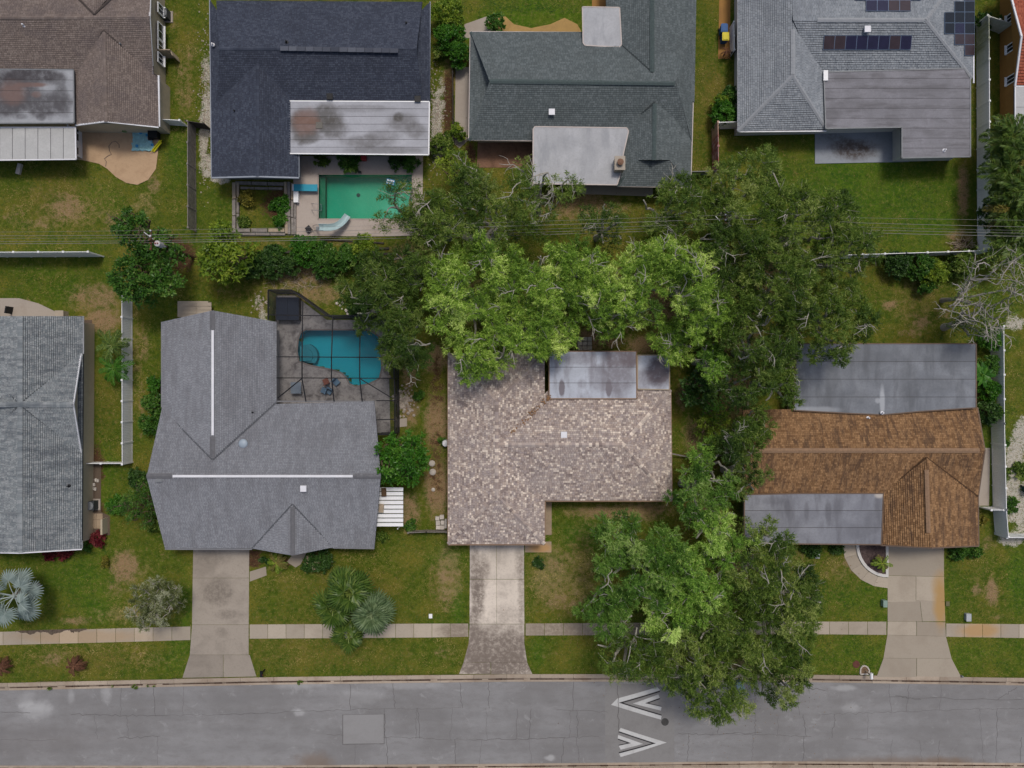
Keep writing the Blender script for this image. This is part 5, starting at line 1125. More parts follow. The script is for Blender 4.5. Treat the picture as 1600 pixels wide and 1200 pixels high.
shrubs = [
 (418, 408, 26, 2.4, 'deep green shrub east of the yellow green tree', L_DARK, HG), (455, 412, 18, 2.0, 'small deep green shrub in the lane hedge between two taller ones', L_DARK, HG), (476, 390, 26, 2.6, 'bright shrub under the wires below the pool slide', L_BRIGHT, HG), (510, 405, 28, 2.4, 'dark rounded shrub in the middle of the lane hedge', L_GREEN, HG),
 (545, 402, 22, 2.2, 'green shrub of the lane hedge beside the railway ties', L_GREEN, HG), (568, 386, 22, 2.5, 'yellow green shrub in the lane next to the weathered ties', L_MANGO, HG), (388, 415, 20, 2.2, 'dark shrub squeezed against the yellow green tree', L_DARK, HG), (432, 398, 16, 2.0, 'low lane shrub by the square garden corner', L_GREEN, HG),
 (1405, 412, 22, 2.2, 'deep green shrub below the white back fence, nearest the oaks', L_DARK, 'shrubs below the right back fence'), (1440, 415, 22, 2.4, 'deep green shrub below the white back fence, middle of three', L_GREEN, 'shrubs below the right back fence'), (1462, 425, 22, 2.4, 'lighter olive shrub below the white back fence, by the leafless tree', L_MANGO, 'shrubs below the right back fence'), (1450, 445, 14, 1.8, 'low dark shrub on the lawn edge under the fence shrubs', L_GREEN, 'shrubs below the right back fence'), (1505, 412, 24, 2.2, 'olive shrub between fence corner and leafless tree', L_OAK, 'shrubs below the right back fence'),
 (240, 630, 20, 1.8, 'tall green shrub against the west wall of the grey house', L_GREEN, 'shrubs west of the grey house'), (232, 662, 18, 1.6, 'green shrub south of the tall one by the grey house', L_GREEN, 'shrubs west of the grey house'), (240, 600, 14, 1.4, 'small green shrub north of the tall one by the grey house', L_BRIGHT, 'shrubs west of the grey house'), (212, 748, 16, 1.6, 'small dark shrub at the west tip of the grey roof', L_DARK, 'shrubs west of the grey house'), (240, 815, 18, 1.6, 'olive shrub at the south west corner of the grey roof', L_OAK, 'shrubs west of the grey house'), (180, 790, 16, 1.2, 'low bright shrub facing the air conditioner', L_BRIGHT, 'shrubs west of the grey house'),
 (150, 843, 13, 1.0, 'round crimson shrub south of the air conditioner', L_RED, 'crimson shrubs'), (98, 864, 13, 1.0, 'crimson shrub under the blue grey eave, nearest its corner', L_RED, 'crimson shrubs'), (75, 866, 11, .9, 'crimson shrub under the blue grey eave, nearer the silver palm', L_RED, 'crimson shrubs'), (134, 856, 8, .7, 'tiny green shrub between the crimson ones', L_GREEN, None), (163, 880, 8, .7, 'small yellow shrub on the lawn by the dirt patch', L_YEL, None),
 (497, 876, 22, 1.5, 'dark green shrub at the corner of the front gable', L_DARK, 'shrubs before the grey house'), (478, 888, 10, .9, 'low dark shrub next to the pale path stone', L_DARK, 'shrubs before the grey house'), (412, 876, 7, .7, 'tiny dark shrub in the red mulch', L_DARK, 'shrubs before the grey house'), (640, 822, 10, .8, 'low green shrub at the foot of the white awning', L_GREEN, None), (598, 838, 10, .6, 'low plant with brown heart by the awning lawn', L_OAK, None),
 (1132, 175, 22, 2.2, 'bright green big leaved bush below the waste bins', L_BRIGHT, 'bushes by the solar house'), (1140, 148, 16, 1.8, 'green bush just south of the bicycle', L_GREEN, 'bushes by the solar house'), (1128, 158, 14, 1.8, 'small yellow green bush at the lawn edge near the bins', L_MANGO, 'bushes by the solar house'),
 (700, 20, 26, 3.0, 'tall hedge shrub by the navy house, northernmost', L_MANGO, 'hedge between navy and green grey houses'), (702, 55, 24, 2.8, 'tall hedge shrub by the navy house, second from the north', L_BRIGHT, 'hedge between navy and green grey houses'), (718, 82, 20, 2.4, 'hedge shrub touching the corner of the green grey roof', L_BRIGHT, 'hedge between navy and green grey houses'), (686, 80, 12, 1.6, 'small olive shrub at the foot of the hedge', L_OAK, 'hedge between navy and green grey houses'), (714, 205, 14, 1.6, 'yellow green shrub beside the long pole on the side walk', L_MANGO, None), (690, 225, 20, 2.0, 'olive shrub at the south end of the shell strip', L_OAK, None),
 (774, 35, 17, 1.6, 'dark clipped shrub in the golden gravel', L_GREEN, None),
 (545, 250, 20, .9, 'low green planting under the stained white roof, west part', L_GREEN, 'planting along the pool deck'), (620, 250, 14, 1.0, 'dark spiky planting under the stained white roof, east part', L_DARK, 'planting along the pool deck'), (640, 253, 14, 1.0, 'bright planting at the east end of the pool deck', L_GREEN, 'planting along the pool deck'), (500, 249, 12, .8, 'brownish planting near the navy roof edge', L_OAK, 'planting along the pool deck'),
 (385, 310, 14, 1.0, 'yellow flowering shrub in the square garden', L_YEL, 'plants in the square garden'), (437, 320, 16, .9, 'green grassy clump along the east side of the square garden', L_BRIGHT, 'plants in the square garden'), (436, 345, 11, .8, 'small green clump in the south east corner of the square garden', L_BRIGHT, 'plants in the square garden'), (380, 345, 10, .5, 'low olive clump in the west corner of the square garden', L_OAK, 'plants in the square garden'),
 (1500, 862, 16, .9, 'low green shrub beside the garage corner of the brown house', L_GREEN, 'shrubs round the brown house'), (1525, 862, 12, .8, 'small green shrub at the east corner of the brown eave', L_GREEN, 'shrubs round the brown house'), (1536, 812, 9, 1.0, 'yellow shrub along the east eave of the brown house', L_YEL, 'shrubs round the brown house'), (1550, 530, 18, 2.2, 'tall green shrub between flat roof and thin white fence, north', L_BRIGHT, 'shrubs round the brown house'), (1548, 570, 18, 2.0, 'green shrub between flat roof and thin white fence, middle', L_GREEN, 'shrubs round the brown house'), (1548, 610, 18, 2.0, 'bright shrub between flat roof and thin white fence, south', L_BRIGHT, 'shrubs round the brown house'), (1550, 645, 20, 2.4, 'dark shrub where the wide white fence begins', L_DARK, 'shrubs round the brown house'), (1562, 640, 12, 2.0, 'olive shrub spilling across the white fence', L_MANGO, 'shrubs round the brown house'),
 (1310, 858, 12, .7, 'low dark shrub under the front blue grey roof near the curved walk', L_DARK, None), (1270, 858, 16, .7, 'low dark shrub under the front blue grey roof by the oak', L_DARK, None),
 (1580, 790, 14, .8, 'green weed clump in the white gravel', L_GREEN, 'weeds in the white gravel'), (1573, 740, 10, .6, 'small weed clump against the white fence', L_OAK, 'weeds in the white gravel'), (1596, 735, 12, .6, 'olive weed clump at the picture edge of the gravel', L_OAK, 'weeds in the white gravel'), (1570, 690, 8, .6, 'thin weed clump high in the white gravel', L_GREEN, 'weeds in the white gravel'),
 (1040, 905, 20, 1.2, 'low bush under the front lawn oaks', L_DARK, None), (842, 880, 9, .7, 'small dark bush beside the stained drive', L_DARK, None), (690, 690, 7, .7, 'small bush against the west wall of the tan house', L_GREEN, None), (655, 618, 9, .8, 'small green bush by the pale rubble', L_GREEN, None),
 (560, 480, 20, 1.6, 'dark shrub behind the screen enclosure', L_DARK, None), (1115, 700, 14, 1.2, 'small yellow green bush by the broken fence rail', L_MANGO, None), (1120, 560, 20, 2.4, 'bright bush below the east end of the back row', L_BRIGHT, None),
 (1570, 330, 34, 3.0, 'dark undergrowth among the palms at the right edge', L_DARK, None), (1590, 60, 6, .8, 'low weeds at the foot of the orange wall', L_GREEN, None), (1540, 30, 14, 1.2, 'dark undergrowth behind the white cross fence', L_DARK, None), (1570, 30, 8, .8, 'green weeds by the orange wall behind the cross fence', L_GREEN, None),
]
for i, (x, y, rp, h, lb, mt, gp) in enumerate(shrubs): shrub(x, y, rp, h, lb, mt, 300 + i, group=gp)

# palms: every frond is a part
def frond_mesh(L, arch, nl, leaflet, mat, r, wid=.035, dense=1.0, rach=None):
    """feather frond along +x; arch: droop of the tip"""
    fv = []; tt = []; pts = []
    for i in range(13):
        t = i / 12; pts.append(np.array([L * t * (1 - .18 * t * t), 0, L * (.28 * t - arch * t * t)]))
    pts = np.array(pts)
    for i in range(nl):
        t = .12 + .88 * (i + r.random() * .4) / nl; j = min(11, int(t * 12)); f = t * 12 - j; p = pts[j] * (1 - f) + pts[j + 1] * f
        ll = leaflet * (math.sin(math.pi * min(1, t * .9 + .08)) ** .6) * r.uniform(.8, 1.1)
        for sd_ in (-1, 1):
            a = R(r.uniform(38, 62)); d = np.array([math.cos(a), sd_ * math.sin(a), -.28 + r.normal() * .12]); s_ = np.cross(d, [0, 0, 1.0]); s_ /= np.linalg.norm(s_); w = wid * r.uniform(.8, 1.2)
            s_[2] += r.normal() * .3
            q = [p - s_ * w * .6, p + d * ll * .5 - s_ * w + [0, 0, .02], p + d * ll + [0, 0, -.12 * ll], p + d * ll * .5 + s_ * w + [0, 0, .02]]
            fv.append(q); tt.append(np.clip(.5 + r.normal() * .22, 0, 1))
    for i in range(12):      # rachis
        w = .03 * (1 - i / 13); a, b = pts[i], pts[i + 1]; o = np.array([0, w, 0]); fv.append([a - o + [0, 0, .015], b - o * .9 + [0, 0, .015], b + o * .9 + [0, 0, .015], a + o + [0, 0, .015]]); tt.append(.95)
    return np_mesh('frond', np.array(fv).reshape(-1, 3), 4, mat, np.array(tt))
def fan_mesh(pet, Rf, nseg, mat, r, fold=.12):
    fv = []; tt = []; c = np.array([pet, 0, pet * .22])
    for i in range(6):
        w = .045 * (1 - i * .08); a = c * (i / 6); b = c * ((i + 1) / 6); a = a + [0, 0, .10 * math.sin(math.pi * i / 6)]; b = b + [0, 0, .10 * math.sin(math.pi * (i + 1) / 6)]
        o = np.array([0, w, 0]); fv.append([a - o, b - o, b + o, a + o]); tt.append(1.0)
    for k in range(nseg):
        a = R(-150 + 300 * (k + .5) / nseg); hw = R(150 / nseg) * .98; l = Rf * (1 - .22 * (abs(a) / R(150)) ** 2) * r.uniform(.9, 1.05)
        def pt(rad_, an, dz): return c + np.array([rad_ * math.cos(an), rad_ * math.sin(an), dz - .25 * rad_ * rad_ / Rf + .08 * math.sin(an * 3)])
        m = .58 * l; up = fold * .5
        fv.append([c, pt(m, a - hw, 0), pt(m * 1.02, a, up), c]); fv.append([c, pt(m * 1.02, a, up), pt(m, a + hw, 0), c])
        fv.append([pt(m, a - hw, 0), pt(l * .9, a - hw * .35, -.04), pt(l, a, -.05), pt(m * 1.02, a, up)]); fv.append([pt(m * 1.02, a, up), pt(l, a, -.05), pt(l * .9, a + hw * .35, -.04), pt(m, a + hw, 0)])
        t_ = np.clip(.5 + r.normal() * .22, 0, 1); tt += [t_, t_ * .8, t_, t_ * .8]
    return np_mesh('frond', np.array(fv).reshape(-1, 3), 4, mat, np.array(tt))
def palm(name, px, py, h, label, meshes, n, seed, ztop=None, trunk_r=.16, tilt=(.0, .7), cat='palm', group=None, trunk=None, scale=(.85, 1.1), tops=None):
    r = np.random.default_rng(seed); c = P(px, py, h); root = empty(name, (c.x, c.y, 0), label, cat, group)
    mb = MB()
    if h > .5:
        k = 7; mb.tube([(math.sin(i) * .02, math.cos(i) * .02, -.05 + (h + .05) * i / k) for i in range(k + 1)], [trunk_r * (1.25 if i == 0 else 1 + .1 * (i % 2)) for i in range(k + 1)], 9)
    else: mb.lathe((0, 0, -.05), [(trunk_r, 0), (trunk_r * 1.1, h * .6 + .05), (trunk_r * .5, h + .1)], 8)
    link('trunk', mb.mesh('trunk', trunk or M['bark_dark']), root)
    for i in range(n):
        az = 2.39996 * i + r.normal() * .12; u = i / max(1, n - 1); tl = tilt[0] + (tilt[1] - tilt[0]) * u + r.normal() * .06
        o = link('frond', meshes[r.integers(0, len(meshes))], root, (0, 0, h + .05 * (1 - u)), (r.normal() * .15, tl, az)); s_ = r.uniform(*scale); o.scale = (s_, s_, s_)
    return root
pr = np.random.default_rng(5)
fanS = [fan_mesh(1.75, 1.25, 22, L_SILVER, pr) for _ in range(3)]
palm('silver_fan_palm', 23, 931, 3.2, 'big silver blue fan palm at the left edge beside the pavement', fanS, 13, 41, trunk_r=.28, tilt=(-.55, .35), trunk=M['wood_grey'], scale=(.85, 1.15))
fanG = [fan_mesh(.75, .95, 20, L_PALM, pr, .2) for _ in range(2)]; fanGG = [fan_mesh(.65, .95, 24, L_PALMG, pr, .2) for _ in range(2)]
palm('cabbage_palm', 583, 957, 4.0, 'grey green round fan palm over the pavement', fanGG, 34, 42, tilt=(-1.1, .4), scale=(1.1, 1.5))
palm('cabbage_palm', 547, 925, 4.6, 'tall dark fan palm with drooping fronds, at the north of its cluster', fanG, 26, 43, tilt=(-.9, .6), scale=(1.1, 1.5))
palm('cabbage_palm', 522, 947, 3.6, 'dark fan palm at the west of the cluster, on the lawn', fanG, 22, 44, tilt=(-.8, .6), scale=(1.0, 1.35))
palm('cabbage_palm', 545, 992, 2.8, 'small dark fan palm bending onto the verge', fanG, 14, 45, tilt=(-.6, .7), scale=(.9, 1.2))
palm('cabbage_palm', 530, 905, 2.6, 'small dark fan palm hidden behind the tall one', fanG, 12, 46, tilt=(-.6, .6), scale=(.6, .9))
fD = [frond_mesh(1.25, .75, 24, .26, L_DEADF, pr, .03) for _ in range(2)]
palm('pygmy_date_palm', 116, 1040, .9, 'little brown withered palm on the verge, whole in view', fD, 20, 47, trunk_r=.14, tilt=(-.5, .5), group='withered palms on the verge', scale=(.7, .95))
palm('pygmy_date_palm', 0, 1042, .9, 'little brown withered palm on the verge, cut by the left edge', fD, 18, 48, trunk_r=.14, tilt=(-.5, .5), group='withered palms on the verge', scale=(.7, .95))
fA = [frond_mesh(2.7, .62, 36, .70, L_PALM, pr, .06) for _ in range(4)]; fO = [frond_mesh(2.4, .7, 32, .55, L_PALMO, pr, .05) for _ in range(1)]
AG = 'feather palms along the right fence'
for i, (x, y, h, lb, ms_) in enumerate([(1580, 215, 4.2, 'feather palm at the north end of the row, below the white flat roof', fA), (1602, 245, 4.6, 'feather palm with golden fronds near the north end of the row', fA + fO), (1576, 270, 4.0, 'feather palm second along the tall white fence', fA), (1600, 300, 4.8, 'tall feather palm in the middle of the row', fA + fO), (1577, 325, 4.0, 'feather palm arching over the white fence, with orange tips', fA + fO), (1602, 355, 4.2, 'feather palm near the south end, at the picture edge', fA), (1580, 378, 3.6, 'lowest feather palm, crossed by the wires', fA)]):
    palm('feather_palm', x, y, h, lb, ms_, 24, 60 + i, trunk_r=.10, tilt=(-1.0, .4), group=AG)
fB = [frond_mesh(1.9, .8, 30, .45, L_PALM, pr, .035) for _ in range(2)]
palm('queen_palm', 176, 540, 2.6, 'dark feather palm against the long white fence, upper one', fB, 14, 70, tilt=(-.8, .5), group='palms by the long white fence')
palm('queen_palm', 178, 575, 2.2, 'brighter feather palm against the long white fence, lower one', [frond_mesh(1.8, .8, 30, .42, L_BRIGHT, pr, .035)], 14, 71, tilt=(-.8, .5), group='palms by the long white fence')
palm('sago_palm', 1378, 880, .9, 'small yellow green palm growing in the kerbed stone bed', [frond_mesh(1.1, .7, 22, .28, L_MANGO, pr, .03), frond_mesh(1.1, .7, 22, .28, L_PALMO, pr, .03)], 13, 72, trunk_r=.1, tilt=(-.5, .4), scale=(.7, 1.1))
palm('sago_palm', 432, 880, .8, 'yellowing palm before the front gable of the grey house', [frond_mesh(1.3, .75, 24, .3, L_PALMO, pr, .03), frond_mesh(1.3, .75, 24, .3, L_MANGO, pr, .03)], 14, 73, trunk_r=.12, tilt=(-.4, .4))
palm('sago_palm', 487, 879, 1.2, 'thin straw coloured dying palm beside the dark front shrub', [frond_mesh(.9, .6, 10, .2, m_leaf('straw_leaf', [(0, C(.25, .20, .12)), (1, C(.45, .38, .25))]), pr, .025)], 8, 74, trunk_r=.06, tilt=(-.2, .5))
palm('banana_plant', 1532, 585, 1.6, 'broad leaved bright plant at the east side of the large flat roof', [fan_mesh(.3, .9, 7, L_BRIGHT, pr, .1)], 7, 75, trunk_r=.08, tilt=(-.6, .4))
palm('banana_plant', 1135, 80, 1.0, 'dead spiky plant just below the waste bins', fD, 9, 76, trunk_r=.06, tilt=(-.4, .4), scale=(.4, .6))

# ------------------------------------------------------------------ fences
def panel_mesh(L, h, mat, planks=12, rails=True, gap=.012):
    mb = MB(); w = L / planks
    for i in range(planks): mb.box((w * (i + .5), 0, h / 2 + .04), (w - gap, .035, h - .1), tint=rnd.random())
    if rails: mb.box((L / 2, 0, h), (L, .055, .09)); mb.box((L / 2, 0, .12), (L, .055, .12))
    return mb.mesh('panel', mat)
def post_mesh(h, mat, s=.12):
    mb = MB(); mb.box((0, 0, h / 2), (s, s, h)); mb.box((0, 0, h + .02), (s + .06, s + .06, .04)); mb.box((0, 0, h + .06), (s * .6, s * .6, .05)); return mb.mesh('post', mat)
def fence(name, pts, h, label, mat, step=2.05, planks=12, group=None, ps=.12, gap=.012, jitter=0):
    a = P(*pts[0]); r = empty(name, a, label, 'fence', group); pm = post_mesh(h + .06, mat, ps); cache = {}
    for p, q in zip(pts[:-1], pts[1:]):
        p, q = P(*p), P(*q); d = q - p; n = max(1, round(d.length / step)); L = d.length / n; rz = math.atan2(d.y, d.x)
        key = round(L, 2)
        if key not in cache: cache[key] = panel_mesh(L - ps - .01, h, mat, planks, gap=gap)
        for i in range(n):
            o = p + d * (i / n); link('panel', cache[key], r, o + d.normalized() * (ps / 2 + .005) - a, (rnd.uniform(-jitter, jitter), 0, rz)); link('post', pm, r, o - a, (0, 0, rz))
        link('post', pm, r, q - a, (0, 0, rz))
    return r
m_stain_fence = m_flat('white_vinyl_mildew', A(176, 180, 184), C(.16, .19, .06), [(1530, 55, 20, 26, .8), (1530, 85, 16, 20, .35), (1555, 45, 24, 14, .6)], 1.0)
m_rust_fence = m_flat('rust_stained_vinyl', A(170, 172, 175), C(.30, .035, .018), [(1116, 245, 40, 44, 1.0)], 1.0, rust=C(.42, .19, .06), rspots=[(1118, 203, 24, 14, .8)])
fence('vinyl_fence', [(207, 466), (207.5, 722)], 1.85, 'long white panel fence running between the blue grey and grey houses', M['white'])
fence('vinyl_fence', [(132, 722), (206, 722)], 1.2, 'short low white fence closing the blue grey house side yard', M['white'])
fence('vinyl_fence', [(-100, 402), (162, 401)], 2.5, 'white panel fence at the left, running into the dark glossy tree', M['white'], step=2.2)
fence('vinyl_fence', [(255, 195), (292, 197)], 1.5, 'short white fence from the taupe house corner to the wooden fence', M['white'])
fence('vinyl_fence', [(1547, 512), (1548, 660), (1551, 791), (1554, 832)], 1.9, 'long white panel fence along the east side of the brown house', M['white'], step=2.2)
fence('vinyl_fence', [(1530, 792), (1549, 792)], 1.7, 'short white gate fence at the corner of the brown garage', M['white'], step=1.2)
fence('vinyl_fence', [(1554, 834), (1640, 834)], 1.7, 'white fence end leaving the picture beside the white gravel', M['white'])
fence('vinyl_fence', [(1525, 42), (1527, 393)], 1.85, 'tall white fence with green mildew between the solar house and the palms', m_stain_fence)
fence('vinyl_fence', [(1523, 40), (1560, 52)], 1.85, 'white cross fence reaching the orange wall', m_stain_fence, step=1.3)
fence('vinyl_fence', [(1200, 406), (1300, 404), (1400, 401), (1525, 397)], 1.85, 'white back fence emerging from the oak grove towards the palms', M['white'])
fence('vinyl_fence', [(1112, 203), (1113, 276)], 2.1, 'white fence with deep red rust stains beside the oaks', m_rust_fence, step=2.3)
fence('vinyl_fence', [(1114, 202), (1148, 201)], 1.8, 'short white fence joining the solar house to the rust stained one', M['white'], step=1.8)
fence('chain_rail', [(1072, 274), (1112, 273)], 1.2, 'thin pale rail fence between the green grey house and rust stained fence', M['grey_metal'], planks=2, ps=.06)
fence('wooden_fence', [(306, 200), (307, 362)], 1.8, 'leaning weathered wooden fence beside the navy house yard', M['wood_grey'], step=2.2, planks=15, ps=.1, gap=.03, jitter=.03)
fence('wooden_fence', [(303, 199), (330, 203)], 1.7, 'dark short wooden fence at the navy house corner', M['wood_dark'], step=1.6, planks=9, gap=.03, ps=.1)
fence('wooden_fence', [(708, 85), (709, 225)], .9, 'low dark plank fence along the pale side walk', M['wood_dark'], step=2.2, planks=10, ps=.09)
fence('wooden_fence', [(640, 829), (668, 828), (699, 828)], 1.0, 'low grey board fence between the awning lawn and the tan house', M['wood_grey'], step=1.6, planks=7, ps=.09)
# broken rails by the tan house
r = empty('broken_fence', P(1075, 712), 'collapsed grey fence rails across the east side yard of the tan house', 'fence')
for (x0, y0, x1, y1, z0, z1) in [(1050, 709, 1076, 714, .9, .3), (1076, 711, 1102, 708, .35, .9), (1104, 710, 1125, 712, .8, .7), (1073, 709, 1082, 713, .1, .15)]:
    mb = MB(); mb.bar(P(x0, y0, z0), P(x1, y1, z1), .13, .05); mb.build('rail', M['wood_grey'], r)
for x in (1076, 1103, 1125): p = P(x, 711); mb = MB(); mb.box((p.x, p.y, .45), (.1, .1, .95)); mb.build('post', M['wood_grey'], r)

# square garden of old ties
r = empty('garden_border', P(405, 325), 'square garden border of weathered grey timbers beside the pool deck', 'garden border')
for k, (x0, y0, x1, y1, w) in enumerate([(366, 285, 366, 364, .32), (372, 285, 372, 358, .22), (368, 286, 444, 288, .30), (376, 294, 442, 295, .22), (366, 360, 446, 360, .32), (376, 366, 446, 366, .2), (446, 284, 448, 366, .26), (451.5, 284, 452, 367, .26), (457, 286, 457.5, 367, .24), (461.5, 290, 461.5, 367, .2)]):
    n_ = 3 if abs(x1 - x0) + abs(y1 - y0) > 40 else 1
    for j in range(n_):
        a = P(x0 + (x1 - x0) * (j + .02) / n_, y0 + (y1 - y0) * (j + .02) / n_, .12 + rnd.uniform(-.02, .03)); b = P(x0 + (x1 - x0) * (j + .97) / n_ + rnd.uniform(-.6, .6), y0 + (y1 - y0) * (j + .97) / n_, .12 + rnd.uniform(-.02, .03))
        mb = MB(); mb.bar(a, b, w, .24); mb.build('timber', M['wood_grey'] if rnd.random() < .8 else M['wood_tan'], r)
r = empty('timber_edging', P(520, 395), 'fallen dark timbers lying in the lane beyond the pool deck', 'timbers')
for (x0, y0, x1, y1, w, mt) in [(578, 389, 608, 388, .2, 'wood_dark'), (575, 396, 612, 397, .22, 'wood_dark'), (558, 403, 640, 404, .12, 'wood_tan'), (420, 392, 456, 394, .25, 'wood_dark'), (500, 374, 600, 380, .12, 'wood_dark'), (330, 391, 360, 391, .2, 'wood_dark')]:
    mb = MB(); mb.bar(P(x0, y0, .1), P(x1, y1, .1), w, .16); mb.build('timber', M[mt], r)

# ------------------------------------------------------------------ screen enclosure
def m_mesh(name, c, op):
    m = bpy.data.materials.new(name); m.use_nodes = True; t = m.node_tree; b = t.nodes['Principled BSDF']; b.inputs['Base Color'].default_value = c; b.inputs['Roughness'].default_value = .8
    tr = t.nodes.new('ShaderNodeBsdfTransparent'); mx = t.nodes.new('ShaderNodeMixShader'); lw = t.nodes.new('ShaderNodeLayerWeight'); lw.inputs[0].default_value = .5
    mr = t.nodes.new('ShaderNodeMapRange'); mr.inputs['To Min'].default_value = op; mr.inputs['To Max'].default_value = .93; mr.inputs['From Min'].default_value = .25; t.links.new(lw.outputs['Facing'], mr.inputs['Value'])
    t.links.new(mr.outputs[0], mx.inputs[0]); t.links.new(tr.outputs[0], mx.inputs[1]); t.links.new(b.outputs[0], mx.inputs[2]); t.links.new(mx.outputs[0], t.nodes['Material Output'].inputs[0]); return m
M['screen'] = m_mesh('insect_screen', C(.02, .021, .024), .22)
enc = empty('pool_enclosure', P(520, 560), 'dark metal screen enclosure over the teal pool of the grey house', 'pool cage')
ZT = 2.7
T = [(419, 453), (455, 453), (511, 493), (613, 493), (617, 626), (617, 679), (588, 679)]
for a, b in zip(T[:-1], T[1:]):
    pa, pb_ = P(*a, ZT), P(*b, ZT); mb = MB(); mb.bar(pa, pb_, .10, .12); mb.build('beam', M['dark_metal'], enc)
    mb = MB(); mb.add([(pa.x, pa.y, .08), (pb_.x, pb_.y, .08), (pb_.x, pb_.y, ZT), (pa.x, pa.y, ZT)], [(0, 1, 2, 3)]); mb.build('screen_wall', M['screen'], enc)
    d = (pb_ - pa); k = max(1, round(d.length / 2.2))
    mb = MB(); mb.bar((pa.x, pa.y, .1), (pb_.x, pb_.y, .1), .08, .1); mb.bar((pa.x, pa.y, 1.1), (pb_.x, pb_.y, 1.1), .05, .06); mb.build('bottom_rail', M['dark_metal'], enc)
    for i in range(k):
        q = pa + d * (i / k); mb = MB(); mb.box((q.x, q.y, ZT / 2 + .03), (.08, .08, ZT - .05)); mb.build('post', M['dark_metal'], enc)
pa, pb_ = P(419, 453, ZT), P(419, 500, ZT); mb = MB(); mb.bar(pa, pb_, .1, .12); mb.build('beam', M['dark_metal'], enc)
mb = MB(); mb.add([(pa.x, pa.y, .08), (pb_.x, pb_.y, .08), (pb_.x, pb_.y, ZT), (pa.x, pa.y, ZT)], [(0, 1, 2, 3)]); mb.build('screen_wall', M['screen'], enc)
ZR = 3.0
beams = [((473, 471, ZT), (472, 557, ZR)), ((472, 557, ZR), (472, 592, ZR)), ((472, 592, ZR), (478, 627, ZT)), ((520, 494, ZT), (518, 557, ZR)), ((518, 557, ZR), (518, 592, ZR)), ((518, 592, ZR), (522, 627, ZT)), ((563, 494, ZT), (562, 557, ZR)), ((562, 557, ZR), (562, 592, ZR)), ((562, 592, ZR), (566, 627, ZT)),
         ((432, 557.5, ZR), (616, 558.5, ZR)), ((432, 590.5, ZR), (616, 591, ZR)), ((471, 592, ZR), (434, 622, ZT)), ((563, 592, ZR), (611, 621, ZT)), ((420, 492, ZT), (511, 493.5, ZT)), ((588, 656, ZT), (617, 655, ZT)), ((588, 626, ZT), (617, 626, ZT))]
for a, b in beams: mb = MB(); mb.bar(P(*a), P(*b), .085, .12); mb.build('beam', M['dark_metal'], enc)
for poly in ([(419, 453, ZT), (455, 453, ZT), (473, 471, ZT), (473, 493, ZT), (419, 493, ZT)], [(473, 471, ZT), (511, 493, ZT), (473, 493, ZT)],
             [(432, 493, ZT), (613, 493, ZT), (616, 558, ZR), (432, 558, ZR)], [(432, 558, ZR), (616, 558, ZR), (616, 591, ZR), (432, 591, ZR)], [(432, 591, ZR), (616, 591, ZR), (617, 626, ZT), (432, 626, ZT)], [(588, 626, ZT), (617, 626, ZT), (617, 679, ZT), (588, 679, ZT)]):
    mb = MB(); w3 = W3(poly); mb.add([(p.x, p.y, p.z + .06) for p in w3], [tuple(range(len(w3)))]); mb.build('screen_roof', M['screen'], enc)
# what stands inside: hot tub corner, table, chairs
tub = empty('hot_tub', P(455, 478, 0), 'dark covered square spa in the corner of the screen enclosure', 'hot tub')
M['navy_cover'] = m_plain('navy_vinyl_cover', C(.012, .020, .040), .6, .15)
p = P(454, 484, 0); mb = MB(); mb.box((p.x, p.y, .45), (2.15, 2.15, .85)); mb.build('tub_body', M['wood_dark'], tub)
mb = MB(); mb.box((p.x - .55, p.y, .92), (1.08, 2.2, .1)); mb.box((p.x + .55, p.y, .92), (1.08, 2.2, .1)); mb.build('cover', M['navy_cover'], tub)
M['blue_cush'] = m_plain('blue_cushion', C(.13, .22, .32), .8, .15); M['red_cush'] = m_plain('rust_cushion', C(.22, .085, .06), .8, .15); M['tabletop'] = m_plain('blue_grey_table', C(.22, .27, .33), .4, .1)
def patio_chair(px, py, rz, mat, label):
    r = empty('patio_chair', P(px, py), label, 'chair', 'patio chairs by the teal pool'); mb = MB()
    mb.box((0, 0, .42), (.55, .55, .08)); a = mb.mesh('seat', mat); link('seat', a, r, rot=(0, 0, rz)); mb = MB(); mb.box((0, -.29, .72), (.55, .09, .55)); link('backrest', mb.mesh('backrest', mat), r, rot=(0, 0, rz))
    for sx_ in (-1, 1):
        for sy_ in (-1, 1): mb = MB(); mb.box((sx_ * .24, sy_ * .24, .2), (.04, .04, .4)); link('leg', mb.mesh('leg', M['dark_metal']), r, rot=(0, 0, rz))
patio_chair(511, 596, .4, M['red_cush'], 'rust red cushioned chair by the inner corner of the teal pool'); patio_chair(527, 597, -2.4, M['blue_cush'], 'blue cushioned chair nearest the teal water'); patio_chair(508, 610, 1.2, M['blue_cush'], 'blue cushioned chair next to the grey roof edge'); patio_chair(516, 611, 2.6, M['blue_cush'], 'blue cushioned chair south of the rust red one')
def table(px, py, w, d, label, mat, h=.74, cat='table', rz=0):
    r = empty('table', P(px, py), label, cat); r.rotation_euler = (0, 0, rz); mb = MB(); mb.box((0, 0, h), (w, d, .05)); link('tabletop', mb.mesh('tabletop', mat), r)
    for sx_ in (-1, 1):
        for sy_ in (-1, 1): mb = MB(); mb.box((sx_ * (w / 2 - .06), sy_ * (d / 2 - .06), h / 2 - .02), (.05, .05, h - .03)); link('leg', mb.mesh('leg', M['dark_metal']), r)
table(466, 606, 1.0, 1.1, 'square blue grey table under the screen beside the grey eave', M['tabletop'])
table(484, 359, .52, .52, 'small dark square side table on the pool deck near the slide', M['dark_metal'], .45, rz=.7)

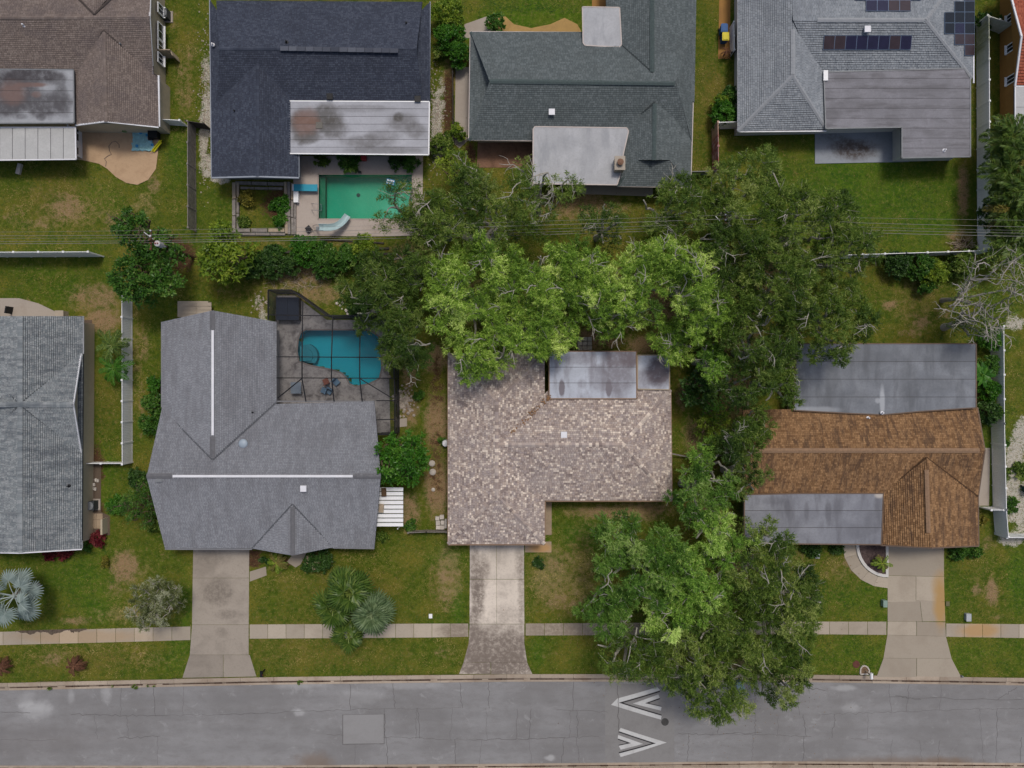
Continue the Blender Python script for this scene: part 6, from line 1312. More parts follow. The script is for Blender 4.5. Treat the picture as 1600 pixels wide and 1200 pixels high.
# ------------------------------------------------------------------ pool furniture
db = empty('diving_board', P(478, 294, .06), 'turquoise diving board at the west end of the green pool', 'diving board')
M['aqua'] = m_plain('turquoise_board', C(.03, .30, .42), .6, .1); p0, p1 = P(459, 293, .62), P(496, 293.5, .58)
mb = MB(); mb.bar(p0, p1, .66, .06); mb.build('board', M['aqua'], db); p = P(462, 294, .3)
mb = MB(); mb.box((p.x, p.y, .32), (.5, .62, .52)); mb.build('stand', M['white_trim'], db); p = P(479, 294, 0); mb = MB(); mb.box((p.x, p.y, .3), (.1, .6, .5)); mb.build('fulcrum', M['grey_metal'], db)
p = P(465, 310, 0); mb = MB(); mb.box((p.x, p.y, .30), (.42, 1.0, .45)); mb.box((p.x, p.y, .54), (.46, 1.05, .05)); tag(mb.build('deck_box', M['white'], loc=p), 'white deck box standing just south of the diving board', 'box')
sl = empty('pool_slide', P(515, 352, .06), 'pale aqua curved water slide on the south side of the green pool', 'pool slide')
M['slide'] = m_plain('pale_aqua_fibreglass', C(.38, .50, .51), .35, .08)
cv = [(499, 356, 1.9), (507, 356, 1.75), (516, 356, 1.45), (525, 354.5, 1.15), (532, 350.5, .9), (538, 345, .7), (544, 337, .5)]
cp_ = [P(*q) for q in cv]; fine = []
for i in range(len(cp_) - 1):
    for t in (0, .33, .67): fine.append(cp_[i].lerp(cp_[i + 1], t))
fine.append(cp_[-1]); mb = MB(); prof = [(-.34, .22), (-.30, .24), (-.26, .04), (0, 0), (.26, .04), (.30, .24), (.34, .22), (0, -.05)]
ring = []
for i, q in enumerate(fine):
    d = (fine[min(i + 1, len(fine) - 1)] - fine[max(i - 1, 0)]); d.z = 0; d.normalize(); sd_ = Vector((-d.y, d.x, 0)); ring.append([q + sd_ * a + Vector((0, 0, z)) for a, z in prof])
m_ = len(prof); mb.add([v for rg in ring for v in rg], [(i * m_ + j, (i + 1) * m_ + j, (i + 1) * m_ + (j + 1) % m_, i * m_ + (j + 1) % m_) for i in range(len(ring) - 1) for j in range(m_)]); mb.build('chute', M['slide'], sl, smooth=False)
for sgn in (-1, 1):
    a = P(497, 357 + sgn * 4, 0); b = P(499, 356 + sgn * 4.4, 2.5); mb = MB(); mb.tube([a + Vector((-.5, 0, .05)), a.lerp(b, .5) + Vector((-.2, 0, .3)), b, P(505, 356 + sgn * 4, 2.1)], .025, 6); mb.build('handrail', M['grey_metal'], sl)
for k in range(5): z = .3 + k * .33; a = P(494.5 + k * .9, 354, z); b = P(494.5 + k * .9, 360, z); mb = MB(); mb.bar(a, b, .09, .03); mb.build('rung', M['grey_metal'], sl)
for x, y, zz in ((522, 355, 1.1), (536, 347, .65)):
    for sgn in (-3, 3): p = P(x, y + sgn, 0); mb = MB(); mb.tube([p, P(x, y + sgn * .8, zz)], .025, 6); mb.build('leg', M['grey_metal'], sl)
r = empty('pool_ladder', P(497, 322), 'pair of thin metal grab rails at the west end of the green pool', 'pool ladder')
for y in (318, 328):
    mb = MB(); mb.tube([P(487, y, .06), P(488, y, .5), P(491, y + .5, .85), P(498, y + 1, .8), P(502, y + 1, .3), P(502, y + 1, -.4)], .025, 6); mb.build('handrail', M['grey_metal'], r)
for z in (-.1, -.35): mb = MB(); mb.bar(P(502, 319, z), P(502, 329, z), .08, .03); mb.build('rung', M['grey_metal'], r)
M['float_blue'] = m_plain('blue_foam', C(.04, .25, .50), .6, .1); fl = empty('pool_float', P(610, 284), 'blue float with two rows of white marks on the green water', 'pool float'); fl.rotation_euler = (0, 0, -.25); fl.location.z = -.06
mb = MB(); mb.box((0, 0, .03), (.8, .52, .06)); link('mat', mb.mesh('mat', M['float_blue']), fl)
for row in (-.12, .12):
    for i in range(6): mb = MB(); mb.box((-.3 + i * .12, row, .064), (.085, .15, .008)); mb.box((-.3 + i * .12 + .0, row, .069), (.03, .05, .004)) if False else None; link('white_mark', mb.mesh('white_mark', M['white']), fl)
M['red'] = m_plain('faded_red_plastic', C(.42, .045, .04), .5, .15); p = P(570, 248); r = empty('red_box', p, 'faded red box at the edge of the stained white roof, by the pool', 'box')
mb = MB(); mb.box((0, 0, .35), (.42, .55, .6)); link('box_body', mb.mesh('box_body', M['red']), r); mb = MB(); mb.box((0, 0, .67), (.48, .6, .06)); mb.box((0, .1, .71), (.28, .05, .03)); mb.box((0, -.1, .71), (.28, .05, .03)); link('lid', mb.mesh('lid', M['red']), r)
p = P(563, 270.5, .06); mb = MB(); mb.tube([p + Vector((-.12, 0, 0)), p + Vector((-.1, 0, .5)), p + Vector((.1, 0, .5)), p + Vector((.12, 0, 0))], .03, 6); mb.box((p.x, p.y, .4), (.3, .2, .12)); tag(mb.build('pool_handhold', M['black'], loc=p), 'small dark handhold on the north coping of the green pool', 'handhold')

# ------------------------------------------------------------------ utility poles and wires
def pole(px, py, bx, by, h, label, seed):
    b = P(bx, by); t = P(px, py, h); r = empty('utility_pole', b, label, 'utility pole', 'poles of the overhead line')
    mb = MB(); mb.tube([b + Vector((0, 0, -.1)), b.lerp(t, .5), t], [.17, .14, .11], 10); mb.build('pole', M['pole_wood'], r)
    mb = MB(); mb.bar(t + Vector((0, -.9, -.35)), t + Vector((0, .9, -.35)), .1, .12); mb.build('crossarm', M['pole_wood'], r)
    mb = MB(); q = t + Vector((.42, -.25, -1.3)); mb.lathe(q, [(.2, 0), (.26, .03), (.27, .75), (.24, .82), (.05, .86)], 16); o = mb.build('transformer', m_plain('pale_transformer', C(.50, .48, .48), .5, .1), r, smooth=False)
    for a in (-.1, .1): mb = MB(); mb.lathe((q.x + a, q.y, q.z + .84), [(.04, 0), (.055, .06), (.035, .1), (.05, .16), (.02, .2)], 8); mb.build('bushing', M['red'], o)
    for y in (-.8, -.3, .35, .8): mb = MB(); mb.lathe(t + Vector((0, y, -.29)), [(.05, 0), (.07, .05), (.045, .09), (.06, .14), (.02, .18)], 8); mb.build('insulator', m_plain('rust_insulator', C(.24, .07, .05), .4) if y < 0 else M['white'], r)
    mb = MB(); mb.bar(t + Vector((-.1, .2, -.9)), t + Vector((-.75, .75, -.6)), .05, .05); mb.build('fuse_arm', M['white_trim'], r)
    for k in range(3): z = 4.2 + k * .9; q2 = b.lerp(t, z / h); mb = MB(); mb.box((q2.x + .1, q2.y - .1, z), (.16, .14, .22)); mb.build('cable_box', M['grey_metal'], r)
    return t
HP = 8.6
t1 = pole(233, 374, 303, 403, HP, 'wooden utility pole with a pale transformer rising out of the dark glossy tree', 1)
t2 = pole(1135, 349, 1083, 384, HP, 'wooden utility pole with a pale transformer among the oaks', 2)
wires = []
def wire(ys, zz, r_=.009, sag=.35, label='', name='power_line'):
    pts = [P(-400, ys[0], zz), P(233, ys[1], zz), P(1135, ys[2], zz), P(1990, ys[3], zz)]; mb = MB(); path = []
    for a, b in zip(pts[:-1], pts[1:]):
        for i in range(14):
            t = i / 14; q = a.lerp(b, t); path.append(q - Vector((0, 0, sag * 4 * t * (1 - t))))
    path.append(pts[-1]); mb.tube(path, r_, 5, cap=False)
    tag(mb.build(name, M['wire'], loc=pts[0]), label, 'cable', 'overhead wires across the gardens')
wire((362, 360, 336, 347), HP - .15, .010, .5, 'northernmost thin overhead wire, farthest from the others')
wire((366, 367, 342, 361), HP - .15, .017, .5, 'overhead wire second from the north, on the crossarm')
wire((369, 371, 349, 365), HP - .6, .012, .6, 'overhead wire in the middle of the bundle')
wire((373, 376, 353, 369), 6.8, .017, .7, 'thicker overhead wire low on the poles, north of the lowest cable')
wire((377, 379, 357, 374), 6.2, .022, .8, 'thickest lowest overhead cable at the south of the bundle')

# ------------------------------------------------------------------ solar panels
M['pv_blue'] = m_plain('blue_solar_cells', C(.020, .018, .050), .2, .25, 2, .5); M['pv_brown'] = m_plain('brown_solar_cells', C(.050, .032, .036), .25, .25, 2, .5); M['pv_black'] = m_plain('black_solar_cells', C(.010, .011, .016), .2, .25, 2, .5); M['pv_frame'] = m_plain('panel_frame', C(.16, .22, .32), .4, .1)
def array(label, quads, mats):
    c = P(*quads[0][0]); r = empty('solar_array', c, label, 'solar panels', 'solar panels on the pale grey roof')
    for i, q in enumerate(quads):
        w3 = W3(q); nrm = (w3[1] - w3[0]).cross(w3[3] - w3[0]).normalized()
        if nrm.z < 0: nrm = -nrm
        ce = sum(w3, Vector()) / 4; inn = [ce + (v - ce) * .955 for v in w3]; mb = MB(); top = [v + nrm * .14 for v in w3]; bot = [v + nrm * .10 for v in w3]
        fs = [(0, 1, 2, 3), (7, 6, 5, 4)] + [(j, 4 + j, 4 + (j + 1) % 4, (j + 1) % 4) for j in range(4)]; mb.add(top + bot, fs); o = mb.build('solar_panel', M['pv_frame'], r)
        mb = MB(); t2_ = [v + nrm * .147 for v in inn]
        mb.add(t2_, [(0, 1, 2, 3)]); f = mb.f[-1]
        if (Vector(mb.v[1]) - Vector(mb.v[0])).cross(Vector(mb.v[2]) - Vector(mb.v[0])).z < 0: mb.f[-1] = f[::-1]
        mb.build('cells', M[mats[i % len(mats)]], o)
zs = lambda y: 4.6 - 2.0 * (y - 31) / 91.0
def rowq(x0, x1, y0, y1, n, sk): return [[(x0 + (x1 - x0) * i / n + sk, y0, zs(y0)), (x0 + (x1 - x0) * (i + 1) / n + sk, y0, zs(y0)), (x0 + (x1 - x0) * (i + 1) / n, y1, zs(y1)), (x0 + (x1 - x0) * i / n, y1, zs(y1))] for i in range(n)]
array('long row of eight dark blue and brown solar panels on the south slope', rowq(1285, 1422, 55.5, 77.5, 8, 2), ['pv_brown', 'pv_brown', 'pv_blue', 'pv_blue', 'pv_blue', 'pv_blue', 'pv_brown', 'pv_blue'])
zn = lambda y: 4.6 - 2.0 * (31 - y) / 101.0
def rown(x0, x1, y0, y1, n): return [[(x0 + (x1 - x0) * i / n, y0, zn(y0)), (x0 + (x1 - x0) * (i + 1) / n, y0, zn(y0)), (x0 + (x1 - x0) * (i + 1) / n, y1, zn(y1)), (x0 + (x1 - x0) * i / n, y1, zn(y1))] for i in range(n)]
array('solar panels of the north slope cut by the top edge of the picture', rown(1352, 1422, 2, 19, 4) + rown(1335, 1438, -17, 2, 6), ['pv_blue', 'pv_blue', 'pv_brown', 'pv_brown', 'pv_blue'])
ze = lambda x: 4.6 - 2.0 * (x - 1447) / 73.0
def cell(c, r_): x0 = 1474 + c * 15.6; x1 = x0 + 15.6; y0 = -14 + r_ * 17.0; y1 = y0 + 16.6; return [(x0, y0, ze(x0)), (x1, y0, ze(x1)), (x1, y1, ze(x1)), (x0, y1, ze(x0))]
array('staggered block of dark solar panels on the east slope', [cell(2, 0), cell(1, 1), cell(2, 1), cell(0, 2), cell(1, 2), cell(2, 2), cell(0, 3), cell(1, 3), cell(2, 3), cell(1, 4), cell(2, 4), cell(2, 5)], ['pv_brown', 'pv_black', 'pv_black', 'pv_black', 'pv_black', 'pv_black', 'pv_black', 'pv_blue', 'pv_black', 'pv_brown', 'pv_brown', 'pv_brown'])

# ------------------------------------------------------------------ smaller things
def ac_unit(px, py, label, rz=0):
    p = P(px, py); r = empty('air_conditioner', p, label, 'air conditioner', 'air conditioners beside the houses'); r.rotation_euler = (0, 0, rz)
    mb = MB(); mb.box((0, 0, .05), (1.2, 1.1, .12)); link('pad', mb.mesh('pad', M['side_walk']), r)
    mb = MB(); mb.box((0, 0, .5), (.85, .85, .78)); link('cabinet', mb.mesh('cabinet', m_plain('dark_ac', C(.05, .055, .06), .5)), r)
    mb = MB(); mb.lathe((0, 0, .89), [(.40, 0), (.40, .05), (.34, .06), (.30, .02), (.1, .02), (.1, .07), (0.02, .08)], 20); link('fan_grille', mb.mesh('fan_grille', M['grey_metal']), r)
ac_unit(261, 27, 'round topped air conditioner beside the taupe house wall'); ac_unit(148, 788, 'air conditioner between the blue grey house and the loose bush')
p = P(155, 815); r = empty('paver_pad', p, 'square of brown stepping slabs south of the air conditioner', 'paving slabs')
slabs(r, [[(141, 802), (151, 802), (151, 812), (141, 812)], [(151, 802), (161, 802), (161, 812), (151, 812)], [(141, 812), (151, 812), (151, 826), (141, 826)], [(151, 812), (161, 812), (161, 826), (151, 826)]], M['edge_strip'], z=.06, name='slab')
p = P(163, 822); mb = MB(); mb.bar(P(163, 810, .5), P(163, 834, .5), .18, 1.0); tag(mb.build('low_wall', wall_cream, loc=p), 'short cream garden wall right of the brown stepping slabs', 'wall')
p = P(145, 762); r = empty('paver_stack', p, 'scatter of pale loose blocks north of the air conditioner', 'loose blocks')
for (x, y) in ((144, 751), (150, 750), (147, 757), (145, 763), (149, 764), (153, 751)): q = P(x, y, .07); mb = MB(); mb.box((q.x, q.y, .07), (.2, .3, .14), rnd.uniform(-.3, .3), rnd.random()); mb.build('block', M['block'], r)
p = P(689, 818); r = empty('paver_stack', p, 'neat stack of pale pavers beside the south west corner of the tan house', 'pavers')
for (x, y, w, d) in ((684, 809, .38, .36), (691, 807, .4, .4), (685, 816, .4, .42), (692, 815.5, .36, .4), (685, 823, .38, .36), (691.5, 823, .4, .38), (697, 817, .2, .9)): q = P(x, y); mb = MB(); mb.box((q.x, q.y, .2 + rnd.uniform(-.02, .05)), (w, d, .4), rnd.uniform(-.05, .05), rnd.random()); mb.build('paver', M['block'], r)
for i, (x, y, s_, lb) in enumerate([(675, 724, .32, 'pale round stone in the brown soil, northernmost of three'), (676, 737.5, .34, 'pale flat stone in the brown soil, middle of three'), (677, 765, .2, 'small pale stone in the brown soil, southernmost of three')]):
    p = P(x, y); mb = MB(); mb.lathe((p.x, p.y, -.03), [(s_ * .9, 0), (s_, .06), (s_ * .8, .13), (s_ * .3, .16)], 9); tag(mb.build('stone', M['block'], loc=p), lb, 'stone')
rub = np.random.default_rng(9)
def rubble(name, label, n, box, mat, s0, s1):
    c = P((box[0] + box[2]) / 2, (box[1] + box[3]) / 2); mb = MB()
    for _ in range(n):
        x, y = rub.normal((box[0] + box[2]) / 2, (box[2] - box[0]) / 4), rub.normal((box[1] + box[3]) / 2, (box[3] - box[1]) / 4); p = P(x, y); s_ = rub.uniform(s0, s1)
        mb.lathe((p.x, p.y, -.02), [(s_, 0), (s_ * rub.uniform(.8, 1.1), s_ * .5), (s_ * .5, s_ * .9)], rub.integers(4, 7), rub.random())
    o = mb.build(name, mat, loc=c); tag(o, label, kind='stuff')
rubble('rubble', 'pale rubble beside the screened pool', 130, (614, 600, 648, 652), M['shell'], .04, .2); rubble('rubble', 'pale stones along the screen wall', 40, (515, 466, 600, 496), M['block'], .06, .2); rubble('rubble', 'pale stones at the north west of the screen', 26, (392, 450, 416, 494), M['shell'], .05, .14)
rubble('shell_gravel', 'white shell gravel along the navy house', 420, (668, 110, 696, 262), M['shell'], .03, .09); rubble('shell_gravel', 'white shell gravel west of the navy house', 420, (308, 50, 332, 285), M['shell'], .03, .09); rubble('debris', 'brown branches at the fence corner', 40, (1480, 372, 1522, 394), M['pole_wood'], .05, .16)
# twig litter at the fence corner and on the lane
mb = MB()
for _ in range(70):
    x, y = rub.normal(1505, 12), rub.normal(384, 4); p = P(x, y, .1 + rub.random() * .2); a = rub.random() * 3.14; l = rub.uniform(.3, 1.0); mb.bar(p, p + Vector((math.cos(a) * l, math.sin(a) * l * .6, rub.uniform(-.05, .1))), .03, .03)
for _ in range(90):
    x, y = rub.normal(470, 28), rub.normal(442, 9); p = P(x, y, .04 + rub.random() * .1); a = rub.random() * 3.14; l = rub.uniform(.3, .9); mb.bar(p, p + Vector((math.cos(a) * l, math.sin(a) * l, rub.uniform(-.02, .1))), .025, .025)
tag(mb.build('branch_debris', M['wood_tan'], loc=P(1505, 384)), kind='stuff')

# waste bins and bicycle
def bin_(px, py, label, body, lid, rz=0):
    r = empty('waste_bin', P(px, py), label, 'waste bin', 'wheeled bins'); r.rotation_euler = (0, 0, rz); mb = MB()
    q = [(-.26, -.28, .08), (.26, -.28, .08), (.26, .28, .08), (-.26, .28, .08), (-.31, -.36, .98), (.31, -.36, .98), (.31, .36, .98), (-.31, .36, .98)]; mb.add(q, [(3, 2, 1, 0), (4, 5, 6, 7), (0, 1, 5, 4), (1, 2, 6, 5), (2, 3, 7, 6), (3, 0, 4, 7)]); link('bin_body', mb.mesh('bin_body', body), r)
    mb = MB(); mb.box((0, 0, 1.02), (.66, .76, .06)); mb.box((0, -.05, 1.07), (.5, .5, .05)); mb.box((0, .42, 1.0), (.5, .06, .05)); link('lid', mb.mesh('lid', lid), r)
    for s_ in (-1, 1): mb = MB(); mb.tube([(s_ * .27, .3, .12), (s_ * .33, .3, .12)], .12, 10); link('wheel', mb.mesh('wheel', M['black']), r)
M['bin_blue'] = m_plain('blue_bin_plastic', C(.012, .085, .26), .5, .1); M['bin_yellow'] = m_plain('yellow_lid', C(.62, .52, .02), .5, .05)
bin_(1127, 52, 'blue wheeled bin with a blue lid beside the pale grey house', M['bin_blue'], M['bin_blue']); bin_(1129, 65, 'blue wheeled bin with a yellow lid beside the pale grey house', M['bin_blue'], M['bin_yellow'])
bin_(1152, 1066, 'pale blue wheeled bin under the street oaks at the kerb', m_plain('pale_blue_bin', C(.16, .26, .31), .6, .1), m_plain('pale_blue_lid', C(.24, .36, .42), .6, .1), .4)
bin_(1600, 763, 'dark green bin in the white gravel at the right edge', m_plain('dark_green_bin', C(.01, .05, .04), .5), m_plain('dark_green_lid', C(.012, .07, .05), .5), .2)
fence('screen_fence', [(1140, 45), (1141, 88)], 1.3, 'low white screen fence hiding the blue bins', M['white'], step=1.4, planks=5, ps=.09)
bk = empty('bicycle', P(1142, 88), 'dark bicycle leaning at the end of the ochre strip', 'bicycle'); bk.rotation_euler = (0, 0, .5)
for sx_ in (-.5, .5):
    mb = MB(); mb.tube([(sx_ + .33 * math.cos(a), .08 * math.sin(a), .34 + .33 * math.sin(a)) for a in np.linspace(0, 6.2832, 19)], .022, 5, cap=False); link('wheel', mb.mesh('wheel', M['black']), bk)
mb = MB()
for a, b in (((-.5, 0, .34), (-.15, .05, .8)), ((-.15, .05, .8), (.4, .05, .85)), ((-.1, .02, .32), (.4, .05, .82)), ((-.5, 0, .34), (-.1, .02, .32)), ((-.1, .02, .32), (-.15, .05, .85)), ((.5, 0, .34), (.4, .06, .98))): mb.tube([a, b], .02, 5)
link('bicycle_frame', mb.mesh('bicycle_frame', M['dark_metal']), bk); mb = MB(); mb.box((-.16, .05, .9), (.26, .14, .05)); link('saddle', mb.mesh('saddle', M['black']), bk); mb = MB(); mb.tube([(.36, -.28, 1.0), (.42, .06, .99), (.36, .38, 1.0)], .016, 5); link('handlebar', mb.mesh('handlebar', M['dark_metal']), bk)

# play mat, toys and hose on the tan patio
M['aqua_cloth'] = m_plain('aqua_tarp', C(.30, .56, .60), .5, .25, 2); mt = empty('play_mat', P(224, 221), 'crumpled aqua wading pool cover on the tan patio', 'play mat')
mb = MB(); g = 14; r9 = np.random.default_rng(4); corner = [P(209, 204), P(234, 206), P(245, 237), P(207, 236)]; ids = {}
for i in range(g + 1):
    for j in range(g + 1):
        u, v = i / g, j / g; q = (corner[0] * (1 - u) + corner[1] * u) * (1 - v) + (corner[3] * (1 - u) + corner[2] * u) * v; ids[i, j] = len(mb.v); mb.v.append((q.x + r9.normal() * .03, q.y + r9.normal() * .03, .09 + abs(r9.normal()) * .08 + (.10 if min(i, j, g - i, g - j) == 1 else 0)))
for i in range(g):
    for j in range(g): mb.f.append((ids[i, j], ids[i, j + 1], ids[i + 1, j + 1], ids[i + 1, j])); mb.t.append(r9.random())
mb.build('mat_sheet', M['aqua_cloth'], mt, smooth=True)
for (x, y, s_) in ((214, 228, .16), (216, 232, .1), (238, 226, .14), (220, 207, .18), (229, 211, .12)): q = P(x, y, .2); mb = MB(); mb.lathe(q, [(s_, 0), (s_, .02), (s_ * .5, .03)], 9); mb.build('print_patch', M['float_blue'], mt)
M['toy_yellow'] = m_plain('yellow_plastic', C(.60, .55, .02), .4, .05); M['toy_pink'] = m_plain('pink_plastic', C(.55, .22, .24), .4, .05); M['toy_green'] = m_plain('green_plastic', C(.05, .28, .03), .4, .1)
mb = MB(); a, b = P(239, 236, .2), P(251, 221, .55); mb.bar(a, b, .34, .05); mb.bar(a + Vector((.12, .1, .06)), b + Vector((.12, .1, .06)), .05, .1); mb.bar(a - Vector((.12, .1, -.06)), b - Vector((.12, .1, -.06)), .05, .1); mb.bar(b, P(251, 221, .06), .3, .08); tag(mb.build('toy_slide', M['toy_yellow'], loc=P(245, 228)), 'yellow plastic toy slide at the edge of the aqua cover', 'toy slide')
p = P(237, 218); mb = MB(); mb.lathe((p.x, p.y, .2), [(.14, 0), (.22, .1), (.22, .18), (.1, .24)], 12); tag(mb.build('toy_ball', M['toy_pink'], loc=p), 'pink toy lying on the aqua cover', 'toy')
p = P(245, 214); mb = MB(); mb.box((p.x, p.y, .45), (.8, .6, .7)); mb.box((p.x, p.y, .84), (.9, .7, .08)); mb.box((p.x - .3, p.y - .38, .6), (.5, .3, .05)); tag(mb.build('grill', M['black'], loc=p), 'black grill next to the aqua cover on the tan patio', 'grill')
p = P(199, 203); r = empty('planter', p, 'green tub planter against the taupe gable end', 'planter'); mb = MB(); mb.lathe((0, 0, 0), [(.3, .06), (.38, .45), (.42, .5), (.36, .48), (.3, .42)], 14); link('pot', mb.mesh('pot', M['toy_green']), r)
v, t = leaf_tris(np.random.default_rng(2), [(0, 0, .55, .4)], 900, .2, .05, quad=True); link('foliage', np_mesh('foliage', v, 4, L_BRIGHT, t), r)
mb = MB(); hp = [(186, 231), (186, 226), (181, 221), (175, 222), (170, 228), (171, 236), (174, 241), (168, 244), (163, 248), (166, 252), (165, 260)]; mb.tube([P(x, y, .09) for x, y in hp], .025, 5); tag(mb.build('garden_hose', m_plain('grey_hose', C(.13, .12, .11), .5), loc=P(175, 230)), 'grey garden hose curled on the tan patio', 'hose')
p = P(30, 264); mb = MB(); mb.bar(P(32, 256, .12), P(28, 272, .12), .4, .24); mb.bar(P(32, 256, .25), P(30, 266, .25), .2, .1); tag(mb.build('stone_block', M['block'], loc=p), 'pale stone block on the lawn below the pale porch roof', 'stone')

# house side odds
p = P(252, 56); r = empty('bench', p, 'pale wooden bench beside the taupe house wall', 'bench'); mb = MB(); mb.box((0, 0, .45), (.5, 1.4, .06)); link('seat', mb.mesh('seat', M['wood_tan']), r); mb = MB(); mb.box((-.22, 0, .72), (.06, 1.4, .5)); link('backrest', mb.mesh('backrest', M['wood_tan']), r)
for y in (-.6, .6): mb = MB(); mb.box((0, y, .21), (.45, .07, .42)); link('leg', mb.mesh('leg', M['wood_tan']), r)
p = P(262, 86); mb = MB(); mb.bar(P(250, 84, .9), P(272, 84, .9), .08, 1.7); mb.bar(P(272, 84, .8), P(275, 92, .8), .08, 1.5); tag(mb.build('side_gate', M['wood_tan'], loc=p), 'pale gate standing open at the taupe house side', 'gate')
r = empty('step_pallets', P(307, 482), 'beige slatted box with two lids at the north gable of the grey house', 'storage box'); M['beige'] = m_plain('beige_resin', C(.40, .34, .27), .6, .08)
p = P(307, 484); mb = MB(); mb.box((p.x, p.y, .4), (2.95, 1.5, .8)); mb.build('box_body', M['beige'], r)
for i in range(2):
    for k in range(4): q = P(295 + 24 * i, 475.5 + k * 6, .82); mb = MB(); mb.box((q.x, q.y, .83), (1.42, .34, .06)); mb.build('slat', M['beige'], r)
p = P(101, 491); mb = MB(); mb.box((p.x, p.y, .4), (.75, .5, .8)); mb.box((p.x, p.y, .83), (.82, .56, .06)); tag(mb.build('deck_box', M['beige'], loc=p), 'beige box at the north edge of the blue grey roof', 'box')
p = P(14, 484); mb = MB(); mb.bar(P(15, 479, .5), P(13, 490, .5), .12, 1.0); tag(mb.build('black_post', M['black'], loc=p), 'black slab standing on the stone yard north of the blue grey roof', 'slab')
p = P(697, 692); mb = MB(); mb.lathe((p.x, p.y, 0), [(.30, 0), (.34, .1), (.34, .6), (.28, .75), (.08, .8)], 16); tag(mb.build('pool_filter', M['white_trim'], loc=p), 'white round tank half hidden by the west eave of the tan house', 'tank')
p = P(644, 657); mb = MB(); mb.prism(pp([(618, 655), (636, 653), (636, 666), (618, 668)]), -.05, .08); tag(mb.build('concrete_pad', M['side_walk'], loc=P(627, 660)), 'pale concrete pad between screen wall and round bright tree', 'pad')
r = empty('stacked_tiles', P(912, 536), 'small grey wire rack of slabs behind the silver flat roof', 'slab rack')
for i in range(3):
    for k in range(3): q = P(906 + 7.5 * i, 530 + 7 * k, .3); mb = MB(); mb.box((q.x, q.y, .3), (.42, .38, .5 + .04 * rnd.random()), 0, rnd.random()); mb.build('slab', M['block'], r)
p = P(1036, 540); mb = MB(); mb.bar(P(1036, 536, .9), P(1036, 550, 1.4), .06, .06); mb.bar(P(1036, 536, 0), P(1036, 536, .9), .06, .06); tag(mb.build('clothes_pole', M['wood_tan'], loc=p), 'thin pale pole behind the small silver roof', 'pole')
# awkward brown boxes on the awning
for (x, y, lb) in ((600, 769, 'rusty brown lump on the white awning, upper one'), (596, 794, 'weathered brown log on the white awning, lower one')):
    p = P(x, y, 2.5); mb = MB(); mb.box((p.x, p.y, 2.56), (.45, .8, .16), rnd.uniform(-.1, .1)); mb.box((p.x, p.y + .1, 2.68), (.3, .4, .1), .4); tag(mb.build('wood_block', M['pole_wood'] if y < 780 else M['wood_tan'], loc=p), lb, 'wood block')

# kerbside: mailboxes, drain, boxes, hydrant cover
def mailbox(bx, by, tx, ty, label, mat, postmat):
    b = P(bx, by); t = P(tx, ty, 1.1); r = empty('mailbox', b, label, 'mailbox', 'mailboxes at the kerb'); mb = MB(); mb.box((b.x, b.y, .5), (.1, .1, 1.1)); mb.build('post', postmat, r)
    mb = MB(); mb.bar((b.x, b.y, .98), (t.x, t.y + .1, .98), .09, .09); mb.bar((b.x, b.y, .55), (b.x * .4 + t.x * .6, b.y * .4 + t.y * .6, .95), .06, .06); mb.build('arm', postmat, r)
    d = math.atan2(-1, 0); mb = MB(); k = 8; q = []
    for yy in (.27, -.27): q += [(t.x + .14 * math.cos(a), t.y + yy, 1.12 + .16 * max(-.6, math.sin(a))) for a in np.linspace(-.6, math.pi + .6, k)]
    mb.add(q, [(i, i + 1, k + i + 1, k + i) for i in range(k - 1)] + [(k - 1, 0, k, 2 * k - 1), tuple(range(k - 1, -1, -1)), tuple(range(k, 2 * k))]); mb.build('box', mat, r)
    mb = MB(); mb.box((t.x + .16, t.y - .05, 1.22), (.02, .05, .18)); mb.build('flag', M['red'], r)
mailbox(1352, 1048, 1361.5, 1056, 'white mailbox on a pale post in a little edged bed at the kerb', M['white'], M['wood_tan'])
mailbox(414, 1046, 408.5, 1053, 'black mailbox at the foot of the grey drive', M['black'], M['dark_metal'])
eb = empty('mailbox_bed', P(1350, 1046), 'small arch shaped edged bed round the white mailbox post', 'planting bed')
ap = [(1344, 1053), (1344.5, 1045), (1347, 1041), (1351, 1040), (1355, 1042), (1358, 1047), (1357, 1053)]
mb = MB(); mb.prism(pp(ap), -.05, .05); mb.build('mulch_fill', m_conc('bed_mulch', C(.20, .13, .08), C(.08, .05, .03), amt=.8, sc_=4), eb)
for a, b in zip(ap, ap[1:] + ap[:1]): mb = MB(); mb.bar(P(*a, .06), P(*b, .06), .12, .14); mb.build('edging', M['block'], eb)
p = P(1338, 1038); mb = MB(); mb.lathe((p.x, p.y, 0), [(.36, 0), (.36, .02), (.3, .03), (.05, .025)], 18); tag(mb.build('valve_cover', m_plain('rust_cover', C(.14, .05, .04), .9, .3, 6), loc=p), 'round rusty cover in the verge beside the white mailbox', 'cover')
def box_(px, py, w, d, h, label, mat, name='utility_box'):
    p = P(px, py); mb = MB(); mb.box((p.x, p.y, h / 2), (w, d, h)); mb.box((p.x, p.y, h + .02), (w + .06, d + .06, .05)); mb.box((p.x, p.y - d * .3, h + .05), (w * .4, .04, .02)); tag(mb.build(name, mat, loc=p), label, 'utility box')
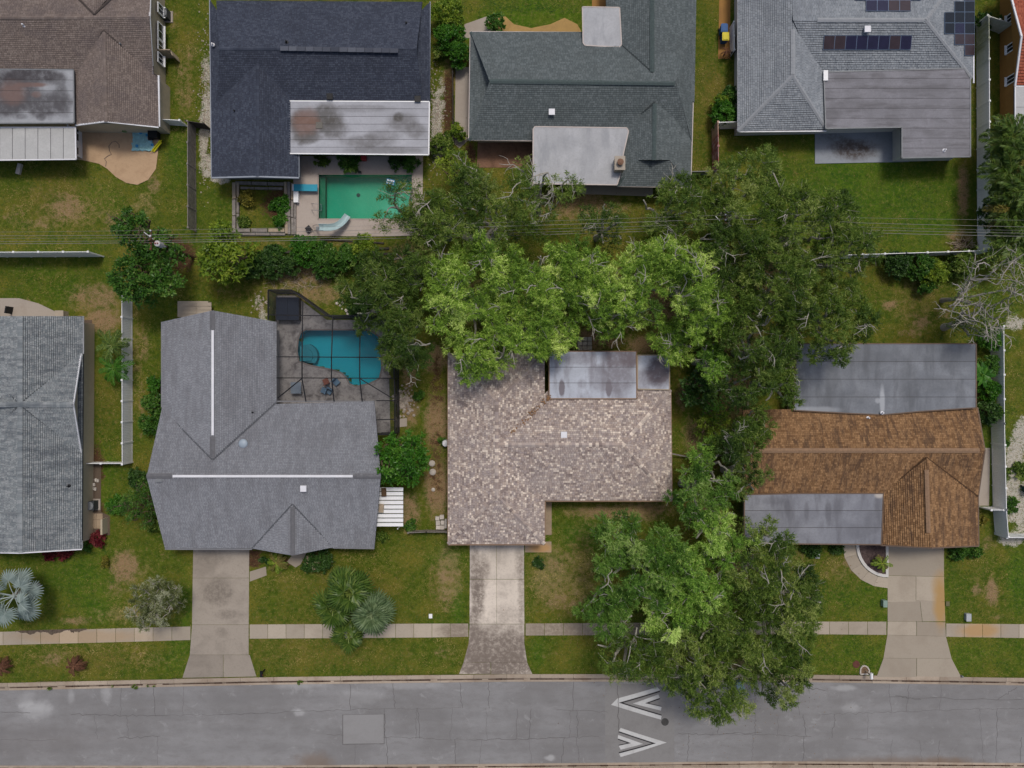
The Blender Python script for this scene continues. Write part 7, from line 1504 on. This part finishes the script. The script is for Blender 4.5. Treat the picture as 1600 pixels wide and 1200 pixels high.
box_(1379, 941, .34, .6, .5, 'pale green utility box on the lawn left of the buff drive', m_plain('pale_green_box', C(.24, .33, .28), .6)); box_(1510, 963, .42, .68, .35, 'pale grey utility box beside the pavement right of the buff drive', m_plain('pale_grey_box', C(.42, .44, .45), .6)); box_(1276, 868, .36, .42, .2, 'small grey lid in the lawn before the front blue grey roof', m_plain('grey_lid', C(.32, .34, .34), .6)); box_(673, 962, .28, .36, .1, 'small white lid at the corner of the front lawn, near the pavement', M['white']); box_(1480, 943, .3, .4, .06, 'flat olive lid at the right edge of the buff drive', m_plain('olive_lid', C(.15, .14, .07), .8))
r = empty('storm_drain', P(1143, 1058), 'concrete storm drain inlet in the kerb under the street oaks', 'drain'); a = P(1143, 1056); mb = MB(); mb.box((a.x, a.y, .02), (2.0, .75, .16)); mb.build('inlet_lid', M['kerb'], r); mb = MB(); mb.box((a.x, a.y - .42, -.06), (1.8, .2, .1)); mb.build('inlet_opening', M['black'], r)
p = P(1502, 1056); mb = MB(); mb.lathe((p.x, p.y, 0), [(.09, 0), (.09, .25), (.05, .3)], 10); tag(mb.build('marker_stub', M['grey_metal'], loc=p), 'small grey stub at the lower right corner of the buff drive', 'marker')
mb = MB()
for x, y, s_ in ((210, 1073, .3), (78, 1077, .26), (175, 1073, .12), (468, 1064, .34), (508, 1060, .12), (230, 1072, .1), (240, 1072, .1)):
    p = P(x, y); v, t = leaf_tris(np.random.default_rng(int(x)), [(p.x, p.y, -.08, s_)], 1500, .16, .03, quad=True)
    for i in range(0, len(v), 4): mb.add(v[i:i + 4], [(0, 1, 2, 3)], float(t[i // 4]))
tag(mb.build('gutter_weeds', L_OAK, loc=P(300, 1070)), kind='stuff')
# soil washed over the pavement edge at the left
mb = MB(); top = []; bot = []
for i in range(60):
    x = 24 + i * 1.9; wv = 5.5 * math.sin(math.pi * i / 59) ** .4 * (.75 + .35 * math.sin(x * .17) + .2 * math.sin(x * .41)) * (0.25 if 103 < x < 110 else 1); top.append((x, wN(x) - 1)); bot.append((x, wN(x) + max(.3, wv + rub.normal() * .5)))
for i in range(59): q = [P(*p) for p in (top[i], top[i + 1], bot[i + 1], bot[i])]; mb.add([(p.x, p.y, .042) for p in q][::-1], [(0, 1, 2, 3)], rub.random())
tag(mb.build('soil_spill', m_conc('dark_soil', C(.13, .10, .075), C(.06, .045, .035), amt=.8, sc_=3), loc=P(80, 988)), kind='stuff')

# fallen leaves under and around the oaks
lr = np.random.default_rng(31); N = 9000; ox = np.array([o_[0] for o_ in oaks], float); oy = np.array([o_[1] for o_ in oaks], float); orr = np.array([o_[2] for o_ in oaks], float)
k = lr.integers(0, len(ox), N); px_ = ox[k] + lr.normal(size=N) * orr[k] * .95; py_ = oy[k] + lr.normal(size=N) * orr[k] * .95
okm = ~(in_poly(px_, py_, [(697, 548), (1052, 548), (1054, 786), (860, 786), (854, 854), (697, 854)]) | in_poly(px_, py_, [(1150, 640), (1240, 530), (1530, 530), (1540, 704), (1532, 858), (1160, 858)]) | in_poly(px_, py_, [(440, 500), (615, 500), (615, 640), (440, 640)]) | in_poly(px_, py_, [(495, 270), (648, 270), (648, 345), (495, 345)]) | in_poly(px_, py_, [(730, 45), (1090, 0), (1082, 296), (830, 292), (730, 220)]))
px_, py_ = px_[okm], py_[okm]; n_ = len(px_); zz = np.where((py_ > road_n(px_) + 2) & (py_ < road_s(px_)), ROADZ + .012, .05); a_ = lr.uniform(0, 6.28, n_); l_ = lr.uniform(.05, .13, n_)
p_ = np.stack([px_ / S - 50, (600 - py_) / S, zz], 1); d_ = np.stack([np.cos(a_) * l_, np.sin(a_) * l_, lr.uniform(0, .03, n_)], 1); s_ = np.stack([-np.sin(a_) * l_ * .35, np.cos(a_) * l_ * .35, np.zeros(n_)], 1)
tag(link('fallen_leaves', np_mesh('fallen_leaves', np.stack([p_ - s_, p_ + s_, p_ + d_], 1).reshape(-1, 3), 3, m_leaf('fallen_leaf', [(0, C(.07, .04, .02)), (.5, C(.17, .095, .04)), (1, C(.32, .21, .09))], .1, .8), np.clip(.5 + lr.normal(size=n_) * .25, 0, 1))), kind='stuff')

# ------------------------------------------------------------------ grass blades over the lawns
def grass(n, seed):
    r = np.random.default_rng(seed); x = r.uniform(-51, 51, n); y = r.uniform(-30, 39, n); px = x * S + 800; py = 600 - y * S
    hard = np.zeros(n, bool)
    for poly in ([(298, 840), (392, 840), (392, 1000), (404, 1062), (283, 1062), (298, 1000)], [(732, 840), (864, 840), (864, 865), (822, 865), (822, 1000), (834, 1056), (715, 1056), (731, 1000)], [(1384, 840), (1478, 840), (1480, 1000), (1504, 1062), (1367, 1062), (1384, 1000)],
                 [(1314, 840), (1390, 840), (1390, 921), (1360, 915), (1330, 898), (1318, 875)], [(388, 855), (482, 860), (470, 888), (418, 900), (388, 912)],
                 [(456, 242), (663, 242), (663, 371), (456, 371)], [(415, 450), (460, 450), (512, 490), (620, 490), (620, 680), (415, 680)], [(116, 190), (252, 190), (248, 262), (234, 284), (215, 292), (196, 289), (165, 270), (155, 258), (116, 252)], [(1271, 190), (1422, 190), (1422, 256), (1271, 258)],
                 [(128, 490), (146, 490), (146, 720), (160, 722), (174, 838), (128, 838)], [(710, 100), (738, 100), (738, 230), (710, 230)], [(745, 212), (836, 212), (836, 264), (745, 264)], [(876, 282), (1022, 282), (1022, 308), (876, 308)], [(720, 20), (915, 20), (915, 60), (720, 66)], [(1120, -30), (1143, -30), (1143, 94), (1120, 94)], [(0, 464), (100, 470), (105, 500), (0, 500)], [(1524, 698), (1549, 698), (1549, 792), (1524, 792)], [(340, 1036), (362, 1036), (362, 1056), (340, 1056)]):
        hard |= in_poly(px, py, poly)
    hard |= (py > wN(px) - .5) & (py < wS(px) + .5); hard |= py > road_n(px) - 7
    for poly in ([(265, 500), (425, 500), (425, 635), (578, 635), (578, 850), (262, 850), (250, 744)], [(0, 500), (122, 500), (122, 855), (0, 858)], [(706, 560), (845, 560), (1040, 560), (1042, 775), (845, 775), (845, 845), (706, 845)], [(0, 0), (228, 0), (232, 112), (240, 192), (0, 246)], [(336, 0), (664, 0), (664, 236), (460, 236), (460, 270), (336, 270)], [(742, 58), (910, 58), (912, 0), (1080, 0), (1072, 285), (838, 282), (838, 212), (740, 212)], [(1160, 0), (1512, 0), (1512, 240), (1412, 240), (1408, 200), (1160, 200)], [(1170, 640), (1245, 540), (1520, 540), (1526, 845), (1170, 845)]): hard |= in_poly(px, py, poly)
    X, Y, GX, GY, ms = GD; xi = np.clip(((px - GX[0, 3]) / (.3 * S)).astype(int) + 3, 0, X.shape[1] - 1); yi = np.clip(((GY[3, 0] - py) / (.3 * S)).astype(int) + 3, 0, X.shape[0] - 1)
    g = lambda k: ms[k][yi, xi]
    bare = np.maximum.reduce([g('dirt') * .85, g('sand'), g('mulch')]); pat = vnoise(x, y, 1.6, 5) * .35 + vnoise(x, y, .7, 3) * .4 + vnoise(x, y, .3, 4) * .25
    keep = ~hard & (r.random(n) > bare * .8 + .35 * (pat < .38) + .12); x, y = x[keep], y[keep]; m = len(x); lush, gold_lit, dry_lit = g('lush')[keep], g('gold')[keep], g('dry')[keep]; pat = pat[keep]
    a = r.uniform(0, 6.283, m); l = r.uniform(.07, .20, m) * (1 + .35 * lush); w = r.uniform(.018, .036, m); th = a + 1.57; hgt = r.uniform(.02, .09, m)
    p = np.stack([x, y, np.full(m, .0)], 1); d = np.stack([np.cos(a) * l, np.sin(a) * l, hgt], 1); s_ = np.stack([np.cos(th) * w, np.sin(th) * w, np.zeros(m)], 1)
    v = np.stack([p - s_, p + s_, p + d], 1).reshape(-1, 3)
    t = np.clip(.40 + (pat - .5) * 1.25 + r.normal(size=m) * .16 - .20 * lush + .16 * gold_lit + .28 * dry_lit, 0, 1)
    mt = m_leaf('grass_blades', [(0, C(0.030, 0.097, 0.006)), (.3, C(0.071, 0.139, 0.010)), (.55, C(0.142, 0.171, 0.018)), (.8, C(0.262, 0.217, 0.051)), (1, C(0.433, 0.342, 0.125))], .25, .7)
    return tag(link('grass', np_mesh('grass', v, 3, mt, t)), kind='stuff')
grass(560000, 12)
